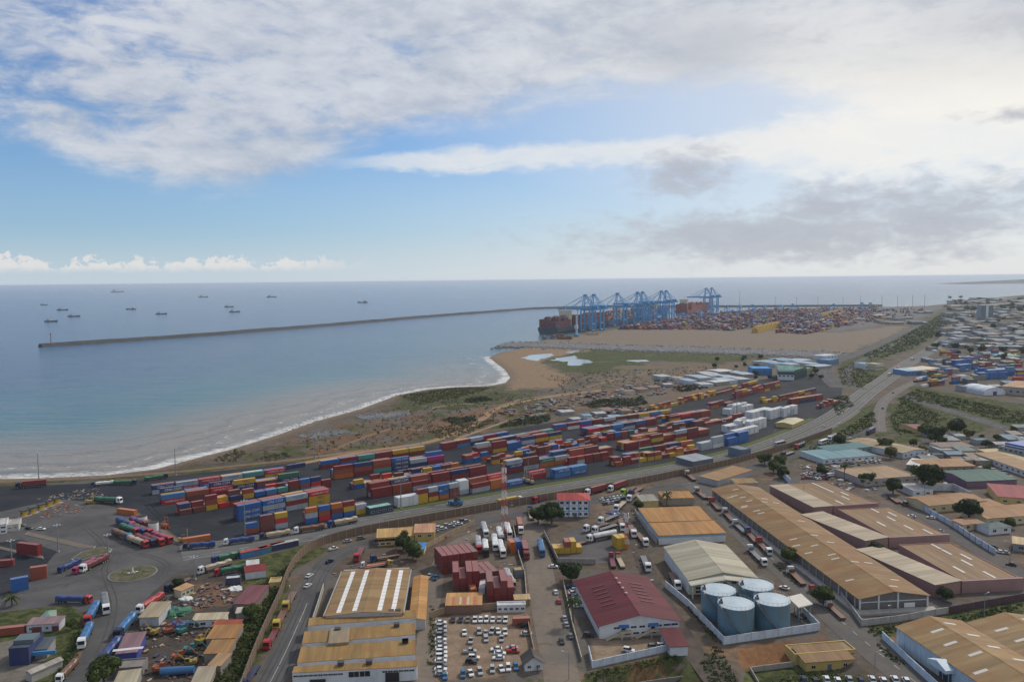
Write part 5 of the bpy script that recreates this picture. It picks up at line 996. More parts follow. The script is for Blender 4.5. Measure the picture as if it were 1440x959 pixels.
for t in [('blue_depot', 'bright blue clad depot block beyond the container yard', (1058, 518.5), (1086, 518.5), (1060, 515), 9, 'flat', 0, (0.035, 0.22, 0.52), (0.05, 0.28, 0.58), 'depot'), ('green_depot', 'white and green depot hall with dark louvred side', (1094, 520.5), (1117, 521), (1099, 514.5), 13, 'mono', .8, WWALL, (0.06, 0.20, 0.17), 'depot'), ('green_depot_wing', 'dark green louvred wing of the depot hall', (1117.5, 521.5), (1134, 516.5), (1124, 514), 12.5, 'flat', 0, (0.03, 0.06, 0.06), (0.06, 0.20, 0.17), 'depot'),
          ('olive_store', 'olive store beside the dark green depot wing', (1134, 519), (1143, 517), (1136, 515), 8, 'flat', 0, (0.25, 0.27, 0.12), (0.22, 0.27, 0.15), 'store'), ('white_roof_hall', 'white roofed hall at the edge of the sand platform', (1158, 501), (1178, 499), (1156, 498.3), 6, 'flat', 0, WWALL, (0.6, 0.63, 0.66), 'hall'), ('blue_roof_hall', 'blue roofed hall beside the port road', (1166, 507), (1180, 505), (1164, 503.5), 8, 'flat', 0, (0.12, 0.22, 0.35), (0.10, 0.25, 0.45), 'hall'),
          ('toll_pavilion', 'white and teal pavilion at the interchange', (1217, 512.5), (1231, 512), (1218, 509.5), 8, 'flat', 0, WWALL, (0.25, 0.5, 0.48), 'pavilion'), ('cream_pavilion', 'cream walled pavilion at the interchange', (1232, 512.5), (1243, 511.5), (1233, 509.5), 9, 'flat', 0, (0.55, 0.47, 0.33), (0.5, 0.45, 0.35), 'pavilion'),
          ('cream_roof_depot', 'cream roofed warehouse beside the interchange', (1298, 520.5), (1322, 517.5), (1299, 515), 6, 'mono', .6, (0.35, 0.42, 0.48), (0.60, 0.53, 0.38), 'warehouse'), ('pale_blue_depot', 'pale blue roofed warehouse beside the interchange', (1276, 522), (1297, 521), (1277, 518), 6, 'mono', .6, (0.1, 0.25, 0.5), (0.35, 0.47, 0.56), 'warehouse'),
          ('rust_hangar_store', 'rust brown roofed store behind the white hangar', (1408, 543), (1446, 546), (1410, 535), 9, 'mono', 1, (.4, .35, .3), (0.36, 0.19, 0.09), 'store'), ('white_stack_house', 'white stacked cabin house in the inland depot', (1352, 529), (1364, 528.5), (1353, 527), 8, 'flat', 0, WWALL, (.6, .6, .6), 'house'), ('green_field_store', 'flat green roofed store in the inland depot', (1406, 501), (1440, 501), (1410, 495), 3, 'flat', 0, (.2, .3, .28), (0.17, 0.33, 0.27), 'store')]:
    b = B(t[0], t[1], t[2], t[3], t[4], t[5], t[6], t[7], t[8], t[9], .4, t[10], rust=.1)
    if t[0] == 'green_depot': b.box('green_band', -b.w / 2 - .1, -b.d / 2 - .1, 7, b.w / 2 + .1, b.d / 2 - .2, 11.2, paint((0.02, 0.10, 0.07), .5, .2, 'green_band'))
    if t[0] == 'green_depot_wing': [b.box('louvre_fin', -b.w / 2 + i * b.w / 9, -b.d / 2 - .5, 0, -b.w / 2 + i * b.w / 9 + .5, -b.d / 2 - .02, 10.5, paint((0.06, 0.16, 0.14), .6, .2, 'green_fin')) for i in range(10)]
    b.windows('f', 4, t[5] * .35, 2.2, 1.8)
B('arched_hangar', 'white arched hangar with small blue door', (1384, 553), (1414, 552), (1387, 546), 2.5, 'arch_y', 6.0, (0.68, 0.70, 0.72), (0.62, 0.66, 0.70), .3, 'hangar', rust=0).door('f', 0, 4, 4, (.02, .06, .2))
b = B('tower_block', 'tall grey blue tower block above the far district', (1380, 429.5), (1397, 429.5), (1381, 428.6), 44, 'flat', 0, (0.20, 0.26, 0.32), (.3, .32, .34), .2, 'tower block')
for i in range(11): b.windows('f', 7, 2.5 + i * 3.7, b.w / 9, 2.2)
b.box('stair_core', -3.0, -b.d / 2 - 1.0, 0, 3.0, -b.d / 2 - .1, 46, WHITE)
# pale sheds crowded beyond the yard
r = random.Random(12); n = 0
SH = {'pale blue': (0.36, 0.46, 0.54), 'light grey': (0.46, 0.48, 0.50), 'white': (0.62, 0.62, 0.62), 'faded blue': (0.22, 0.36, 0.48), 'tan': (0.42, 0.33, 0.24), 'rust brown': (0.30, 0.17, 0.10), 'green grey': (0.22, 0.30, 0.28)}
def shed_row(pts, cols, where, wpx, hpx, hh=4.0, seed=0):
    r = random.Random(seed)
    for x, y in pts:
        cn = r.choice(cols); w_ = wpx * r.uniform(.7, 1.3); sl = r.uniform(-.12, -.04)
        B('low_shed', f'{cn} sheet roofed low shed {where}', (x, y), (x + w_, y + w_ * sl), (x + w_ * .05, y - hpx * r.uniform(.8, 1.3)), hh * r.uniform(.8, 1.4), r.choice(['mono', 'gable_x']), .7, r.choice([(.45, .43, .4), (.5, .55, .6), (.3, .28, .26)]), SH[cn], .3, 'shed', 'low sheds ' + where, rust=.2)
shed_row([(986, 541), (1006, 538), (1022, 536), (968, 536), (984, 532), (1004, 530), (1024, 531), (1040, 534), (1044, 527), (1030, 524), (1012, 523), (996, 526), (1090, 512), (1106, 508), (1124, 508), (1140, 512), (1076, 510), (1112, 513), (1150, 516)], ['pale blue', 'light grey', 'pale blue', 'white', 'faded blue'], 'in the pale roofed market beyond the yard', 17, 4.5, 3.5, 1)
shed_row([(822, 585), (838, 582), (850, 577), (860, 588), (806, 590), (790, 580), (875, 578)], ['faded blue', 'light grey', 'rust brown', 'pale blue'], 'among the scrap plots behind the seaward row', 14, 3.5, 3, 2)
shed_row([(900, 548), (915, 545), (935, 541), (880, 551), (950, 532), (930, 530)], ['rust brown', 'tan', 'light grey'], 'on the soil slope above the marsh', 12, 2.5, 3, 3)
def district(n, x0, x1, y0, y1, where, seed, hs=(5, 9), sz=(10, 22)):
    r = random.Random(seed)
    for i in range(n):
        x = r.uniform(x0, x1); y = y0 + (y1 - y0) * r.random() ** .8; p = G(x, y); k = 1120 / p.y; w_ = r.uniform(*sz) * k; h = r.uniform(*hs)
        cn = r.choice(list(SH)); zt = G(x, y, h); dp = r.uniform(.6, 1.2) * r.uniform(*sz); q = p + Vector((0, dp, 0))
        far = (y - 394) * (1 - dp / (p.y + dp))
        B('district_building', f'{cn} roofed low building {where}', (x, y), (x + w_, y - w_ * .012), (x, y - max(.8, dp * 120 * 1120 / p.y ** 2)), h, r.choice(['mono', 'gable_x', 'flat']), 1.2, r.choice([(.24, .23, .21), (.3, .31, .33), (.28, .23, .17), (.14, .15, .17)]), shade(SH[cn], .55), .3, 'building', 'buildings ' + where, rust=.2)
district(150, 1325, 1460, 428, 488, 'in the hazy district beside the trunk road', 21, (4, 9), (12, 30))
district(60, 1335, 1470, 418, 431, 'on the hazy far headland', 25, (5, 10), (25, 60))
district(30, 1150, 1310, 434, 454, 'at the landward end of the terminal', 22, (5, 8), (20, 40))
district(30, 1300, 1450, 476, 545, 'behind the inland depot', 23, (4, 6), (8, 18))
district(26, 1290, 1450, 600, 650, 'in the plots below the cutting', 24, (3, 4), (6, 12))
# ================================================================== TANKS, WALLS, MASTS
TB = paint((0.11, 0.22, 0.285), .45, .6, 'pale_blue_tank_paint', scale=.2); TT = paint((0.42, 0.51, 0.56), .45, .3, 'light_tank_roof', scale=.2)
def tank(px, r, h, label):
    c = G(*px); root = empty('storage_tank', (c.x, c.y, 0), 0, label, 'tank', 'oil tanks inside the white bund wall'); n = 48
    ring = [(r * math.cos(a * 2 * math.pi / n), r * math.sin(a * 2 * math.pi / n)) for a in range(n)]
    mb = MB()
    for k in range(5): mb.prism([(x * (1 - .0012 * k), y * (1 - .0012 * k)) for x, y in ring], k * h / 5, (k + 1) * h / 5 - .0)
    mb.build('shell', TB, root)
    mb = MB(); mb.add([(x * 1.01, y * 1.01, h) for x, y in ring] + [(x * 1.01, y * 1.01, h + .15) for x, y in ring] + [(0, 0, h + r * .13)], [(i, (i + 1) % n, n + (i + 1) % n, n + i) for i in range(n)] + [(n + i, n + (i + 1) % n, 2 * n) for i in range(n)])
    rf = mb.build('roof', TT, root)
    mb = MB(); hr = [Vector((x * .99, y * .99, h + 1.1)) for x, y in ring]
    for i in range(n):
        mb.bar(hr[i], hr[(i + 1) % n], .04)
        if i % 2 == 0: mb.bar(hr[i], hr[i] - Vector((0, 0, 1)), .05)
    mb.build('railing', TT, rf)
    mb = MB(); m_ = 40
    for k in range(m_):
        a = R(-150) + k / m_ * R(75); z = h - k / m_ * h; mb.cbox(((r + .5) * math.cos(a), (r + .5) * math.sin(a), z), .9, .55, .1, a)
    mb.build('spiral_stair', STEEL, root)
    mb = MB(); mb.bar((-r * .8, r * .1, h + .2), (-r * .8, r * .1, h + 1.6), .35, n=8); mb.cbox((-r * .85, 0, h + .2), 1.2, 1, .8); mb.build('hatch', CHASSIS, rf)
tank((1010, 865), 6.05, 9.4, 'blue storage tank with pale roof nearest the cream hall wall corner'); tank((1063, 858), 6.05, 9.4, 'blue storage tank beside the loading canopy, behind another tank')
tank((1034.5, 886), 6.05, 9.4, 'blue storage tank in the corner of the white bund wall'); tank((1085, 880), 6.05, 9.4, 'blue storage tank at the street end of the bund wall')
def wall_run(name, label, pts, h, sp, pc, qc=None, th=.18, cat='wall', post=.3, smooth=False, rails=False, proud=.25, z0=0):
    w = [G(*p) for p in pts]; w = spline(w, sp) if smooth else w
    root = empty(name, (w[0].x, w[0].y, z0), 0, label, cat); o = w[0]; pm_ = {}; pmesh = None
    mp = pc if not isinstance(pc, tuple) else paint(pc, .85, .5, 'wall_panel', scale=.3); mq = mp if qc is None else paint(qc, .8, .3, 'wall_post')
    for a, b in zip(w, w[1:]):
        L = (b - a).length
        if L < .5: continue
        n = max(1, round(L / sp)); t = (b - a) / n; rz = math.atan2(t.y, t.x); l = t.length
        for i in range(n):
            p = a + t * i - o; kl = round(l, 1)
            if kl not in pm_:
                mb = MB()
                if rails:
                    for z in (h * .2, h * .55, h * .95): mb.box(0, -.03, z - .04, kl, .03, z + .04)
                    for j in range(int(kl / .5)): mb.box(j * .5 + .2, -.015, .1, j * .5 + .24, .015, h)
                else: mb.box(post / 2, -th / 2, 0, kl - post / 2 + .02, th / 2, h); mb.box(post / 2, -th / 2 - .05, h, kl - post / 2, th / 2 + .05, h + .1)
                pm_[kl] = mb.mesh('wall_panel', [mp])
            if pmesh is None: mb = MB(); mb.box(-post / 2, -post / 2, 0, post / 2, post / 2, h + proud); pmesh = mb.mesh('wall_post', [mq])
            ob('panel', pm_[kl], root, (p.x, p.y, 0), rz); ob('post', pmesh, root, (p.x, p.y, 0), rz)
    return root
wall_run('boundary_wall', 'brown boundary wall with pale posts between highway and service road', [(336, 985), (352, 940), (370, 895), (392, 846), (408, 805), (428, 780), (455, 766), (500, 753), (560, 741), (640, 726), (760, 705), (870, 686), (960, 668), (1040, 650), (1110, 630), (1170, 608)], 3.8, 4.2, (0.17, 0.11, 0.072), (0.27, 0.20, 0.14), smooth=True, post=.4)
wall_run('bund_wall', 'white bund wall round the four blue tanks', [(936, 826), (968, 853), (1018, 906), (1152, 886), (1128, 862)], 2.6, 5, (0.55, 0.60, 0.66), None)
wall_run('panel_wall', 'white panelled wall before the maroon warehouse yard', [(828, 918), (833, 939), (945, 914), (943, 908)], 2.2, 4.2, (0.50, 0.56, 0.62), (0.6, 0.64, 0.68))
wall_run('street_wall', 'long white and blue wall beside the back street', [(1273, 706), (1300, 719), (1340, 741), (1372, 763), (1400, 780)], 2.6, 6, (0.52, 0.60, 0.70), (0.05, 0.12, 0.35))
wall_run('courtyard_wall', 'tall white courtyard wall behind the dark trees', [(1300, 692), (1312, 690), (1340, 690), (1365, 702)], 4.0, 6, (0.62, 0.62, 0.62))
wall_run('factory_wall', 'pale blue wall running to the street from the rust roofed factory', [(1241, 898), (1283, 938), (1320, 972)], 2.4, 5, (0.55, 0.66, 0.76))
wall_run('platform_wall', 'stained concrete platform wall at the end of the long shed', [(1180, 836), (1212, 880), (1262, 874), (1333, 862)], 2.2, 5, (0.42, 0.39, 0.36))
wall_run('purple_wall', 'dark purple wall below the nearest pink warehouse', [(1335, 862), (1390, 852), (1445, 842)], 2.4, 6, (0.075, 0.035, 0.05))
wall_run('lot_wall', 'tan brick wall along the car lot and container depot', [(604, 870), (627, 862), (680, 858), (742, 853)], 2.4, 5, (0.34, 0.23, 0.13))
wall_run('lot_wall', 'low brick wall between car lot and side street', [(741, 870), (748, 905), (757, 945)], 1.6, 5, (0.35, 0.22, 0.14))
wall_run('depot_wall', 'pale wall between depot trucks and side street', [(722, 745), (730, 785), (738, 810), (741, 850)], 1.8, 6, (0.40, 0.36, 0.31))
wall_run('street_edge_wall', 'low wall along the side street by the maroon warehouse', [(792, 820), (805, 880), (818, 930)], 1.4, 5, (0.42, 0.36, 0.29))
wall_run('park_wall', 'grey wall round the truck park', [(765, 752), (785, 792), (838, 793)], 2.2, 5, (0.30, 0.27, 0.24))
wall_run('office_wall', 'low tan wall below the yellow offices', [(592, 775), (625, 757), (668, 737)], 2.2, 5, (0.38, 0.27, 0.16))
wall_run('hall_wall', 'grey wall between the muddy track and the blue banded halls', [(893, 722), (915, 755), (924, 765)], 2.2, 5, (0.36, 0.34, 0.31))
wall_run('terrace_wall', 'cracked retaining wall on the lower terrace', [(845, 962), (880, 953), (940, 944), (992, 938)], 1.8, 4, (0.23, 0.21, 0.18), z0=-3.8)
wall_run('garden_wall', 'grey garden wall round the yellow house terrace', [(1055, 934), (1117, 926)], 1.6, 5, (0.35, 0.32, 0.27), z0=-2.5); wall_run('garden_wall', 'grey side wall beside the muddy track', [(1055, 934), (1085, 985)], 1.6, 5, (0.33, 0.30, 0.25), z0=-2.5)
wall_run('factory_yard_wall', 'cream yard wall left of the skylight warehouse', [(455, 830), (449, 850), (440, 878)], 2.6, 6, (0.45, 0.42, 0.36))
wall_run('white_track_wall', 'white sheet wall by the open vehicle yard', [(1094, 664), (1112, 682)], 3.4, 5, (0.62, 0.68, 0.76))
wall_run('beach_fence', 'thin steel fence between the yard and the beach track', [(-40, 684), (60, 678), (150, 673), (240, 665), (340, 654), (430, 644)], 2.4, 5, STEEL, (0.25, 0.22, 0.2), cat='fence', post=.14, rails=True)
def mast(px, top, label, arms=2, name='light_mast'):
    c = G(*px); h = max(8, 0.97 * (px[1] - top) * c.y / 1120); root = empty(name, (c.x, c.y, 0), 0, label, 'mast', 'floodlight masts'); mb = MB(); mb.bar((0, 0, 0), (0, 0, h), .32, n=8, r2=.14); mb.build('pole', STEEL, root)
    mb = MB(); mb.cbox((0, 0, 0), 1, 1, .6); mb.build('base', CONC, root)
    for k in range(4): a = k * math.pi / 2 + .4; mb = MB(); mb.bar((0, 0, h - .2), (1.1 * math.cos(a), 1.1 * math.sin(a), h), .07); mb.cbox((1.2 * math.cos(a), 1.2 * math.sin(a), h - .25), .7, .5, .35, a); mb.build('floodlight', paint((0.5, 0.52, 0.55), .4, .1, 'lamp_housing'), root)
for px, top, lb in [((55, 678), 634, 'tall mast by the beach fence at the dark red truck'), ((82, 776), 735, 'tall mast on the kerb beside the toll lanes'), ((152, 776), 755, 'short mast on the grass traffic island'), ((247, 668), 628, 'tall mast by the beach fence at the blue stack'), ((443, 646), 612, 'mast behind the single orange container'), ((592, 624), 603, 'mast on the soil behind the yellow topped row'),
                    ((345, 752), 700, 'mast at the stack of the verge row by the truck gate'), ((564, 715), 668, 'mast beside the white container pair'), ((743, 672), 634, 'mast beside the yellow forklifts'), ((899, 656), 612, 'mast in the verge row inland of the middle lane'), ((1018, 628), 590, 'mast at the grey and white boxes'), ((942, 596), 573, 'mast at the end of the inland seaward row'), ((1112, 588), 570, 'mast among the refrigerated boxes'), ((1036, 588), 545, 'mast behind the refrigerated boxes'), ((735, 602), 590, 'mast at the bushes behind the seaward row'), ((17, 795), 757, 'mast on the container apron'), ((274, 815), 780, 'mast at the entrance of the machinery yard')]:
    mast(px, top, lb)
RW = [paint((0.45, 0.05, 0.045), .5, .2, 'mast_red'), paint((0.70, 0.69, 0.67), .5, .2, 'mast_white')]
def lattice(px, h, bw, label, n=9):
    c = G(*px); root = empty('lattice_mast', (c.x, c.y, 0), .4, label, 'mast')
    for k in range(n):
        mb = MB(); z0, z1 = k * h / n, (k + 1) * h / n; a0, a1 = bw / 2 * (1 - .6 * k / n), bw / 2 * (1 - .6 * (k + 1) / n)
        cs = [(-1, -1), (1, -1), (1, 1), (-1, 1)]
        for i in range(4):
            p, q = cs[i], cs[(i + 1) % 4]; mb.bar((p[0] * a0, p[1] * a0, z0), (p[0] * a1, p[1] * a1, z1), .1)
            mb.bar((p[0] * a0, p[1] * a0, z0), (q[0] * a1, q[1] * a1, z1), .045); mb.bar((q[0] * a0, q[1] * a0, z0), (p[0] * a1, p[1] * a1, z1), .045); mb.bar((p[0] * a1, p[1] * a1, z1), (q[0] * a1, q[1] * a1, z1), .05)
        mb.build('section', RW[k % 2], root)
    for k in range(5): a = k * 1.3; mb = MB(); mb.bar((.9 * math.cos(a), .9 * math.sin(a), h - 3), (.9 * math.cos(a), .9 * math.sin(a), h - .6), .28, n=8); mb.build('antenna', WHITE, root)
lattice((710, 757), 34, 2.8, 'red and white lattice mast beside the truck depot'); lattice((881, 772), 17, 1.7, 'short red and white lattice mast among the flatbed trucks', 7)
def pole(px, h, label):
    c = G(*px); mb = MB(); mb.bar((0, 0, 0), (0, 0, h), .14, n=6, r2=.09); root = empty('street_lamp', (c.x, c.y, 0), random.uniform(0, 6), label, 'street lamp', 'street lamp posts'); mb.build('pole', STEEL, root)
    mb = MB(); mb.bar((0, 0, h), (1.6, 0, h + .3), .06); mb.cbox((1.8, 0, h + .2), .8, .3, .16); mb.build('lamp_head', paint((.5, .5, .5), .4, .1, 'lamp_head'), root)
for px in [(409, 858), (1021, 892), (1252, 884), (1384, 868), (1195, 700), (640, 700), (716, 735), (800, 955), (1230, 955), (1130, 700), (1088, 622), (1300, 700), (1420, 790)]: pole(px, 8.5, 'slim grey street lamp post at the roadside')
# ================================================================== VEHICLES
def wheel_mesh(r, w):
    mb = MB(); n = 14; mb.bar((0, -w / 2, 0), (0, w / 2, 0), r, 0, n); mb.bar((0, -w / 2 - .02, 0), (0, w / 2 + .02, 0), r * .55, 1, 8); return mb.mesh('wheel', [TYRE, paint((.35, .35, .35), .4, .3, 'wheel_hub')])
WT, WC = wheel_mesh(.52, .5), wheel_mesh(.33, .22)
mb = MB(); prof = [(5.55, .75), (8.0, .75), (8.05, 1.7), (7.85, 3.0), (7.4, 3.35), (5.6, 3.55)]; mb.xprism(prof, -1.2, 1.2); mb.box(8.0, -1.22, .5, 8.12, 1.22, .95)
for sy in (-1, 1): mb.box(7.7, sy * 1.2 - .05 + .12 * sy, 1.9, 7.85, sy * 1.2 + .05 + .12 * sy, 2.6)
CAB = mb.mesh('cab', [STEEL])
mb = MB(); mb.add([(8.08, -1.05, 1.75), (8.08, 1.05, 1.75), (7.88, 1.05, 2.95), (7.88, -1.05, 2.95)], [(0, 1, 2, 3)])
for sy in (-1, 1): mb.add([(7.6, sy * 1.215, 1.8), (6.6, sy * 1.215, 1.8), (6.6, sy * 1.215, 2.7), (7.45, sy * 1.215, 2.7)], [(0, 1, 2, 3)])
CGL = mb.mesh('cab_glass', [GLASS])
mb = MB(); mb.box(-7.9, -.5, .75, 7.5, .5, 1.05); mb.box(4.0, -1.1, .5, 5.4, 1.1, .95); CHM = mb.mesh('chassis', [CHASSIS])
mb = MB(); mb.box(-8.1, -1.23, 1.15, 4.9, 1.23, 1.4); mb.box(-8.12, -1.2, .6, -8.02, 1.2, 1.15)
for x in (-6, -3, 0, 3): mb.box(x - .1, -1.25, 1.0, x + .1, 1.25, 1.15)
mb.box(4.75, -1.23, 1.4, 4.9, 1.23, 2.7); BED = mb.mesh('trailer_bed', [STEEL])
mb = MB(); rr_ = random.Random(2); prev = None; secs = []
for k in range(9):
    x = -8.0 + k * 12.7 / 8; b_ = .16 * math.sin(k * 2.1) + rr_.uniform(-.12, .12); secs.append([(x, -1.28, 1.38), (x, -1.28, 2.75 + b_), (x, -.7, 3.15 + b_), (x, .7, 3.15 + b_), (x, 1.28, 2.75 + b_), (x, 1.28, 1.38)])
vs = [p for s_ in secs for p in s_]; fs = [(k * 6 + i, k * 6 + i + 1, k * 6 + i + 7, k * 6 + i + 6) for k in range(8) for i in range(5)] + [tuple(range(6)), tuple(range(53, 47, -1))]
mb.add(vs, fs); TARP = mb.mesh('load_cover', [STEEL])
mb = MB(); mb.bar((-8, 0, 2.5), (4.7, 0, 2.5), 1.15, 0, 16); [mb.bar((x, 0, 2.5), (x + .1, 0, 2.5), 1.2, 0, 16) for x in (-5, -2, 1)]; mb.box(-7.5, -.3, 3.6, 4, .3, 3.72); TNK = mb.mesh('tank_barrel', [STEEL])
VC = {'white': (0.72, 0.72, 0.71), 'red': (0.42, 0.02, 0.025), 'blue': (0.014, 0.05, 0.20), 'light blue': (0.025, 0.14, 0.32), 'dark blue': (0.012, 0.022, 0.07), 'yellow': (0.50, 0.34, 0.03), 'orange': (0.52, 0.12, 0.03), 'green': (0.02, 0.14, 0.075), 'brown': (0.17, 0.075, 0.04), 'tan': (0.45, 0.35, 0.23), 'pink': (0.38, 0.045, 0.13), 'maroon': (0.16, 0.02, 0.03), 'purple': (0.14, 0.05, 0.15), 'black': (0.02, 0.02, 0.022), 'silver': (0.38, 0.39, 0.40), 'grey': (0.16, 0.165, 0.17), 'lime': (0.32, 0.55, 0.05), 'teal': (0.03, 0.30, 0.30), 'dark red': (0.20, 0.02, 0.025)}
def vp(c): return paint(VC[c], .4, .55, c.replace(' ', '_') + '_vehicle_paint')
def truck(front, rear, cab, load, lc, where, group='trucks in the port district', tractor_only=False):
    f, r_ = G(*front), G(*rear); t = f - r_; rz = math.atan2(t.y, t.x); k = 1.0 if load == 'cont' else max(.74, min(1.0, t.length / 16.2)); c = f - Vector((math.cos(rz), math.sin(rz), 0)) * 8.1 * k
    what = {'tarp': f'{lc} tarpaulin load', 'flat': f'empty {lc} flatbed', 'cont': 'a container', 'tank': f'{lc} tank barrel'}[load]
    z = .1; root = empty('articulated_truck', (c.x, c.y, z), rz, f'{cab} cab truck with {what} {where}', 'truck', group); root.scale = (k, k, k)
    cb = ob('cab', CAB, root); setmat(cb, 0, vp(cab)); ob('window', CGL, cb); ob('chassis', CHM, root)
    bd = ob('trailer_bed', BED, root); setmat(bd, 0, vp(lc) if load == 'flat' else CHASSIS)
    if load == 'tarp': o = ob('load_cover', TARP, root); setmat(o, 0, vp(lc))
    if load == 'tank': o = ob('tank_barrel', TNK, root); setmat(o, 0, vp(lc))
    if load == 'cont':
        o = ob('shipping_container', CM[40], None, Vector((c.x, c.y, z + 1.41)) - Vector((math.cos(rz), math.sin(rz), 0)) * 1.75, rz); setmat(o, 0, cont_mat(lc)); tag(o, f'{lc} shipping container carried by the {cab} cab truck {where}', 'container', 'containers on trucks')
    for x in (6.9, 3.9, -4.4, -5.7, -7.0):
        for sy in (-1, 1): ob('wheel', WT, root, (x, sy * .98, .42))
    return root
def T(f, r, cab, load, lc, where): truck(f, r, cab, load, lc, where)
T((128, 684), (160, 681), 'blue', 'tarp', 'white', 'by the beach fence'); T((22, 687), (55, 684), 'dark blue', 'cont', 'dark red', 'by the beach fence')
T((192, 681), (160, 682), 'dark blue', 'tarp', 'green', 'parked at the yard corner'); T((236, 672), (203, 677), 'dark blue', 'tarp', 'green', 'behind the blue end stack')
T((171, 708), (132, 706), 'white', 'tarp', 'green', 'at the gate kerb')
for i, (f, c1, c2) in enumerate([((188, 744), 'red', 'blue'), ((207, 743), 'dark red', 'purple'), ((194, 753), 'red', 'green'), ((205, 754), 'blue', 'blue'), ((213, 754), 'red', 'brown'), ((184, 761), 'light blue', 'brown'), ((207, 771), 'red', 'tan'), ((217, 769), 'dark blue', 'maroon'), ((229, 768), 'red', 'maroon'), ((241, 765), 'red', 'pink')]):
    T(f, (f[0] - 26, f[1] - 10), c1, 'tarp', c2, 'packed side by side at the gate kerb')
T((83, 806), (112, 792), 'blue', 'tarp', 'blue', 'beside the grass traffic island'); T((104, 808), (133, 792), 'pink', 'tarp', 'pink', 'beside the grass traffic island'); T((114, 806), (150, 788), 'white', 'tarp', 'maroon', 'beside the grass traffic island')
T((129, 848), (80, 847), 'red', 'tarp', 'blue', 'turning by the roundabout'); T((150, 865), (145, 834), 'white', 'tarp', 'grey', 'leaving the roundabout'); T((122, 881), (137, 855), 'red', 'tarp', 'light blue', 'queuing along the grass compound'); T((114, 914), (127, 886), 'white', 'tarp', 'light blue', 'queuing along the grass compound')
T((82, 962), (107, 935), 'white', 'tarp', 'brown', 'at the tail of the compound queue'); T((194, 864), (228, 842), 'white', 'tarp', 'red', 'by the cream roof shed'); T((164, 900), (189, 871), 'dark blue', 'tarp', 'light blue', 'by the mauve roof shop'); T((142, 937), (167, 906), 'dark blue', 'tarp', 'blue', 'by the mauve roof shop')
T((233, 833), (268, 816), 'dark blue', 'flat', 'brown', 'at the machinery yard entrance'); T((257, 773), (303, 769), 'dark blue', 'tarp', 'blue', 'entering the highway'); T((314, 767), (358, 761), 'white', 'tarp', 'blue', 'on the highway'); T((365, 759), (408, 752), 'dark blue', 'tarp', 'tan', 'on the highway'); T((413, 751), (456, 744), 'white', 'tarp', 'brown', 'on the highway'); T((461, 742), (502, 734), 'blue', 'tarp', 'tan', 'on the highway')
T((279, 808), (325, 795), 'white', 'tarp', 'tan', 'beside the container shops'); T((301, 810), (347, 801), 'red', 'tarp', 'green', 'beside the container shops'); T((298, 793), (342, 781), 'blue', 'tarp', 'green', 'beside the container shops')
T((401, 861), (416, 832), 'yellow', 'flat', 'brown', 'under the embankment wall'); T((388, 888), (402, 858), 'yellow', 'flat', 'brown', 'under the embankment wall'); T((374, 915), (389, 888), 'red', 'flat', 'maroon', 'under the embankment wall'); T((340, 972), (362, 940), 'dark blue', 'flat', 'dark blue', 'at the foot of the embankment wall')
T((501, 791), (510, 772), 'red', 'flat', 'maroon', 'behind the skylight warehouse'); T((521, 790), (562, 783), 'blue', 'flat', 'brown', 'behind the skylight warehouse'); T((507, 799), (545, 795), 'white', 'flat', 'orange', 'behind the skylight warehouse'); T((551, 795), (515, 801), 'yellow', 'flat', 'brown', 'behind the skylight warehouse')
for i, (f, c1, c2) in enumerate([((674, 779), 'red', 'silver'), ((684, 784), 'black', 'white'), ((697, 776), 'white', 'white'), ((708, 785), 'white', 'white'), ((684, 757), 'white', 'silver'), ((706, 765), 'grey', 'white'), ((717, 758), 'white', 'white')]):
    T(f, (f[0] - 4 + (0 if i < 3 else -5), f[1] - 30), c1, 'tarp', c2, 'lined up in the truck depot')
T((722, 830), (710, 806), 'tan', 'tarp', 'silver', 'behind the long white cabin')
T((741, 788), (735, 764), 'dark red', 'cont', 'dark red', 'queuing in the side street'); T((733, 752), (727, 727), 'white', 'cont', 'rust red', 'queuing in the side street'); T((763, 784), (757, 757), 'light blue', 'tarp', 'light blue', 'on the kerb of the side street'); T((745, 719), (749, 735), 'blue', 'flat', 'tan', 'at the head of the side street')
T((735, 706), (705, 712), 'white', 'cont', 'yellow', 'on the highway by the banded mast'); T((750, 708), (786, 698), 'red', 'flat', 'maroon', 'behind the three storey office'); T((824, 697), (858, 688), 'white', 'cont', 'dark red', 'against the boundary wall'); T((857, 692), (888, 681), 'white', 'cont', 'dark red', 'against the boundary wall'); T((875, 697), (900, 684), 'lime', 'flat', 'brown', 'in the dusty yard'); T((886, 698), (915, 682), 'dark blue', 'flat', 'brown', 'in the dusty yard')
T((884, 706), (905, 691), 'white', 'flat', 'brown', 'along the muddy track'); T((866, 720), (884, 703), 'white', 'flat', 'tan', 'along the muddy track'); T((822, 749), (862, 737), 'white', 'flat', 'brown', 'in the truck park'); T((834, 751), (868, 741), 'white', 'flat', 'grey', 'in the truck park'); T((826, 763), (866, 755), 'white', 'tank', 'white', 'in the truck park'); T((800, 770), (825, 764), 'white', 'flat', 'brown', 'in the truck park'); T((843, 738), (868, 727), 'white', 'flat', 'grey', 'by the blue canopy')
T((892, 757), (884, 736), 'white', 'flat', 'brown', 'on the muddy track'); T((909, 769), (894, 750), 'white', 'flat', 'brown', 'on the muddy track'); T((912, 805), (903, 783), 'white', 'flat', 'grey', 'on the muddy track'); T((954, 831), (943, 808), 'white', 'flat', 'brown', 'on the muddy track'); T((859, 784), (863, 800), 'red', 'flat', 'maroon', 'behind the maroon warehouse'); T((868, 784), (876, 800), 'red', 'flat', 'tan', 'behind the maroon warehouse'); T((876, 748), (872, 733), 'white', 'flat', 'brown', 'by the short lattice mast')
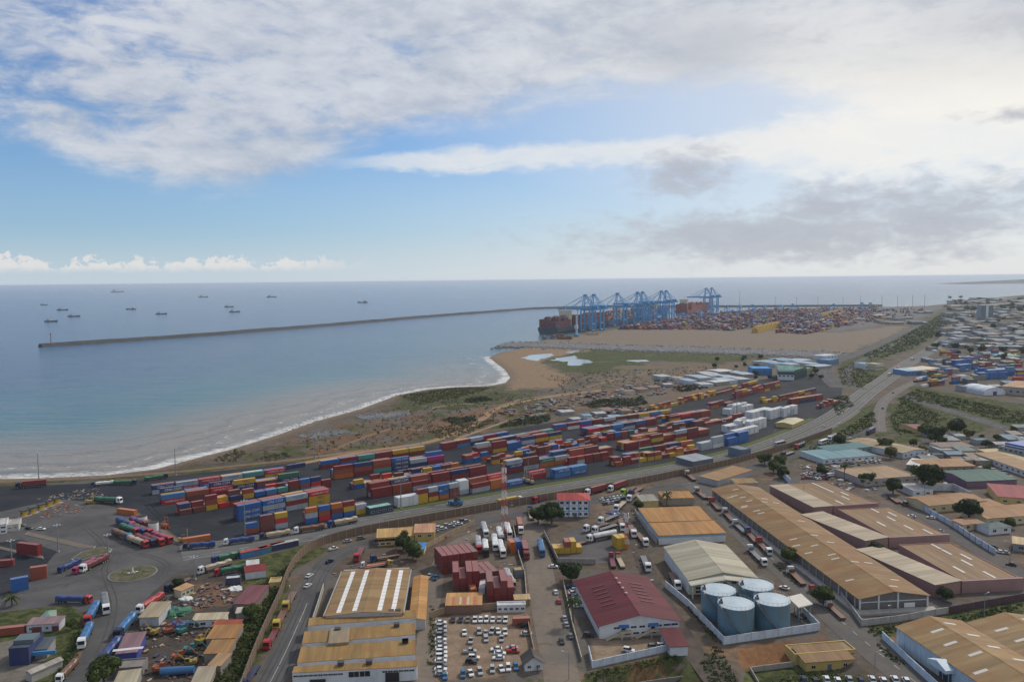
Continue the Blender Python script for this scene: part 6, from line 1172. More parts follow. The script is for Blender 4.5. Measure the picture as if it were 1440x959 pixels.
for i, (f, r_, c1, c2) in enumerate([((1000, 707), (1014, 722), 'red', 'brown'), ((1018, 722), (1034, 739), 'white', 'brown'), ((1032, 738), (1048, 752), 'white', 'grey'), ((1050, 750), (1066, 768), 'blue', 'brown'), ((1066, 764), (1082, 782), 'red', 'brown'), ((1083, 782), (1066, 766), 'white', 'brown'), ((1110, 805), (1130, 825), 'white', 'brown'), ((1140, 830), (1160, 848), 'red', 'grey'), ((1163, 852), (1186, 873), 'white', 'brown')]):
    T(f, r_, c1, 'flat', c2, 'parked along the long transit shed')
for f, r_, c1, c2 in [((1053, 774), (1070, 791), 'white', 'grey'), ((1076, 797), (1060, 780), 'white', 'black'), ((965, 668), (980, 680), 'white', 'brown'), ((978, 692), (994, 704), 'white', 'brown')]: T(f, r_, c1, 'flat', c2, 'on the warehouse street')
T((1119, 632), (1140, 622), 'red', 'tarp', 'dark blue', 'on the service road by the teal hall'); T((1100, 643), (1120, 636), 'black', 'flat', 'grey', 'on the service road by the teal hall'); T((1220, 612), (1236, 604), 'dark blue', 'cont', 'navy blue', 'at the slip road'); T((1250, 700), (1262, 708), 'blue', 'flat', 'brown', 'on the back street'); T((1275, 712), (1262, 705), 'brown', 'flat', 'brown', 'on the back street')
for f, r_, c1, c2 in [((1250, 529), (1258, 523), 'white', 'dark red'), ((1262, 520), (1270, 514), 'red', 'grey'), ((1166, 620), (1176, 614), 'white', 'grey'), ((1282, 507), (1290, 502), 'white', 'blue'), ((1306, 492), (1314, 487), 'blue', 'white')]: T(f, r_, c1, 'tarp', c2, 'at the interchange')
# cars
def car_meshes(kind):
    L = {'saloon': 2.2, 'estate': 2.2, 'pickup': 2.5}[kind]; mb = MB()
    body = [(-L, .32), (L, .32), (L + .04, .62), (L - .1, .78), (L - 1.15, .92), (-L + .1, .95), (-L - .02, .6)]
    mb.xprism(body, -.88, .88)
    x = {'saloon': (-1.75, -1.15, .25, 1.15), 'estate': (-2.05, -1.75, .25, 1.1), 'pickup': (-.6, -.4, .7, 1.4)}[kind]; zt = 1.42 if kind == 'saloon' else 1.68; g = MB()
    g.add([(x[0], -.82, .93), (x[3], -.82, .93), (x[3], .82, .93), (x[0], .82, .93), (x[1], -.66, zt), (x[2], -.66, zt), (x[2], .66, zt), (x[1], .66, zt)], [(4, 5, 6, 7), (0, 1, 5, 4), (1, 2, 6, 5), (2, 3, 7, 6), (3, 0, 4, 7)])
    mb.box(x[1] - .02, -.68, zt - .02, x[2] + .02, .68, zt + .05)
    for xx in (x[1] + .02, (x[1] + x[2]) / 2): mb.bar((xx, -.68, zt), (xx - .05, -.84, .93), .04); mb.bar((xx, .68, zt), (xx - .05, .84, .93), .04)
    if kind == 'pickup': mb.box(-2.4, -.88, .9, -2.3, .88, 1.2); mb.box(-2.3, -.88, .9, -.7, -.8, 1.2); mb.box(-2.3, .8, .9, -.7, .88, 1.2)
    mb.box(L - .02, -.8, .5, L + .06, -.45, .66); mb.box(L - .02, .45, .5, L + .06, .8, .66)
    return mb.mesh(kind + '_body', [STEEL]), g.mesh(kind + '_glass', [GLASS]), L
CARM = {k: car_meshes(k) for k in ('saloon', 'estate', 'pickup')}
def car(px, ang, col, where, kind='saloon', group=None, z=.1):
    c = G(*px); root = empty('parked_car', (c.x, c.y, z), R(ang), f'{col} {kind} car {where}' if kind != 'pickup' else f'{col} pickup truck {where}', 'car', group or 'cars ' + where); root.scale = (.88, .88, .88); b_, g_, L = CARM[kind]
    o = ob('body', b_, root); setmat(o, 0, paint(VC[col], .22, .12, col.replace(' ', '_') + '_car_paint')); ob('window', g_, root)
    for x in (L - .85, -L + .85):
        for sy in (-1, 1): ob('wheel', WC, root, (x, sy * .8, .32))
rc_ = random.Random(9); LOT = 'standing loose in the walled car lot'
for i in range(13): car((620 + rc_.uniform(-.6, .6), 877 + i * 6.0), rc_.uniform(-3, 3), rc_.choice(['white', 'white', 'silver', 'grey', 'silver', 'white']), 'in the tight file along the lot edge', rc_.choice(['saloon', 'estate']))
for i, x in enumerate((637, 648, 658, 668, 676, 684, 693, 702, 711)): car((x, 873), -90 + rc_.uniform(-4, 4), ['black', 'dark blue', 'grey', 'white', 'white', 'white', 'white', 'silver', 'white'][i], 'in the row under the lot wall', rc_.choice(['saloon', 'estate', 'pickup']))
for (x, y) in [(142, 773), (167, 802), (197, 770), (223, 797), (246, 768), (268, 767), (295, 770), (282, 795), (222, 775)]: car((600 + x / 2.672, 602 + y / 2.672), -90 + rc_.uniform(-12, 12), rc_.choice(['white', 'white', 'silver']), LOT, rc_.choice(['saloon', 'estate', 'pickup']))
for (x, y, c) in [(162, 843, 'silver'), (177, 867, 'white'), (168, 882, 'black'), (262, 835, 'white'), (275, 851, 'white'), (270, 868, 'white'), (320, 830, 'silver'), (375, 777, 'silver'), (360, 747, 'black'), (325, 842, 'red')]: car((600 + x / 2.672, 602 + y / 2.672), rc_.uniform(-8, 8) + rc_.choice((0, 180)), c, LOT, rc_.choice(['saloon', 'estate', 'pickup']))
for (x, y) in [(67, 937), (137, 930), (165, 925), (200, 920), (247, 912), (280, 908), (307, 905), (335, 902)]: car((600 + x / 2.672, 602 + y / 2.672), -80 + rc_.uniform(-6, 6), rc_.choice(['white', 'silver', 'white', 'light blue']), 'in the front row of the car lot', rc_.choice(['saloon', 'estate']))
for (x, y, a, c) in [(485, 620, 95, 'white'), (497, 655, 95, 'red'), (518, 718, 95, 'silver'), (525, 742, 95, 'silver'), (540, 785, 95, 'grey'), (507, 806, -85, 'black')]: car((600 + x / 2.672, 602 + y / 2.672), a, c, 'in the side street by the lot', 'saloon')
for i in range(7): car((803 + i * 1.6 + (i % 2) * 3, 826 + i * 4.6), rc_.uniform(0, 30), ['blue', 'silver', 'white', 'silver', 'white', 'dark blue', 'white'][i], 'under the palm beside the maroon warehouse', 'saloon')
for px, a, c in [((828, 895), -15, 'black'), ((884, 916), -20, 'white'), ((919, 911), 5, 'grey'), ((931, 910), 5, 'white')]: car(px, a, c, 'in the paved yard of the maroon warehouse', 'estate')
car((778, 798), 0, 'white', 'pulled onto the verge of the side street', 'saloon')
for px, a, c, k in [((435, 811), 72, 'white', 'saloon'), ((433, 825), 72, 'white', 'saloon'), ((469, 773), 40, 'white', 'pickup'), ((489, 762), 25, 'silver', 'saloon'), ((508, 758), 25, 'grey', 'estate'), ((464, 791), 60, 'dark blue', 'pickup')]: car(px, a, c, 'driving on the embankment road', k)
for i in range(9): car((612 + i * 5.6, 748 - i * 1.7 - (i % 2) * 3), 24 + rc_.uniform(-8, 8), rc_.choice(['silver', 'white', 'black', 'grey', 'silver']), 'along the wall of the yellow offices', rc_.choice(['saloon', 'estate']))
for i in range(16): car((848 + (i % 6) * 5.2 + (i // 6) * 2, 703 + (i // 6) * 3.2 - (i % 6) * .8), rc_.uniform(20, 60), rc_.choice(['silver', 'white', 'grey', 'black', 'white']), 'in the dusty plot behind the office', 'saloon')
for px, a, c, k in [((897, 677), 27, 'grey', 'saloon'), ((616, 795), 60, 'tan', 'pickup'), ((625, 776), 60, 'black', 'pickup'), ((637, 750), 55, 'black', 'pickup'), ((604, 812), 80, 'white', 'pickup'), ((613, 814), 80, 'light blue', 'pickup'), ((622, 757), 40, 'brown', 'pickup')]: car(px, a, c, 'on the dusty lane by the offices', k)
for px, a, c in [((1103, 828), 135, 'white'), ((1282, 727), 145, 'white'), ((1309, 729), 145, 'white'), ((1321, 748), 145, 'silver'), ((1347, 662), 150, 'white'), ((1371, 650), 150, 'white'), ((1422, 795), 145, 'black'), ((1413, 778), 130, 'silver'), ((1405, 777), 130, 'white'), ((1385, 768), 130, 'grey'), ((1396, 770), 130, 'black'), ((1180, 597), 40, 'white'), ((1241, 575), 80, 'black'), ((1256, 553), 60, 'black'), ((1262, 549), 60, 'white'), ((1159, 600), 35, 'white'), ((1196, 617), 20, 'white'), ((1306, 516), 50, 'white'), ((1320, 480), 60, 'white'), ((1330, 466), 60, 'silver')]: car(px, a, c, 'driving through the eastern streets', 'saloon')
for i in range(10): car((1130 + i * 16, 957 + (i % 2) * 2), 80, rc_.choice(['white', 'dark blue', 'black', 'silver', 'white']), 'in the row below the yellow house', 'estate')
for i in range(14): car((1130 + (i % 7) * 5.5, 668 + (i // 7) * 6 + rc_.uniform(-1, 1)), rc_.uniform(0, 180), rc_.choice(['red', 'white', 'black', 'white', 'grey']), 'in the open vehicle yard behind the white sheet wall', rc_.choice(['saloon', 'pickup']))
for i in range(5): car((1212 + i * 6, 650 + (i % 2)), 100, 'white', 'under the depot canopy row', 'estate')
for px, a, c in [((12, 747), 20, 'white'), ((41, 744), -10, 'black'), ((58, 745), 0, 'white'), ((30, 740), 10, 'grey')]: car(px, a, c, 'near the toll office', 'saloon')
def bus(f, r_, c, lb):
    a, q = G(*f), G(*r_); t = a - q; rz = math.atan2(t.y, t.x); m = (a + q) / 2; root = empty('bus', (m.x, m.y, .1), rz, lb, 'bus'); mb = MB(); mb.xprism([(-5.6, .5), (5.6, .5), (5.7, 1.4), (5.5, 3.1), (-5.6, 3.1)], -1.25, 1.25); mb.build('body', vp(c), root)
    mb = MB(); mb.box(-5.3, -1.27, 1.6, 5.2, -1.255, 2.6); mb.box(-5.3, 1.255, 1.6, 5.2, 1.27, 2.6); mb.add([(5.68, -1.1, 1.5), (5.68, 1.1, 1.5), (5.56, 1.1, 2.8), (5.56, -1.1, 2.8)], [(0, 1, 2, 3)]); mb.build('window', GLASS, root)
    for x in (3.6, -3.6):
        for sy in (-1, 1): ob('wheel', WT, root, (x, sy * 1.0, .42))
bus((1164, 622), (1152, 626), 'white', 'white coach on the service road near the slip road'); bus((1103, 625), (1090, 628), 'silver', 'silver bus at the foot of the highway wall'); bus((1350, 596), (1342, 592), 'light blue', 'pale blue bus on the trunk road')
# reach stacker, forklifts, excavators
def reach(px, ang, c, lb, s=1.0):
    p = G(*px); root = empty('reach_stacker', (p.x, p.y, .1), R(ang), lb, 'reach stacker'); m = vp(c); mb = MB(); mb.box(-4 * s, -1.6 * s, .9 * s, 3.5 * s, 1.6 * s, 2.0 * s); mb.box(-4.2 * s, -1.5 * s, 1.2 * s, -2.4 * s, 1.5 * s, 2.8 * s); mb.build('chassis', m, root)
    mb = MB(); mb.box(-1.6 * s, -.8 * s, 2.0 * s, .2 * s, .8 * s, 3.9 * s); cb = mb.build('cab', CHASSIS, root); mb = MB(); mb.box(.2 * s, -.7 * s, 2.6 * s, .23 * s, .7 * s, 3.7 * s); mb.build('window', GLASS, cb)
    mb = MB(); mb.bar((-3.5 * s, 0, 3.0 * s), (8 * s, 0, 8.2 * s), .45 * s); mb.build('boom', CHASSIS, root); mb = MB(); mb.box(7.4 * s, -3 * s, 6.6 * s, 8.6 * s, 3 * s, 7.1 * s); mb.bar((8 * s, 0, 7.1 * s), (8 * s, 0, 8.2 * s), .3 * s); mb.build('spreader', m, root)
    for x in (2.4, -3.0):
        for sy in (-1, 1): o = ob('wheel', WT, root, (x * s, sy * 1.3 * s, .75 * s)); o.scale = (1.5 * s,) * 3
reach((640, 710), 150, 'light blue', 'blue reach stacker with raised dark boom on the highway verge')
def forklift(px, ang, c, lb):
    p = G(*px); root = empty('forklift', (p.x, p.y, .05), R(ang), lb, 'forklift', 'forklifts'); m = vp(c); mb = MB(); mb.box(-2, -1.1, .6, 1.6, 1.1, 1.9); mb.box(-2.1, -1, 1.0, -1.2, 1, 2.2); mb.build('chassis', m, root); mb = MB(); mb.box(-.9, -.9, 3.3, .9, .9, 3.45); [mb.bar((x, y, 1.9), (x, y, 3.3), .08) for x in (-.8, .8) for y in (-.8, .8)]; mb.build('cab_frame', CHASSIS, root); mb = MB(); [mb.box(1.7, y - .1, .2, 1.95, y + .1, 6.0) for y in (-.7, .7)]; mb.box(1.95, -1, .3, 3.4, -.7, .45); mb.box(1.95, .7, .3, 3.4, 1, .45); mb.box(1.75, -.7, 5.6, 1.9, .7, 5.8); mb.build('lifting_mast', m, root)
    for x in (1.1, -1.3):
        for sy in (-1, 1): ob('wheel', WT, root, (x, sy * 1.0, .55))
for px, a in [((737, 676), 60), ((742, 678), 80), ((748, 680), 100)]: forklift(px, a, 'tan', 'cream yellow forklift beside the red stack at the verge')
forklift((258, 762), 20, 'yellow', 'yellow forklift at the end of the gate kerb'); forklift((126, 708), 0, 'yellow', 'yellow forklift beside the green tarped truck'); forklift((232, 742), -40, 'orange', 'orange forklift behind the gate kerb tanks')
def excavator(px, ang, c, lb, s=1.0):
    p = G(*px); root = empty('excavator', (p.x, p.y, .03), R(ang), lb, 'excavator', 'diggers in the machinery yard'); m = paint(shade(VC[c], .6), .6, .8, 'grimy_' + c + '_digger_paint', scale=.9); root.scale = (s,) * 3
    for sy in (-1, 1): mb = MB(); mb.xprism([(-1.9, .45), (-1.5, .02), (1.5, .02), (1.9, .45), (1.5, .9), (-1.5, .9)], sy * 1.2 - .3, sy * 1.2 + .3); mb.build('track', TYRE, root)
    mb = MB(); mb.box(-2.1, -1.2, 1.0, 1.2, 1.2, 1.9); mb.box(-2.2, -1.1, 1.1, -1.2, 1.1, 2.3); mb.build('house', m, root); mb = MB(); mb.box(-.2, .2, 1.9, 1.3, 1.15, 3.0); cb = mb.build('cab', m, root); mb = MB(); mb.box(1.3, .3, 2.0, 1.33, 1.05, 2.9); mb.box(0, 1.15, 2.1, 1.1, 1.18, 2.9); mb.build('window', GLASS, cb)
    mb = MB(); mb.bar((.9, -.3, 1.6), (3.4, -.3, 4.2), .28, r2=.24); mb.build('boom', m, root); mb = MB(); mb.bar((3.4, -.3, 4.2), (5.4, -.3, 2.0), .24, r2=.16); mb.build('arm', m, root); mb = MB(); mb.xprism([(5.1, 2.0), (5.8, 1.8), (5.9, .9), (5.0, .7), (4.7, 1.3)], -.9, .3); mb.build('bucket', CHASSIS, root)
for px, a, c, lb in [((214, 893), 160, 'yellow', 'yellow digger at the cream roof shed'), ((238, 890), 40, 'orange', 'orange red digger in the middle of the machinery yard'), ((257, 890), 50, 'teal', 'teal digger with pale boom'), ((268, 918), 10, 'teal', 'teal digger among the scrap'), ((252, 928), 20, 'orange', 'orange digger by the red flat trailer'), ((267, 936), 190, 'yellow', 'yellow digger by the blue barrel'), ((283, 905), 70, 'yellow', 'yellow digger against the orange workshop'), ((225, 945), 0, 'orange', 'orange yellow loader by the cream slab roof')]: excavator(px, a, c, lb, .95)
p = G(250, 948); mb = MB(); mb.bar((-5, 0, 1.3), (5, 0, 1.3), 1.2, n=16); root = empty('fuel_barrel', (p.x, p.y, 0), .1, 'long blue fuel barrel lying in the machinery yard', 'fuel tank'); mb.build('shell', vp('light blue'), root); mb = MB(); [mb.box(x - .2, -1, 0, x + .2, 1, .5) for x in (-3, 3)]; mb.build('cradle', STEEL, root)
for px, c, lb, sc in [((246, 862), 'green', 'crumpled green tarpaulin heap in the machinery yard', 5.5), ((252, 878), 'blue', 'folded blue tarpaulin beside the diggers', 3.6), ((262, 842), 'white', 'heap of white sacks by the cream house', 2.6), ((330, 828), 'white', 'white sheets stacked by the navy kiosk', 3.0), ((863, 722), 'blue', 'pale blue tarpaulin over goods in the dusty yard', 3.4)]:
    p = G(*px); bm = bmesh.new(); bmesh.ops.create_icosphere(bm, subdivisions=3, radius=1); rg = random.Random(px[0])
    for v in bm.verts: n_ = 1 + .25 * math.sin(v.co.x * 7 + px[0]) * math.sin(v.co.y * 6) + rg.uniform(-.1, .1); v.co = Vector((v.co.x * sc * n_, v.co.y * sc * .8 * n_, max(0, v.co.z) * sc * .3 * n_))
    me = bpy.data.meshes.new('tarpaulin_heap'); bm.to_mesh(me); bm.free(); me.materials.append(vp(c)); tag(ob('tarpaulin_heap', me, None, (p.x, p.y, .02)), lb, 'tarpaulin')
for i, px in enumerate([(200, 737), (216, 746)]):
    p = G(*px); root = empty('water_tank', (p.x, p.y, .03), 0, f'white round water tank with dark open top {["nearer the orange container", "beside the orange forklift"][i]}', 'water tank'); mb = MB(); mb.bar((0, 0, 0), (0, 0, 4.2), 2.4, n=24); mb.build('shell', WHITE, root); mb = MB(); mb.bar((0, 0, 4.2), (0, 0, 4.35), 2.5, n=24); mb.bar((0, 0, 4.35), (0, 0, 4.4), 2.0, n=24); mb.build('rim', TYRE, root); mb = MB(); mb.box(-2.7, -2.7, 0, 2.7, 2.7, .12); mb.build('skid', vp('brown'), root)
for i, px in enumerate([(34, 726), (46, 722), (58, 717), (69, 712), (80, 708)]):
    p = G(*px); root = empty('toll_booth', (p.x, p.y, .03), R(-30), f'yellow toll booth {["next to the grey store", "second from the grey store", "in the middle of the line", "second from the open end", "at the open end of the line"][i]}', 'toll booth'); mb = MB(); mb.box(-1, -1.3, .2, 1, 1.3, 3.0); mb.build('cabin', vp('yellow'), root); mb = MB(); mb.box(-1.02, -1.0, 1.4, -1.003, 1.0, 2.3); mb.box(-.8, -1.32, 1.4, .8, -1.303, 2.3); mb.build('window', GLASS, root); mb = MB(); mb.box(-1.5, -1.8, 3.0, 1.5, 1.8, 3.4); mb.build('roof', vp('black'), root); mb = MB(); mb.box(-1.6, -3, 0, 1.6, 3, .2); mb.build('kerb', CONC, root); mb = MB(); mb.bar((1.2, -2.4, .2), (1.2, -2.4, 1.2), .15); mb.bar((1.2, -2.4, 1.1), (5, -2.4, 1.1), .06); mb.build('barrier', vp('red'), root)
# monument on the roundabout
root = empty('monument', (rc.x, rc.y, .3), .3, 'small white monument on the roundabout island', 'monument'); root.scale = (.55, .55, .55); mb = MB(); mb.box(-1.6, -1.6, 0, 1.6, 1.6, .5); mb.box(-1.1, -1.1, .5, 1.1, 1.1, 1.0); mb.build('plinth', CONC, root); mb = MB(); mb.bar((0, 0, 1.0), (0, 0, 4.0), .6, n=4, r2=.35); mb.bar((0, 0, 4.0), (0, 0, 4.6), .35, n=4, r2=.02); mb.build('obelisk', WHITE, root); mb = MB(); mb.box(-3.6, -.6, 0, -2.2, .6, .7); mb.box(1.8, .9, 0, 3.2, 2.2, .6); mb.build('bench_block', WHITE, root)
# ================================================================== PORT
CB = paint((0.03, 0.30, 0.60), .45, .1, 'crane_blue'); CRED = paint((0.40, 0.05, 0.05), .5, .2, 'crane_red')
Q0, Q1 = G(830, 464), G(985, 441); QT = (Q1 - Q0).normalized(); QA = math.atan2(QT.y, QT.x); QS = Vector((-QT.y, QT.x, 0))       # quay line, seaward normal
def crane_proto():
    root = bpy.data.objects.new('quay_crane', None); C.objects.link(root); Hh = 50
    for x in (-13, 15):
        for y in (-11, 11): mb = MB(); mb.bar((x, y, 0), (x, y * .9, Hh), 2.4, r2=2.0); mb.build('leg', CB, root)
    mb = MB()
    for x in (-13, 15): mb.bar((x, -12, 3), (x, 12, 3), 1.1); mb.bar((x, -11, 18), (x, 11, 18), .9); mb.bar((x, -10, Hh), (x, 10, Hh), 1.1)
    for y in (-10.5, 10.5): mb.bar((-13, y, 18), (15, y, 18), 1.0); mb.bar((-13, y, Hh), (15, y, Hh), 1.0); mb.bar((-13, y, 18), (15, y, 34), .6); mb.bar((-13, y, 34), (15, y, 34), .6)
    mb.build('portal_frame', CB, root)
    mb = MB(); [mb.bar((-28, y, Hh + 3), (78, y, Hh + 3), 1.9) for y in (-3, 3)]; [mb.bar((x, -3, Hh + 3), (x, 3, Hh + 3), .5) for x in range(-26, 79, 8)]; bm_ = mb.build('boom', CB, root)
    mb = MB(); mb.box(58, -4.2, Hh + 2, 79, 4.2, Hh + 4.4); mb.build('boom_tip', CRED, bm_)
    mb = MB()
    for y in (-6, 6): mb.bar((15, y * 1.5, Hh), (9, y * .35, Hh + 36), 1.4, r2=1.0); mb.bar((-13, y * 1.5, Hh), (7, y * .35, Hh + 36), 1.1, r2=.8)
    mb.box(4, -3.5, Hh + 34, 12, 3.5, Hh + 37); mb.bar((-3, -5, Hh + 16), (13, -4.5, Hh + 16), .5); mb.bar((-3, 5, Hh + 16), (13, 4.5, Hh + 16), .5); mb.build('apex_frame', CB, root)
    mb = MB(); [mb.bar((8, y, Hh + 36), (x, y, Hh + 4), .35) for y in (-2.5, 2.5) for x in (40, 72, -26)]; mb.build('stay', CB, root)
    mb = MB(); mb.box(-24, -5, Hh + 4.2, -8, 5, Hh + 10); mb.build('machinery_house', CB, root)
    mb = MB(); mb.box(26, -2, Hh - 3, 30, 2, Hh + 1); mb.build('operator_cab', WHITE, root)
    for x in (-13, 15):
        for y in (-11, 11): mb = MB(); mb.box(x - 1.4, y - 4, 0, x + 1.4, y + 4, 2.2); mb.build('bogie', CHASSIS, root)
    return root
cp = crane_proto()
names = ['blue quay crane with lowered boom over the near container ship stern', 'blue quay crane beside the end crane over the near ship', 'blue quay crane standing alone between two pairs', 'blue quay crane, first of the middle pair', 'blue quay crane, second of the middle pair', 'blue quay crane, first of the far pair', 'blue quay crane, second of the far pair']
L_ = (Q1 - Q0).length
for i, x in enumerate((828, 840, 873, 901, 908, 934, 941)):
    # walk the quay line until its image column matches
    s = -250.0
    for _ in range(4000):
        p = Q0 + QT * s - QS * 18
        if 720 + 1120 * p.x / p.y >= x: break
        s += .5
    o = cp if i == 0 else copy_tree(cp); tag(o, names[i], 'crane', 'ship to shore cranes on the quay'); o.location = (p.x, p.y, .1); o.rotation_euler.z = QA + math.pi / 2; o.scale = (.98, .98, .98)
for i, (x, y) in enumerate(((996, 438.5), (1004, 437.5))):
    o = copy_tree(cp); p = G(x, y); tag(o, ['blue quay crane with red boom at the far berth', 'blue quay crane at the very end of the far berth'][i], 'crane', 'ship to shore cranes on the quay'); o.location = (p.x, p.y, .1); o.rotation_euler.z = QA + math.pi / 2; o.scale = (.98, .98, .98)
PALB = [cont_mat(c) for c in ('dark red', 'rust red', 'brown red', 'blue', 'sky blue', 'navy blue', 'yellow', 'light grey', 'white', 'orange', 'green')]
def ship(center, ang, L, Bm, hullc, label, seed, bridge=.2, cw=None):
    r = random.Random(seed); root = empty('container_ship', (center.x, center.y, -1), ang, label, 'ship'); root.scale = (1.0, 1.0, 1.0); Hd = 15; mb = MB()
    st = [(-.5, .80), (-.47, .96), (-.3, 1), (.3, 1), (.42, .75), (.48, .3), (.5, .02)]
    vs = []
    for t, k in st: vs += [(t * L - (4 if t > .4 else 0), -Bm / 2 * k * .8, -2), (t * L, -Bm / 2 * k, 5), (t * L + (4 if t > .4 else 0), -Bm / 2 * min(1, k * 1.15), Hd), (t * L + (4 if t > .4 else 0), Bm / 2 * min(1, k * 1.15), Hd), (t * L, Bm / 2 * k, 5), (t * L - (4 if t > .4 else 0), Bm / 2 * k * .8, -2)]
    n = len(st); fs = [(6 * i + j, 6 * i + 6 + j, 6 * i + 7 + j, 6 * i + 1 + j) for i in range(n - 1) for j in range(5)] + [(0, 1, 2, 3, 4, 5), tuple(6 * (n - 1) + j for j in (5, 4, 3, 2, 1, 0))]
    mb.add(vs, fs); mb.build('hull', paint(hullc, .5, .3, 'hull_paint', scale=.05), root)
    bx = (-.5 + bridge) * L; mb = MB(); mb.box(bx - 6, -Bm * .28, Hd, bx + 6, Bm * .28, Hd + 32); mb.box(bx - 4, -Bm * .34, Hd + 32, bx + 5, Bm * .34, Hd + 36); mb.bar((bx, 0, Hd + 36), (bx, 0, Hd + 46), .8); s_ = mb.build('superstructure', paint((0.62, 0.56, 0.40), .5, .2, 'cream_superstructure'), root)
    mb = MB(); mb.box(bx + 5, -Bm * .33, Hd + 33, bx + 5.1, Bm * .33, Hd + 35); mb.build('window', GLASS, s_)
    mb = MB(); mb.box(bx - 16, -5, Hd, bx - 9, 5, Hd + 24); mb.build('funnel', paint((0.10, 0.12, 0.16), .5, .2, 'funnel'), root)
    mb = MB(); x = -.49 * L
    while x < .40 * L:
        if not (bx - 17 < x + 6 < bx + 13):
            h = r.randint(7, 9)
            for j in range(int(Bm * .92 / 2.6)):
                for z in range(max(1, h - r.randint(0, 2))): mb.cbox((x + 6.5, -Bm * .46 + 1.3 + j * 2.6, Hd + z * 2.6), 12.1, 2.45, 2.55, 0, r.choice(cw or range(len(PALB))))
        x += 13.2
    stuff(mb.build('deck_cargo', PALB, root))
def at_quay(x, off):
    s = 0.0
    for _ in range(9000):
        p = Q0 + QT * (s - 600) + QS * off
        if 720 + 1120 * p.x / p.y >= x: break
        s += .5
    return p
ship(at_quay(812, 34), QA, 330, 48, (0.03, 0.05, 0.075), 'large container ship with red brown deck stacks moored at the near berth', 3, .30, [0, 2, 2, 2, 5, 2])
ship(at_quay(868, 34), QA, 230, 40, (0.03, 0.09, 0.22), 'container ship with cream bridge moored under the middle cranes', 4, .5)
ship(at_quay(915, 34), QA, 260, 42, (0.03, 0.12, 0.30), 'blue hulled container ship moored under the far cranes', 5, .6, [3, 4, 5, 3, 7])
ship(at_quay(976, 40), QA, 300, 44, (0.20, 0.03, 0.04), 'dark red container ship moored at the far berth', 6, .12, [0, 1, 2, 0])
# terminal stacks: thousands, one mass
pol = [tuple(G(*p).xy) for p in ((868, 463.5), (985, 444), (1080, 438), (1235, 434.5), (1232, 441), (1180, 460), (1135, 470), (1000, 464))]
gap_ = [tuple(G(*p).xy) for p in ((1010, 468), (1065, 460), (1090, 456), (1100, 466), (1070, 472))]
c0, s0 = math.cos(QA), math.sin(QA); pts = []; r = random.Random(33)
for i in range(-10, 190):
    for j in range(-10, 260):
        if j % 7 == 0 or i % 9 == 8: continue
        x = Q0.x + c0 * i * 14 + s0 * j * 5.2; y = Q0.y + s0 * i * 14 - c0 * j * 5.2; pts.append((x, y, i, j))
TCOL = [0, 0, 1, 2, 2, 2, 3, 5, 5, 6, 7, 2, 10, 0, 5]; P = np.array([(a, b_) for a, b_, _, _ in pts]); ok = inside(P, pol) & ~inside(P, gap_); mb = MB()
for (x, y, i, j), k in zip(pts, ok):
    if not k or r.random() < .22: continue
    hsh = (i // 3 * 7 + j // 7 * 13) % 11; hmax = [5, 0, 3, 5, 2, 0, 1, 3, 5, 4, 0][hsh]
    if not hmax: continue
    for z in range(r.randint(1, hmax)): mb.cbox((x, y, .1 + z * 2.6), 12.1, 4.8, 2.55, QA, TCOL[(i // 3 * 5 + j // 4 * 11 + z // 2 * 3) % 15] if r.random() < .62 else r.choice(TCOL))
stuff(mb.build('terminal_containers', PALB), 'countless stacked containers across the port terminal', 'containers')
pol2 = [tuple(G(*p).xy) for p in ((1105, 462), (1160, 452), (1240, 436), (1300, 434), (1280, 446), (1200, 458), (1140, 468))]; rr2 = random.Random(44); mb = MB()
A2 = np.array(pol2); lo2, hi2 = A2.min(0), A2.max(0); Pn = np.random.default_rng(5).uniform(lo2, hi2, (900, 2)); Pn = Pn[inside(Pn, pol2)]
for x, y in Pn:
    c_ = rr2.choice(TCOL); n2_ = rr2.randint(1, 4)
    for q_ in range(n2_):
        for z in range(rr2.randint(1, 3)): mb.cbox((x + q_ * 2.6 * s0, y - q_ * 2.6 * c0, .1 + z * 2.6), 12.1, 2.4, 2.55, QA, c_)
stuff(mb.build('loose_terminal_containers', PALB), 'loose container stacks along the landward edge of the terminal', 'containers')
for nm, a, b_, wd in (('yellow container bank on the near edge of the terminal', (1066, 468), (1100, 459), 5), ('yellow container bank at the back of the terminal', (1158, 447), (1185, 440), 4)):
    A, Bq = G(*a), G(*b_); t = (Bq - A).normalized(); n_ = Vector((-t.y, t.x, 0)); mb = MB()
    for i in range(int((Bq - A).length / 12.6)):
        for j in range(wd):
            for z in range(3 + (i + j) % 3): c = A + t * i * 12.6 + n_ * j * 2.7; mb.cbox((c.x, c.y, .1 + z * 2.6), 12.1, 2.45, 2.55, math.atan2(t.y, t.x))
    o = mb.build('container_bank', cont_mat('yellow')); stuff(o, nm, 'containers')
def rtg(px, lb):
    p = G(*px); root = empty('yard_gantry', (p.x, p.y, .1), QA + random.choice((0, 1.57)), lb, 'gantry crane', 'yard gantry cranes'); 
    for x in (-12, 12): mb = MB(); [mb.bar((x, y, 0), (x, y, 24), .9) for y in (-5, 5)]; mb.bar((x, -5, 24), (x, 5, 24), .9); mb.bar((x, -6, 2), (x, 6, 2), 1.0); mb.build('leg_frame', CB, root)
    mb = MB(); [mb.bar((-14, y, 24), (14, y, 24), 1.2) for y in (-4, 4)]; mb.build('girder', CB, root); mb = MB(); mb.box(-4, -4, 25, 3, 4, 29); mb.build('trolley', CB, root)
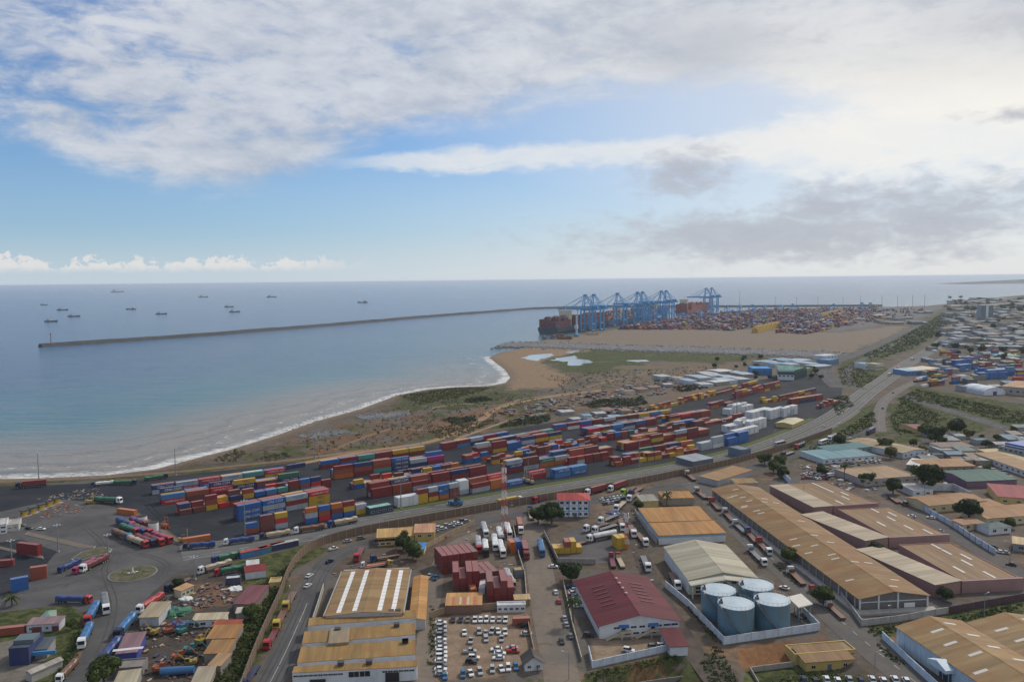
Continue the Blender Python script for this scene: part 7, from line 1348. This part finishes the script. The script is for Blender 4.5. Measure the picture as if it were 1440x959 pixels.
for px in [(1003, 447), (1022, 444), (1040, 441), (1058, 440), (1075, 443), (1098, 441), (1115, 439), (1060, 447), (1030, 450), (960, 455), (925, 459), (985, 452), (1172, 439), (1212, 437), (1224, 437)]: rtg(px, 'blue yard gantry crane straddling the terminal stacks')
for i, px in enumerate([(1040, 442), (1090, 436), (1120, 436), (1150, 435), (1185, 435), (1210, 434), (1240, 433.5), (1262, 433.5), (1283, 433), (1300, 433), (1333, 432)]):
    p = G(*px); mb = MB(); mb.bar((0, 0, 0), (0, 0, 44 if i else 75), .9, n=6, r2=.4); root = empty('terminal_mast', (p.x, p.y, 0), 0, 'slim tall light mast at the back of the terminal' if i else 'tall slim mobile crane jib at the terminal', 'mast', 'terminal light masts'); mb.build('pole', STEEL, root); mb = MB(); mb.bar((0, 0, 43.4 if i else 74), (0, 0, 45 if i else 75.5), 2.4, n=8); mb.build('lamp_ring', STEEL, root)
# mobile harbour crane on the near quay corner
p = G(811, 473); root = empty('harbour_crane', (p.x, p.y, .1), 1.2, 'pale blue mobile harbour crane alone on the near quay corner', 'crane'); mb = MB(); mb.box(-8, -5, 1, 8, 5, 4); mb.build('undercarriage', paint((0.03, 0.28, 0.5), .5, .2, 'mobile_crane_blue'), root); mb = MB(); mb.bar((0, 0, 4), (0, 0, 44), 2.6, r2=2.0); mb.build('tower', paint((0.45, 0.55, 0.65), .5, .2, 'pale_crane'), root); mb = MB(); mb.bar((0, 0, 32), (10, 0, 52), 1.2, r2=.6); mb.build('jib', CB, root); mb = MB(); mb.box(-6, -3, 16, 1, 3, 24); mb.build('machine_house', paint((0.45, 0.55, 0.65), .5, .2, 'pale_crane'), root)
for i, (px, c) in enumerate([((785, 474), 'brown'), ((772, 476), 'grey'), ((832, 471), 'tan'), ((795, 477), 'brown')]):
    p = G(*px); mb = MB(); rg = random.Random(i); [mb.cbox((rg.uniform(-14, 14), rg.uniform(-6, 6), 0), rg.uniform(5, 12), rg.uniform(3, 6), rg.uniform(2, 7), rg.uniform(0, 3)) for _ in range(9)]; stuff(mb.build('quay_stockpile', vp(c), None, (p.x, p.y, .1)), f'{c} stockpile of goods on the near quay', 'stockpile')
# breakwater and rock revetments
ROCK = ground_mat((0.075, 0.073, 0.072), 'breakwater_rock', (0.12, 0.115, 0.11), .05, .4)
bw = spline([G(*p) for p in ((57, 487), (180, 479), (330, 468), (480, 456), (620, 444), (700, 438), (770, 433.5), (900, 431.5), (1060, 431.2), (1240, 430.2))], 40)
mb = MB(); rg = random.Random(4); pr = [(-17, -3), (-9, 3.6), (-6, 5.4), (-1, 5.4), (1, 3.8), (7, 3.8), (13, -3)]; vs = []
for i, p in enumerate(bw):
    t = bw[min(i + 1, len(bw) - 1)] - bw[max(0, i - 1)]; t.normalize(); n_ = Vector((-t.y, t.x, 0))
    vs += [(p.x + n_.x * -a, p.y + n_.y * -a, z + rg.uniform(-.7, .7)) for a, z in pr]
m_ = len(pr); mb.add(vs, [(i * m_ + j, i * m_ + j + 1, (i + 1) * m_ + j + 1, (i + 1) * m_ + j) for i in range(len(bw) - 1) for j in range(m_ - 1)] + [tuple(range(m_))])
root = empty('breakwater', (0, 0, 0), 0, 'long grey rock breakwater reaching far out to sea', 'breakwater'); mb.build('rock_bank', ROCK, root)
mb = MB(); p = bw[0]; mb.bar((p.x + 14, p.y + 12, 4), (p.x + 14, p.y + 12, 22), .9, n=8, r2=.6); mb.bar((p.x + 14, p.y + 12, 22), (p.x + 14, p.y + 12, 25), 1.5, n=8); mb.build('beacon', paint((0.35, 0.10, 0.08), .5, .2, 'beacon_red'), root)
icos = []
for s in range(5):
    bm = bmesh.new(); bmesh.ops.create_icosphere(bm, subdivisions=1, radius=1); rg = random.Random(s)
    for v in bm.verts: v.co *= rg.uniform(.65, 1.2)
    icos.append(([tuple(v.co) for v in bm.verts], [tuple(v.index for v in f.verts) for f in bm.faces])); bm.free()
def rocks(name, label, pts, wd, n, size, mat, seed, poly=None):
    rg = random.Random(seed); mb = MB(); w = [G(*p) for p in pts]
    seg = [(a, b_, (b_ - a).length) for a, b_ in zip(w, w[1:])]; tot = sum(l for _, _, l in seg)
    for _ in range(n):
        q = rg.uniform(0, tot)
        for a, b_, l in seg:
            if q <= l: break
            q -= l
        t = (b_ - a).normalized(); c = a + t * q + Vector((-t.y, t.x, 0)) * rg.gauss(0, wd / 3); s = rg.uniform(*size); vs, fs = icos[rg.randrange(5)]
        mb.add([(c.x + x * s, c.y + y * s * .8, max(-1.2, z * s * .7 + .1)) for x, y, z in vs], fs)
    return stuff(mb.build(name, mat), label, 'rocks')
RG = paint((0.22, 0.215, 0.21), .9, .4, 'grey_armour_rock', scale=.1)
rocks('armour_rocks', 'grey armour rocks lining the edge of the sand platform', [(704, 485), (760, 485.5), (830, 488), (920, 490.5), (1000, 493), (1100, 497), (1180, 500)], 75, 7000, (1.4, 3.6), RG, 1)
rocks('dumped_rocks', 'grey dumped rubble on the shore slope', [(505, 588), (545, 583), (575, 582)], 26, 900, (.5, 1.4), RG, 2); rocks('dumped_rocks', 'grey rubble mound behind the beach track', [(430, 616), (460, 610), (490, 606)], 22, 700, (.4, 1.2), RG, 3)
rocks('shore_rocks', 'brown rocks scattered along the waterline', [(380, 613), (440, 592), (490, 577), (560, 555), (620, 547), (690, 543)], 7, 150, (.25, .7), paint((0.14, 0.12, 0.10), .9, .4, 'wet_rock'), 4)
# ships at anchor
def boat(px, L, heading, c, lb):
    p = G(*px); root = empty('fishing_boat', (p.x, p.y, -1), R(heading), lb, 'boat', 'boats at anchor'); mb = MB(); st = [(-.5, .8, 1.0), (-.2, 1, .9), (.2, 1, .95), (.42, .5, 1.25), (.5, .04, 1.5)]; B2 = L * .11; H2 = L * .09; vs = []
    for t, k, hh in st: vs += [(t * L, -B2 * k * .6, -1), (t * L, -B2 * k, H2 * hh), (t * L, B2 * k, H2 * hh), (t * L, B2 * k * .6, -1)]
    mb.add(vs, [(4 * i + j, 4 * i + 4 + j, 4 * i + 5 + j, 4 * i + 1 + j) for i in range(4) for j in range(3)] + [(0, 1, 2, 3), (16, 19, 18, 17)]); mb.build('hull', paint(c, .5, .3, 'boat_hull'), root)
    mb = MB(); mb.box(-.35 * L, -B2 * .6, H2 * .8, -.12 * L, B2 * .6, H2 * 2.1); mb.box(-.3 * L, -B2 * .5, H2 * 2.1, -.16 * L, B2 * .5, H2 * 2.7); cb = mb.build('wheelhouse', paint((0.45, 0.47, 0.5), .5, .2, 'wheelhouse'), root); mb = MB(); mb.box(-.12 * L, -B2 * .5, H2 * 1.5, -.118 * L, B2 * .5, H2 * 2.0); mb.build('window', GLASS, cb)
    mb = MB(); mb.bar((.1 * L, 0, H2), (.1 * L, 0, H2 * 4), L * .008); mb.bar((.1 * L, 0, H2 * 3.6), (-.15 * L, 0, H2 * 2.4), L * .006); mb.bar((-.23 * L, 0, H2 * 2.7), (-.23 * L, 0, H2 * 4.2), L * .008); mb.build('mast', STEEL, root)
for px, L, c, lb in [((72, 452), 42, (.03, .05, .06), 'dark trawler closest to the breakwater tip'), ((104, 445), 45, (.04, .06, .07), 'dark trawler with pale bridge beyond the tip trawler'), ((88, 436), 50, (.04, .06, .07), 'long low dark boat in the cluster of three'), ((62, 429), 48, (.05, .07, .08), 'faint dark boat at the edge of the boat cluster'), ((184, 435), 50, (.04, .06, .07), 'dark boat alone beyond the cluster'), ((227, 441.5), 42, (.04, .08, .09), 'dark green trawler midway along the anchorage'), ((322, 431.5), 46, (.05, .10, .12), 'blue grey boat of the close pair, farther one'), ((330, 438.5), 44, (.04, .08, .09), 'blue grey boat of the close pair, nearer one'), ((286, 418), 80, (.10, .12, .14), 'faint grey boat near the horizon'), ((382, 418), 80, (.10, .12, .14), 'faint grey boat at the end of the anchorage'), ((510, 425.5), 60, (.08, .10, .12), 'lone boat between anchorage and port')]:
    boat(px, L, random.Random(px[0]).choice((5, -8, 175, 12)), c, lb)
boat((165, 411), 190, 8, (.50, .22, .16), 'orange and white ship on the horizon')
mb = MB(); rg = random.Random(8); vs = []; n = 60
for i in range(n + 1):
    t = i / n; p = G(1378 + t * 160, 399.5 - t * 2.5); h = (8 + 55 * t ** .7) * (1 + .3 * math.sin(i * .7) + rg.uniform(-.1, .1)); q = p * 1.0 + Vector((0, 900, 0)); vs += [(p.x, p.y, -2), (p.x, p.y + 250, h), (q.x, q.y, h * .6), (q.x, q.y + 300, -2)]
mb.add(vs, [(4 * i + j, 4 * i + j + 1, 4 * i + j + 5, 4 * i + j + 4) for i in range(n) for j in range(3)] + [(3, 2, 1, 0)]); struct(mb.build('headland_hills', ground_mat((0.09, 0.095, 0.06), 'hill_scrub', None, .01, .05)))
# ================================================================== VEGETATION
LG = leaf_mat((0.040, 0.062, 0.020)); LD_ = leaf_mat((0.022, 0.038, 0.016), 'dark_leaves'); LO = leaf_mat((0.060, 0.068, 0.024), 'olive_leaves'); LGT = {LG.name: leaf_mat((0.075, 0.105, 0.028), 'lit_look_green_leaves'), LD_.name: leaf_mat((0.040, 0.066, 0.022), 'lit_look_mid_green_leaves'), LO.name: leaf_mat((0.095, 0.10, 0.032), 'lit_look_yellow_olive_leaves')}; BARK = paint((0.10, 0.075, 0.055), .9, .4, 'bark')  # second set: lighter leaf copies, a sunlit look put into their colour
def leafblob(mb, c, rx, rz, n, sz, rg, m=0):
    for _ in range(n):
        while True:
            d = Vector((rg.uniform(-1, 1), rg.uniform(-1, 1), rg.uniform(-1, 1)))
            if .35 < d.length <= 1: break
        p = Vector((c[0] + d.x * rx, c[1] + d.y * rx, c[2] + d.z * rz)); nrm = (d + Vector((rg.uniform(-.7, .7), rg.uniform(-.7, .7), rg.uniform(-.1, 1.0)))).normalized(); a = nrm.orthogonal().normalized(); b_ = nrm.cross(a); th = rg.uniform(0, 3.14); a, b_ = a * math.cos(th) + b_ * math.sin(th), b_ * math.cos(th) - a * math.sin(th); s = sz * rg.uniform(.6, 1.3)
        mb.add([p - a * s, p - b_ * s * .6, p + a * s, p + b_ * s * .6], [(0, 1, 2, 3)], m)
def tree_proto(seed, r, h):
    rg = random.Random(seed); cr = MB(); tr = MB(); tr.bar((0, 0, 0), (0, 0, h * .5), .35, n=7, r2=.22)
    for k in range(11):
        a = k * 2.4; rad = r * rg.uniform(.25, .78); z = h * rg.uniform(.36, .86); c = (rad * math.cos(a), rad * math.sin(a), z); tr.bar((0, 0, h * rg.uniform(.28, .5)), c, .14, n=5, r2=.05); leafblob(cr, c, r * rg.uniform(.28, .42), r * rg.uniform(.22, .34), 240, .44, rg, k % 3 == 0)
    leafblob(cr, (0, 0, h * .62), r * .72, h * .34, 1100, .46, rg)
    return cr.mesh('crown', [LG, LG]), tr.mesh('trunk', [BARK])
TP = [tree_proto(s, 5.0, 8.0) for s in (1, 2, 3, 4)]
def on_roof(c, m=1.5):
    for x, y, a, w, d in FOOT:
        u = (c.x - x) * math.cos(a) + (c.y - y) * math.sin(a); v = (c.y - y) * math.cos(a) - (c.x - x) * math.sin(a)
        if abs(u) < w + m and abs(v) < d + m: return True
def tree(px, r, lb, m=LG, z=0, hs=1.0):
    c = G(*px)
    if on_roof(c):
        if 'small' in lb or 'hazy' in lb or 'pale market' in lb: return
        print('TREE ON ROOF', px, lb)
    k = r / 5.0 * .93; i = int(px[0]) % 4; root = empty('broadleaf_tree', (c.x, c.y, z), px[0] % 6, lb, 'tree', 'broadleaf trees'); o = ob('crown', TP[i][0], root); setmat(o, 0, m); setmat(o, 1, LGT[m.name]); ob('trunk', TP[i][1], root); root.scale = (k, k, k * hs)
for px, r, lb, m in [((567, 773), 5.2, 'round dark tree before the yellow office', LD_), ((581, 785), 5.2, 'green tree below the blue canopy', LG), ((757, 737), 6.0, 'broad tree on the left of the three storey office', LD_), ((776, 736), 7.4, 'large dark tree hugging the three storey office', LD_), ((803, 818), 5.5, 'dark tree at the corner of the maroon warehouse', LD_), ((1108, 792), 4.6, 'round green tree beside the long transit shed', LG), ((1158, 850), 5.0, 'green tree at the red truck by the long shed', LG), ((1234, 784), 4.6, 'dense dark tree between the long shed and nearest pink warehouse', LD_), ((1183, 753), 3.4, 'dark bush tree beside the middle pink warehouse', LD_), ((1308, 690), 10.5, 'very large dark tree beside the white courtyard', LD_), ((1256, 694), 6.0, 'dark tree at the white house wall', LD_), ((1219, 682), 5.0, 'round tree before the tan office block', LG), ((1203, 672), 4.5, 'small tree by the teal hall street', LG), ((1362, 731), 7.5, 'dark tree in the courtyard of the orange hall', LD_), ((1088, 664), 5.5, 'green tree in the clump beside the service road', LG), ((1096, 657), 5.5, 'taller tree in the clump beside the service road', LG), ((1100, 672), 5.0, 'dark tree at the white sheet wall', LD_), ((1155, 668), 4.4, 'dark tree over the parked vehicle yard', LD_), ((1245, 634), 6.0, 'bushy tree by the tan loading shed', LG), ((1252, 645), 5.5, 'yellowish tree before the depot canopy', LO), ((1180, 628), 6.0, 'dark tree above the teal annex', LD_), ((1315, 622), 8.0, 'dark tree by the colonnade building', LD_), ((1345, 612), 8.5, 'dark spreading tree above the cutting', LD_), ((146, 962), 6.0, 'round green tree at the foot of the truck road', LG), ((898, 716), 3.2, 'small dark tree at the yellow store', LD_), ((1075, 653), 5.0, 'green tree behind the curved shed', LG), ((252, 829), 3.2, 'small dark tree beside the cream house', LD_), ((1330, 845), 3.6, 'dark bush tree at the pink wall corner', LD_), ((352, 872), 4.0, 'bright green tree on the bank by the stall', LG), ((100, 885), 2.6, 'small tree by the grass compound road', LG), ((1298, 612), 5.5, 'low tree by the red cottage', LG)]:
    tree(px, r, lb, m)
rg = random.Random(77)
for i in range(46):
    x, y = rg.uniform(1180, 1440), rg.uniform(602, 790)
    if y > 650 + (x - 1180) * .46 or (y > 640 and x < 1250): continue
    tree((x, y), rg.uniform(2.4, 4.4), 'small tree scattered between the eastern sheds', rg.choice([LG, LD_, LO]))
for i in range(40): tree((rg.uniform(1310, 1445), rg.uniform(440, 505)), rg.uniform(4, 8), 'hazy tree among the far district roofs', rg.choice([LG, LD_]))
for i in range(50): tree((rg.uniform(1330, 1450), rg.uniform(420, 440)), rg.uniform(7, 13), 'hazy tree on the far headland', rg.choice([LG, LD_]))
for i in range(22): tree((rg.uniform(1000, 1160), rg.uniform(505, 535)), rg.uniform(3, 5), 'dark tree between the pale market sheds', LD_)
def palm(px, h, lb):
    c = G(*px); root = empty('palm_tree', (c.x, c.y, 0), px[0] % 6, lb, 'palm', 'palm trees'); mb = MB(); mb.bar((0, 0, 0), (.3, 0, h), .3, n=7, r2=.2); mb.build('trunk', BARK, root); rg = random.Random(px[0]); mb = MB()
    for k in range(22):
        a = k * 2.4; L = rg.uniform(2.6, 3.6); up = rg.uniform(.1, 1.4); pr_ = Vector((.3, 0, h)); n = 6
        for i in range(n):
            t = (i + 1) / n; q = Vector((.3 + L * t * math.cos(a), L * t * math.sin(a), h + up * L * t * .9 - t * t * L * .95)); sd_ = Vector((-math.sin(a), math.cos(a), 0)) * .42 * (1.1 - abs(t - .45))
            mb.add([pr_ - sd_ + Vector((0, 0, -.25)), pr_, q, q - sd_ + Vector((0, 0, -.25))], [(0, 1, 2, 3)]); mb.add([pr_ + sd_ + Vector((0, 0, -.25)), pr_, q, q + sd_ + Vector((0, 0, -.25))], [(3, 2, 1, 0)]); pr_ = q
    mb.build('crown', LG, root)
for px, h, lb in [((806, 878), 9, 'tall palm beside the side street car row'), ((938, 712), 6.5, 'palm behind the blue banded halls'), ((1187, 676), 9.5, 'tall palm before the teal hall'), ((17, 852), 3.5, 'small palm at the grass compound edge')]: palm(px, h, lb)
def scrub(name, label, polys, dens, size, mat, seed, hmax=1.4):
    rg = random.Random(seed); mb = MB()
    for pl_ in polys:
        w = [tuple(G(*p).xy) for p in pl_]; A = np.array(w); lo, hi_ = A.min(0), A.max(0); n = int((hi_[0] - lo[0]) * (hi_[1] - lo[1]) * dens); Pn = np.random.default_rng(seed).uniform(lo, hi_, (n, 2)); Pn = Pn[inside(Pn, w)]
        for x, y in Pn: h = rg.uniform(.3, 1) * hmax; leafblob(mb, (x, y, h * .45), h * rg.uniform(.8, 1.5), h * .6, 11, size, rg)
    print(name, len(mb.f)); return stuff(mb.build(name, mat), label, 'scrub')
scrub('bank_scrub', 'dense green scrub on the bank below the embankment wall', [[(345, 845), (362, 826), (400, 800), (415, 790), (385, 850), (345, 935), (325, 968), (292, 968), (318, 925), (335, 880)], [(75, 960), (100, 905), (112, 880), (108, 915), (85, 962)]], 1.1, .36, LG, 1, 1.8)
scrub('cutting_scrub', 'dark scrub filling the cutting beside the trunk road', [[(1262, 562), (1290, 548), (1440, 580), (1440, 602), (1370, 582), (1300, 566)], [(1270, 560), (1300, 572), (1330, 590), (1310, 606), (1262, 612), (1250, 590)]], .08, .6, LG, 2, 2.4)
scrub('junction_scrub', 'grassy bushes inside the port road loop', [[(1185, 542), (1178, 520), (1200, 510), (1222, 525), (1236, 530), (1215, 546)]], .05, .6, LO, 12, 1.8)
scrub('yard_edge_scrub', 'dark bushes between the yard and the soil plots', [[(700, 602), (760, 596), (775, 590), (772, 584), (720, 590)], [(822, 568), (850, 562), (905, 560), (910, 568), (880, 576), (830, 574)], [(945, 545), (990, 540), (995, 546), (960, 552)], [(650, 563), (680, 558), (690, 563), (660, 568)], [(620, 590), (668, 585), (672, 592), (640, 598)]], .17, .6, LD_, 3, 2.6)
scrub('shore_scrub', 'olive scrub on the low shore cliff', [[(295, 650), (330, 632), (345, 636), (330, 650)], [(360, 646), (400, 636), (410, 642), (380, 650)], [(560, 556), (640, 545), (690, 546), (660, 555), (590, 570)], [(600, 605), (650, 595), (700, 590), (660, 610), (620, 618)]], .16, .5, LO, 4, 1.3)
scrub('roadside_scrub', 'green scrub beside the highway curve', [[(1165, 560), (1190, 556), (1200, 570), (1178, 585)], [(1120, 640), (1190, 602), (1228, 578), (1232, 596), (1180, 622)]], .18, .5, LG, 5, 1.5)
scrub('far_scrub', 'green belt of trees along the far trunk road', [[(1215, 500), (1262, 478), (1320, 444), (1345, 440), (1322, 468), (1280, 492), (1225, 508)]], .016, 1.1, LG, 6, 3.0)
scrub('terrace_scrub', 'green scrub on the terrace slopes', [[(822, 948), (950, 920), (960, 928), (830, 956)], [(985, 930), (1000, 960), (1040, 965), (1015, 915), (1005, 905)], [(1062, 962), (1180, 940), (1200, 960), (1090, 985)], [(965, 840), (985, 862), (1016, 905), (1008, 905), (970, 860)]], .8, .32, LG, 7, .9)
scrub('street_scrub', 'scrub strips along the warehouse street', [[(1215, 886), (1330, 868), (1335, 872), (1230, 895)], [(1340, 868), (1440, 848), (1440, 856), (1345, 876)], [(1235, 905), (1275, 935), (1262, 935), (1230, 908)], [(1082, 790), (1098, 792), (1130, 822), (1118, 822)], [(606, 850), (612, 850), (608, 940), (602, 940)], [(762, 752), (769, 750), (792, 795), (783, 798)], [(720, 740), (725, 740), (738, 800), (732, 802)], [(450, 905), (456, 880), (462, 860), (452, 870), (440, 900)]], .8, .32, LG, 8, .9)
scrub('island_shrubs', 'low shrubs on the roundabout island', [[(162, 806), (187, 799), (212, 806), (187, 815)]], .4, .25, LG, 9, .7)
scrub('coastal_bushes', 'scattered bushes over the rough coastal ground', [[(300, 655), (380, 630), (470, 600), (560, 572), (640, 552), (740, 552), (800, 545), (860, 548), (780, 580), (700, 600), (620, 615), (520, 632), (420, 648)]], .006, .6, LO, 10, 3.0)
scrub('coastal_bushes', 'darker bush clumps over the rough coastal ground', [[(430, 635), (560, 585), (640, 560), (740, 558), (720, 590), (620, 612), (500, 632)], [(760, 530), (900, 520), (1010, 515), (1000, 535), (900, 548), (800, 552)]], .01, .6, LD_, 11, 2.8)
rocks('dumped_rocks', 'pale rubble strewn along the coastal tracks', [(420, 640), (520, 620), (600, 600), (680, 575), (760, 560)], 60, 260, (.3, 1.2), RG, 9)
# ================================================================== SCRAP AND CLUTTER
def clutter(name, label, polys, n, size, cols, seed, hz=.5):
    rg = random.Random(seed); mb = MB(); ms = [vp(c) for c in cols]
    for pl_ in polys:
        w = [tuple(G(*p).xy) for p in pl_]; A = np.array(w); lo, hi_ = A.min(0), A.max(0); Pn = np.random.default_rng(seed).uniform(lo, hi_, (n * 3, 2)); Pn = Pn[inside(Pn, w)][:n]
        for x, y in Pn: s = rg.uniform(*size); mb.cbox((x, y, .06), s * rg.uniform(.8, 2.2), s * rg.uniform(.5, 1), s * rg.uniform(.2, 1) * hz, rg.uniform(0, 3.14), rg.randrange(len(ms)))
    return stuff(mb.build(name, ms), label, 'scrap')
clutter('scrap_plots', 'jumbled scrap and parked hulks on the soil plots', [[(690, 583), (760, 566), (830, 552), (900, 545), (880, 560), (800, 576), (740, 590)], [(800, 590), (870, 572), (915, 575), (880, 592), (820, 600)], [(860, 548), (960, 528), (1040, 520), (1030, 540), (900, 560)]], 200, (1.2, 3.6), ['grey', 'brown', 'grey', 'dark blue', 'maroon', 'tan', 'silver', 'black', 'brown'], 1, .7)
clutter('machinery_scrap', 'scrap metal and parts strewn over the machinery yard', [[(200, 880), (300, 862), (295, 960), (195, 965)], [(230, 830), (330, 815), (330, 850), (240, 858)]], 170, (.4, 1.3), ['grey', 'brown', 'black', 'dark blue', 'brown', 'black', 'grey', 'tan'], 2)
clutter('yard_litter', 'pallets and litter along the muddy track', [[(840, 715), (905, 690), (905, 760), (930, 830), (915, 835), (880, 770), (850, 745)], [(640, 745), (720, 735), (735, 840), (640, 845)], [(450, 810), (560, 770), (590, 800), (470, 812)]], 60, (.4, 1.2), ['grey', 'silver', 'tan', 'brown', 'grey', 'black', 'brown'], 3, .35)
clutter('lane_barriers', 'orange and white lane barriers behind the toll booths', [[(52, 728), (85, 707), (122, 711), (110, 720), (70, 728)]], 150, (.35, .9), ['orange', 'tan', 'brown', 'brown', 'grey'], 4, .5)
clutter('gate_debris', 'faint debris and markings on the gate paving', [[(40, 705), (100, 690), (140, 686), (150, 697), (90, 705)]], 120, (.4, 1.1), ['brown', 'tan', 'grey'], 5, .3)
clutter('district_clutter', 'vehicles and goods crowding the eastern plots', [[(1330, 510), (1420, 480), (1440, 500), (1360, 530)], [(1310, 500), (1345, 450), (1365, 448), (1330, 505)]], 420, (2, 5), ['grey', 'white', 'silver', 'dark blue', 'maroon', 'tan'], 6, .7)
clutter('street_clutter', 'parked bikes and goods around the eastern sheds', [[(1120, 655), (1200, 640), (1240, 690), (1180, 690)], [(1290, 640), (1380, 640), (1440, 680), (1300, 680)]], 160, (.8, 2.2), ['grey', 'white', 'black', 'brown', 'tan', 'blue'], 7, .6)
# ================================================================== HAZE
hm = bpy.data.materials.new('pale_haze'); hm.use_nodes = True; nt = hm.node_tree; nt.nodes.clear(); X.nt = nt
pv = nt.nodes.new('ShaderNodeVolumePrincipled'); pv.inputs['Color'].default_value = (0.80, 0.87, 0.95, 1); pv.inputs['Density'].default_value = 0.000044; pv.inputs['Anisotropy'].default_value = 0.25
on = nt.nodes.new('ShaderNodeOutputMaterial'); nt.links.new(pv.outputs[0], on.inputs['Volume'])
mb = MB(); mb.box(-99000, -2000, -6, 99000, 99500, 126); hz = mb.build('haze', hm); stuff(hz, 'pale sea haze filling the air over the bay', 'haze')
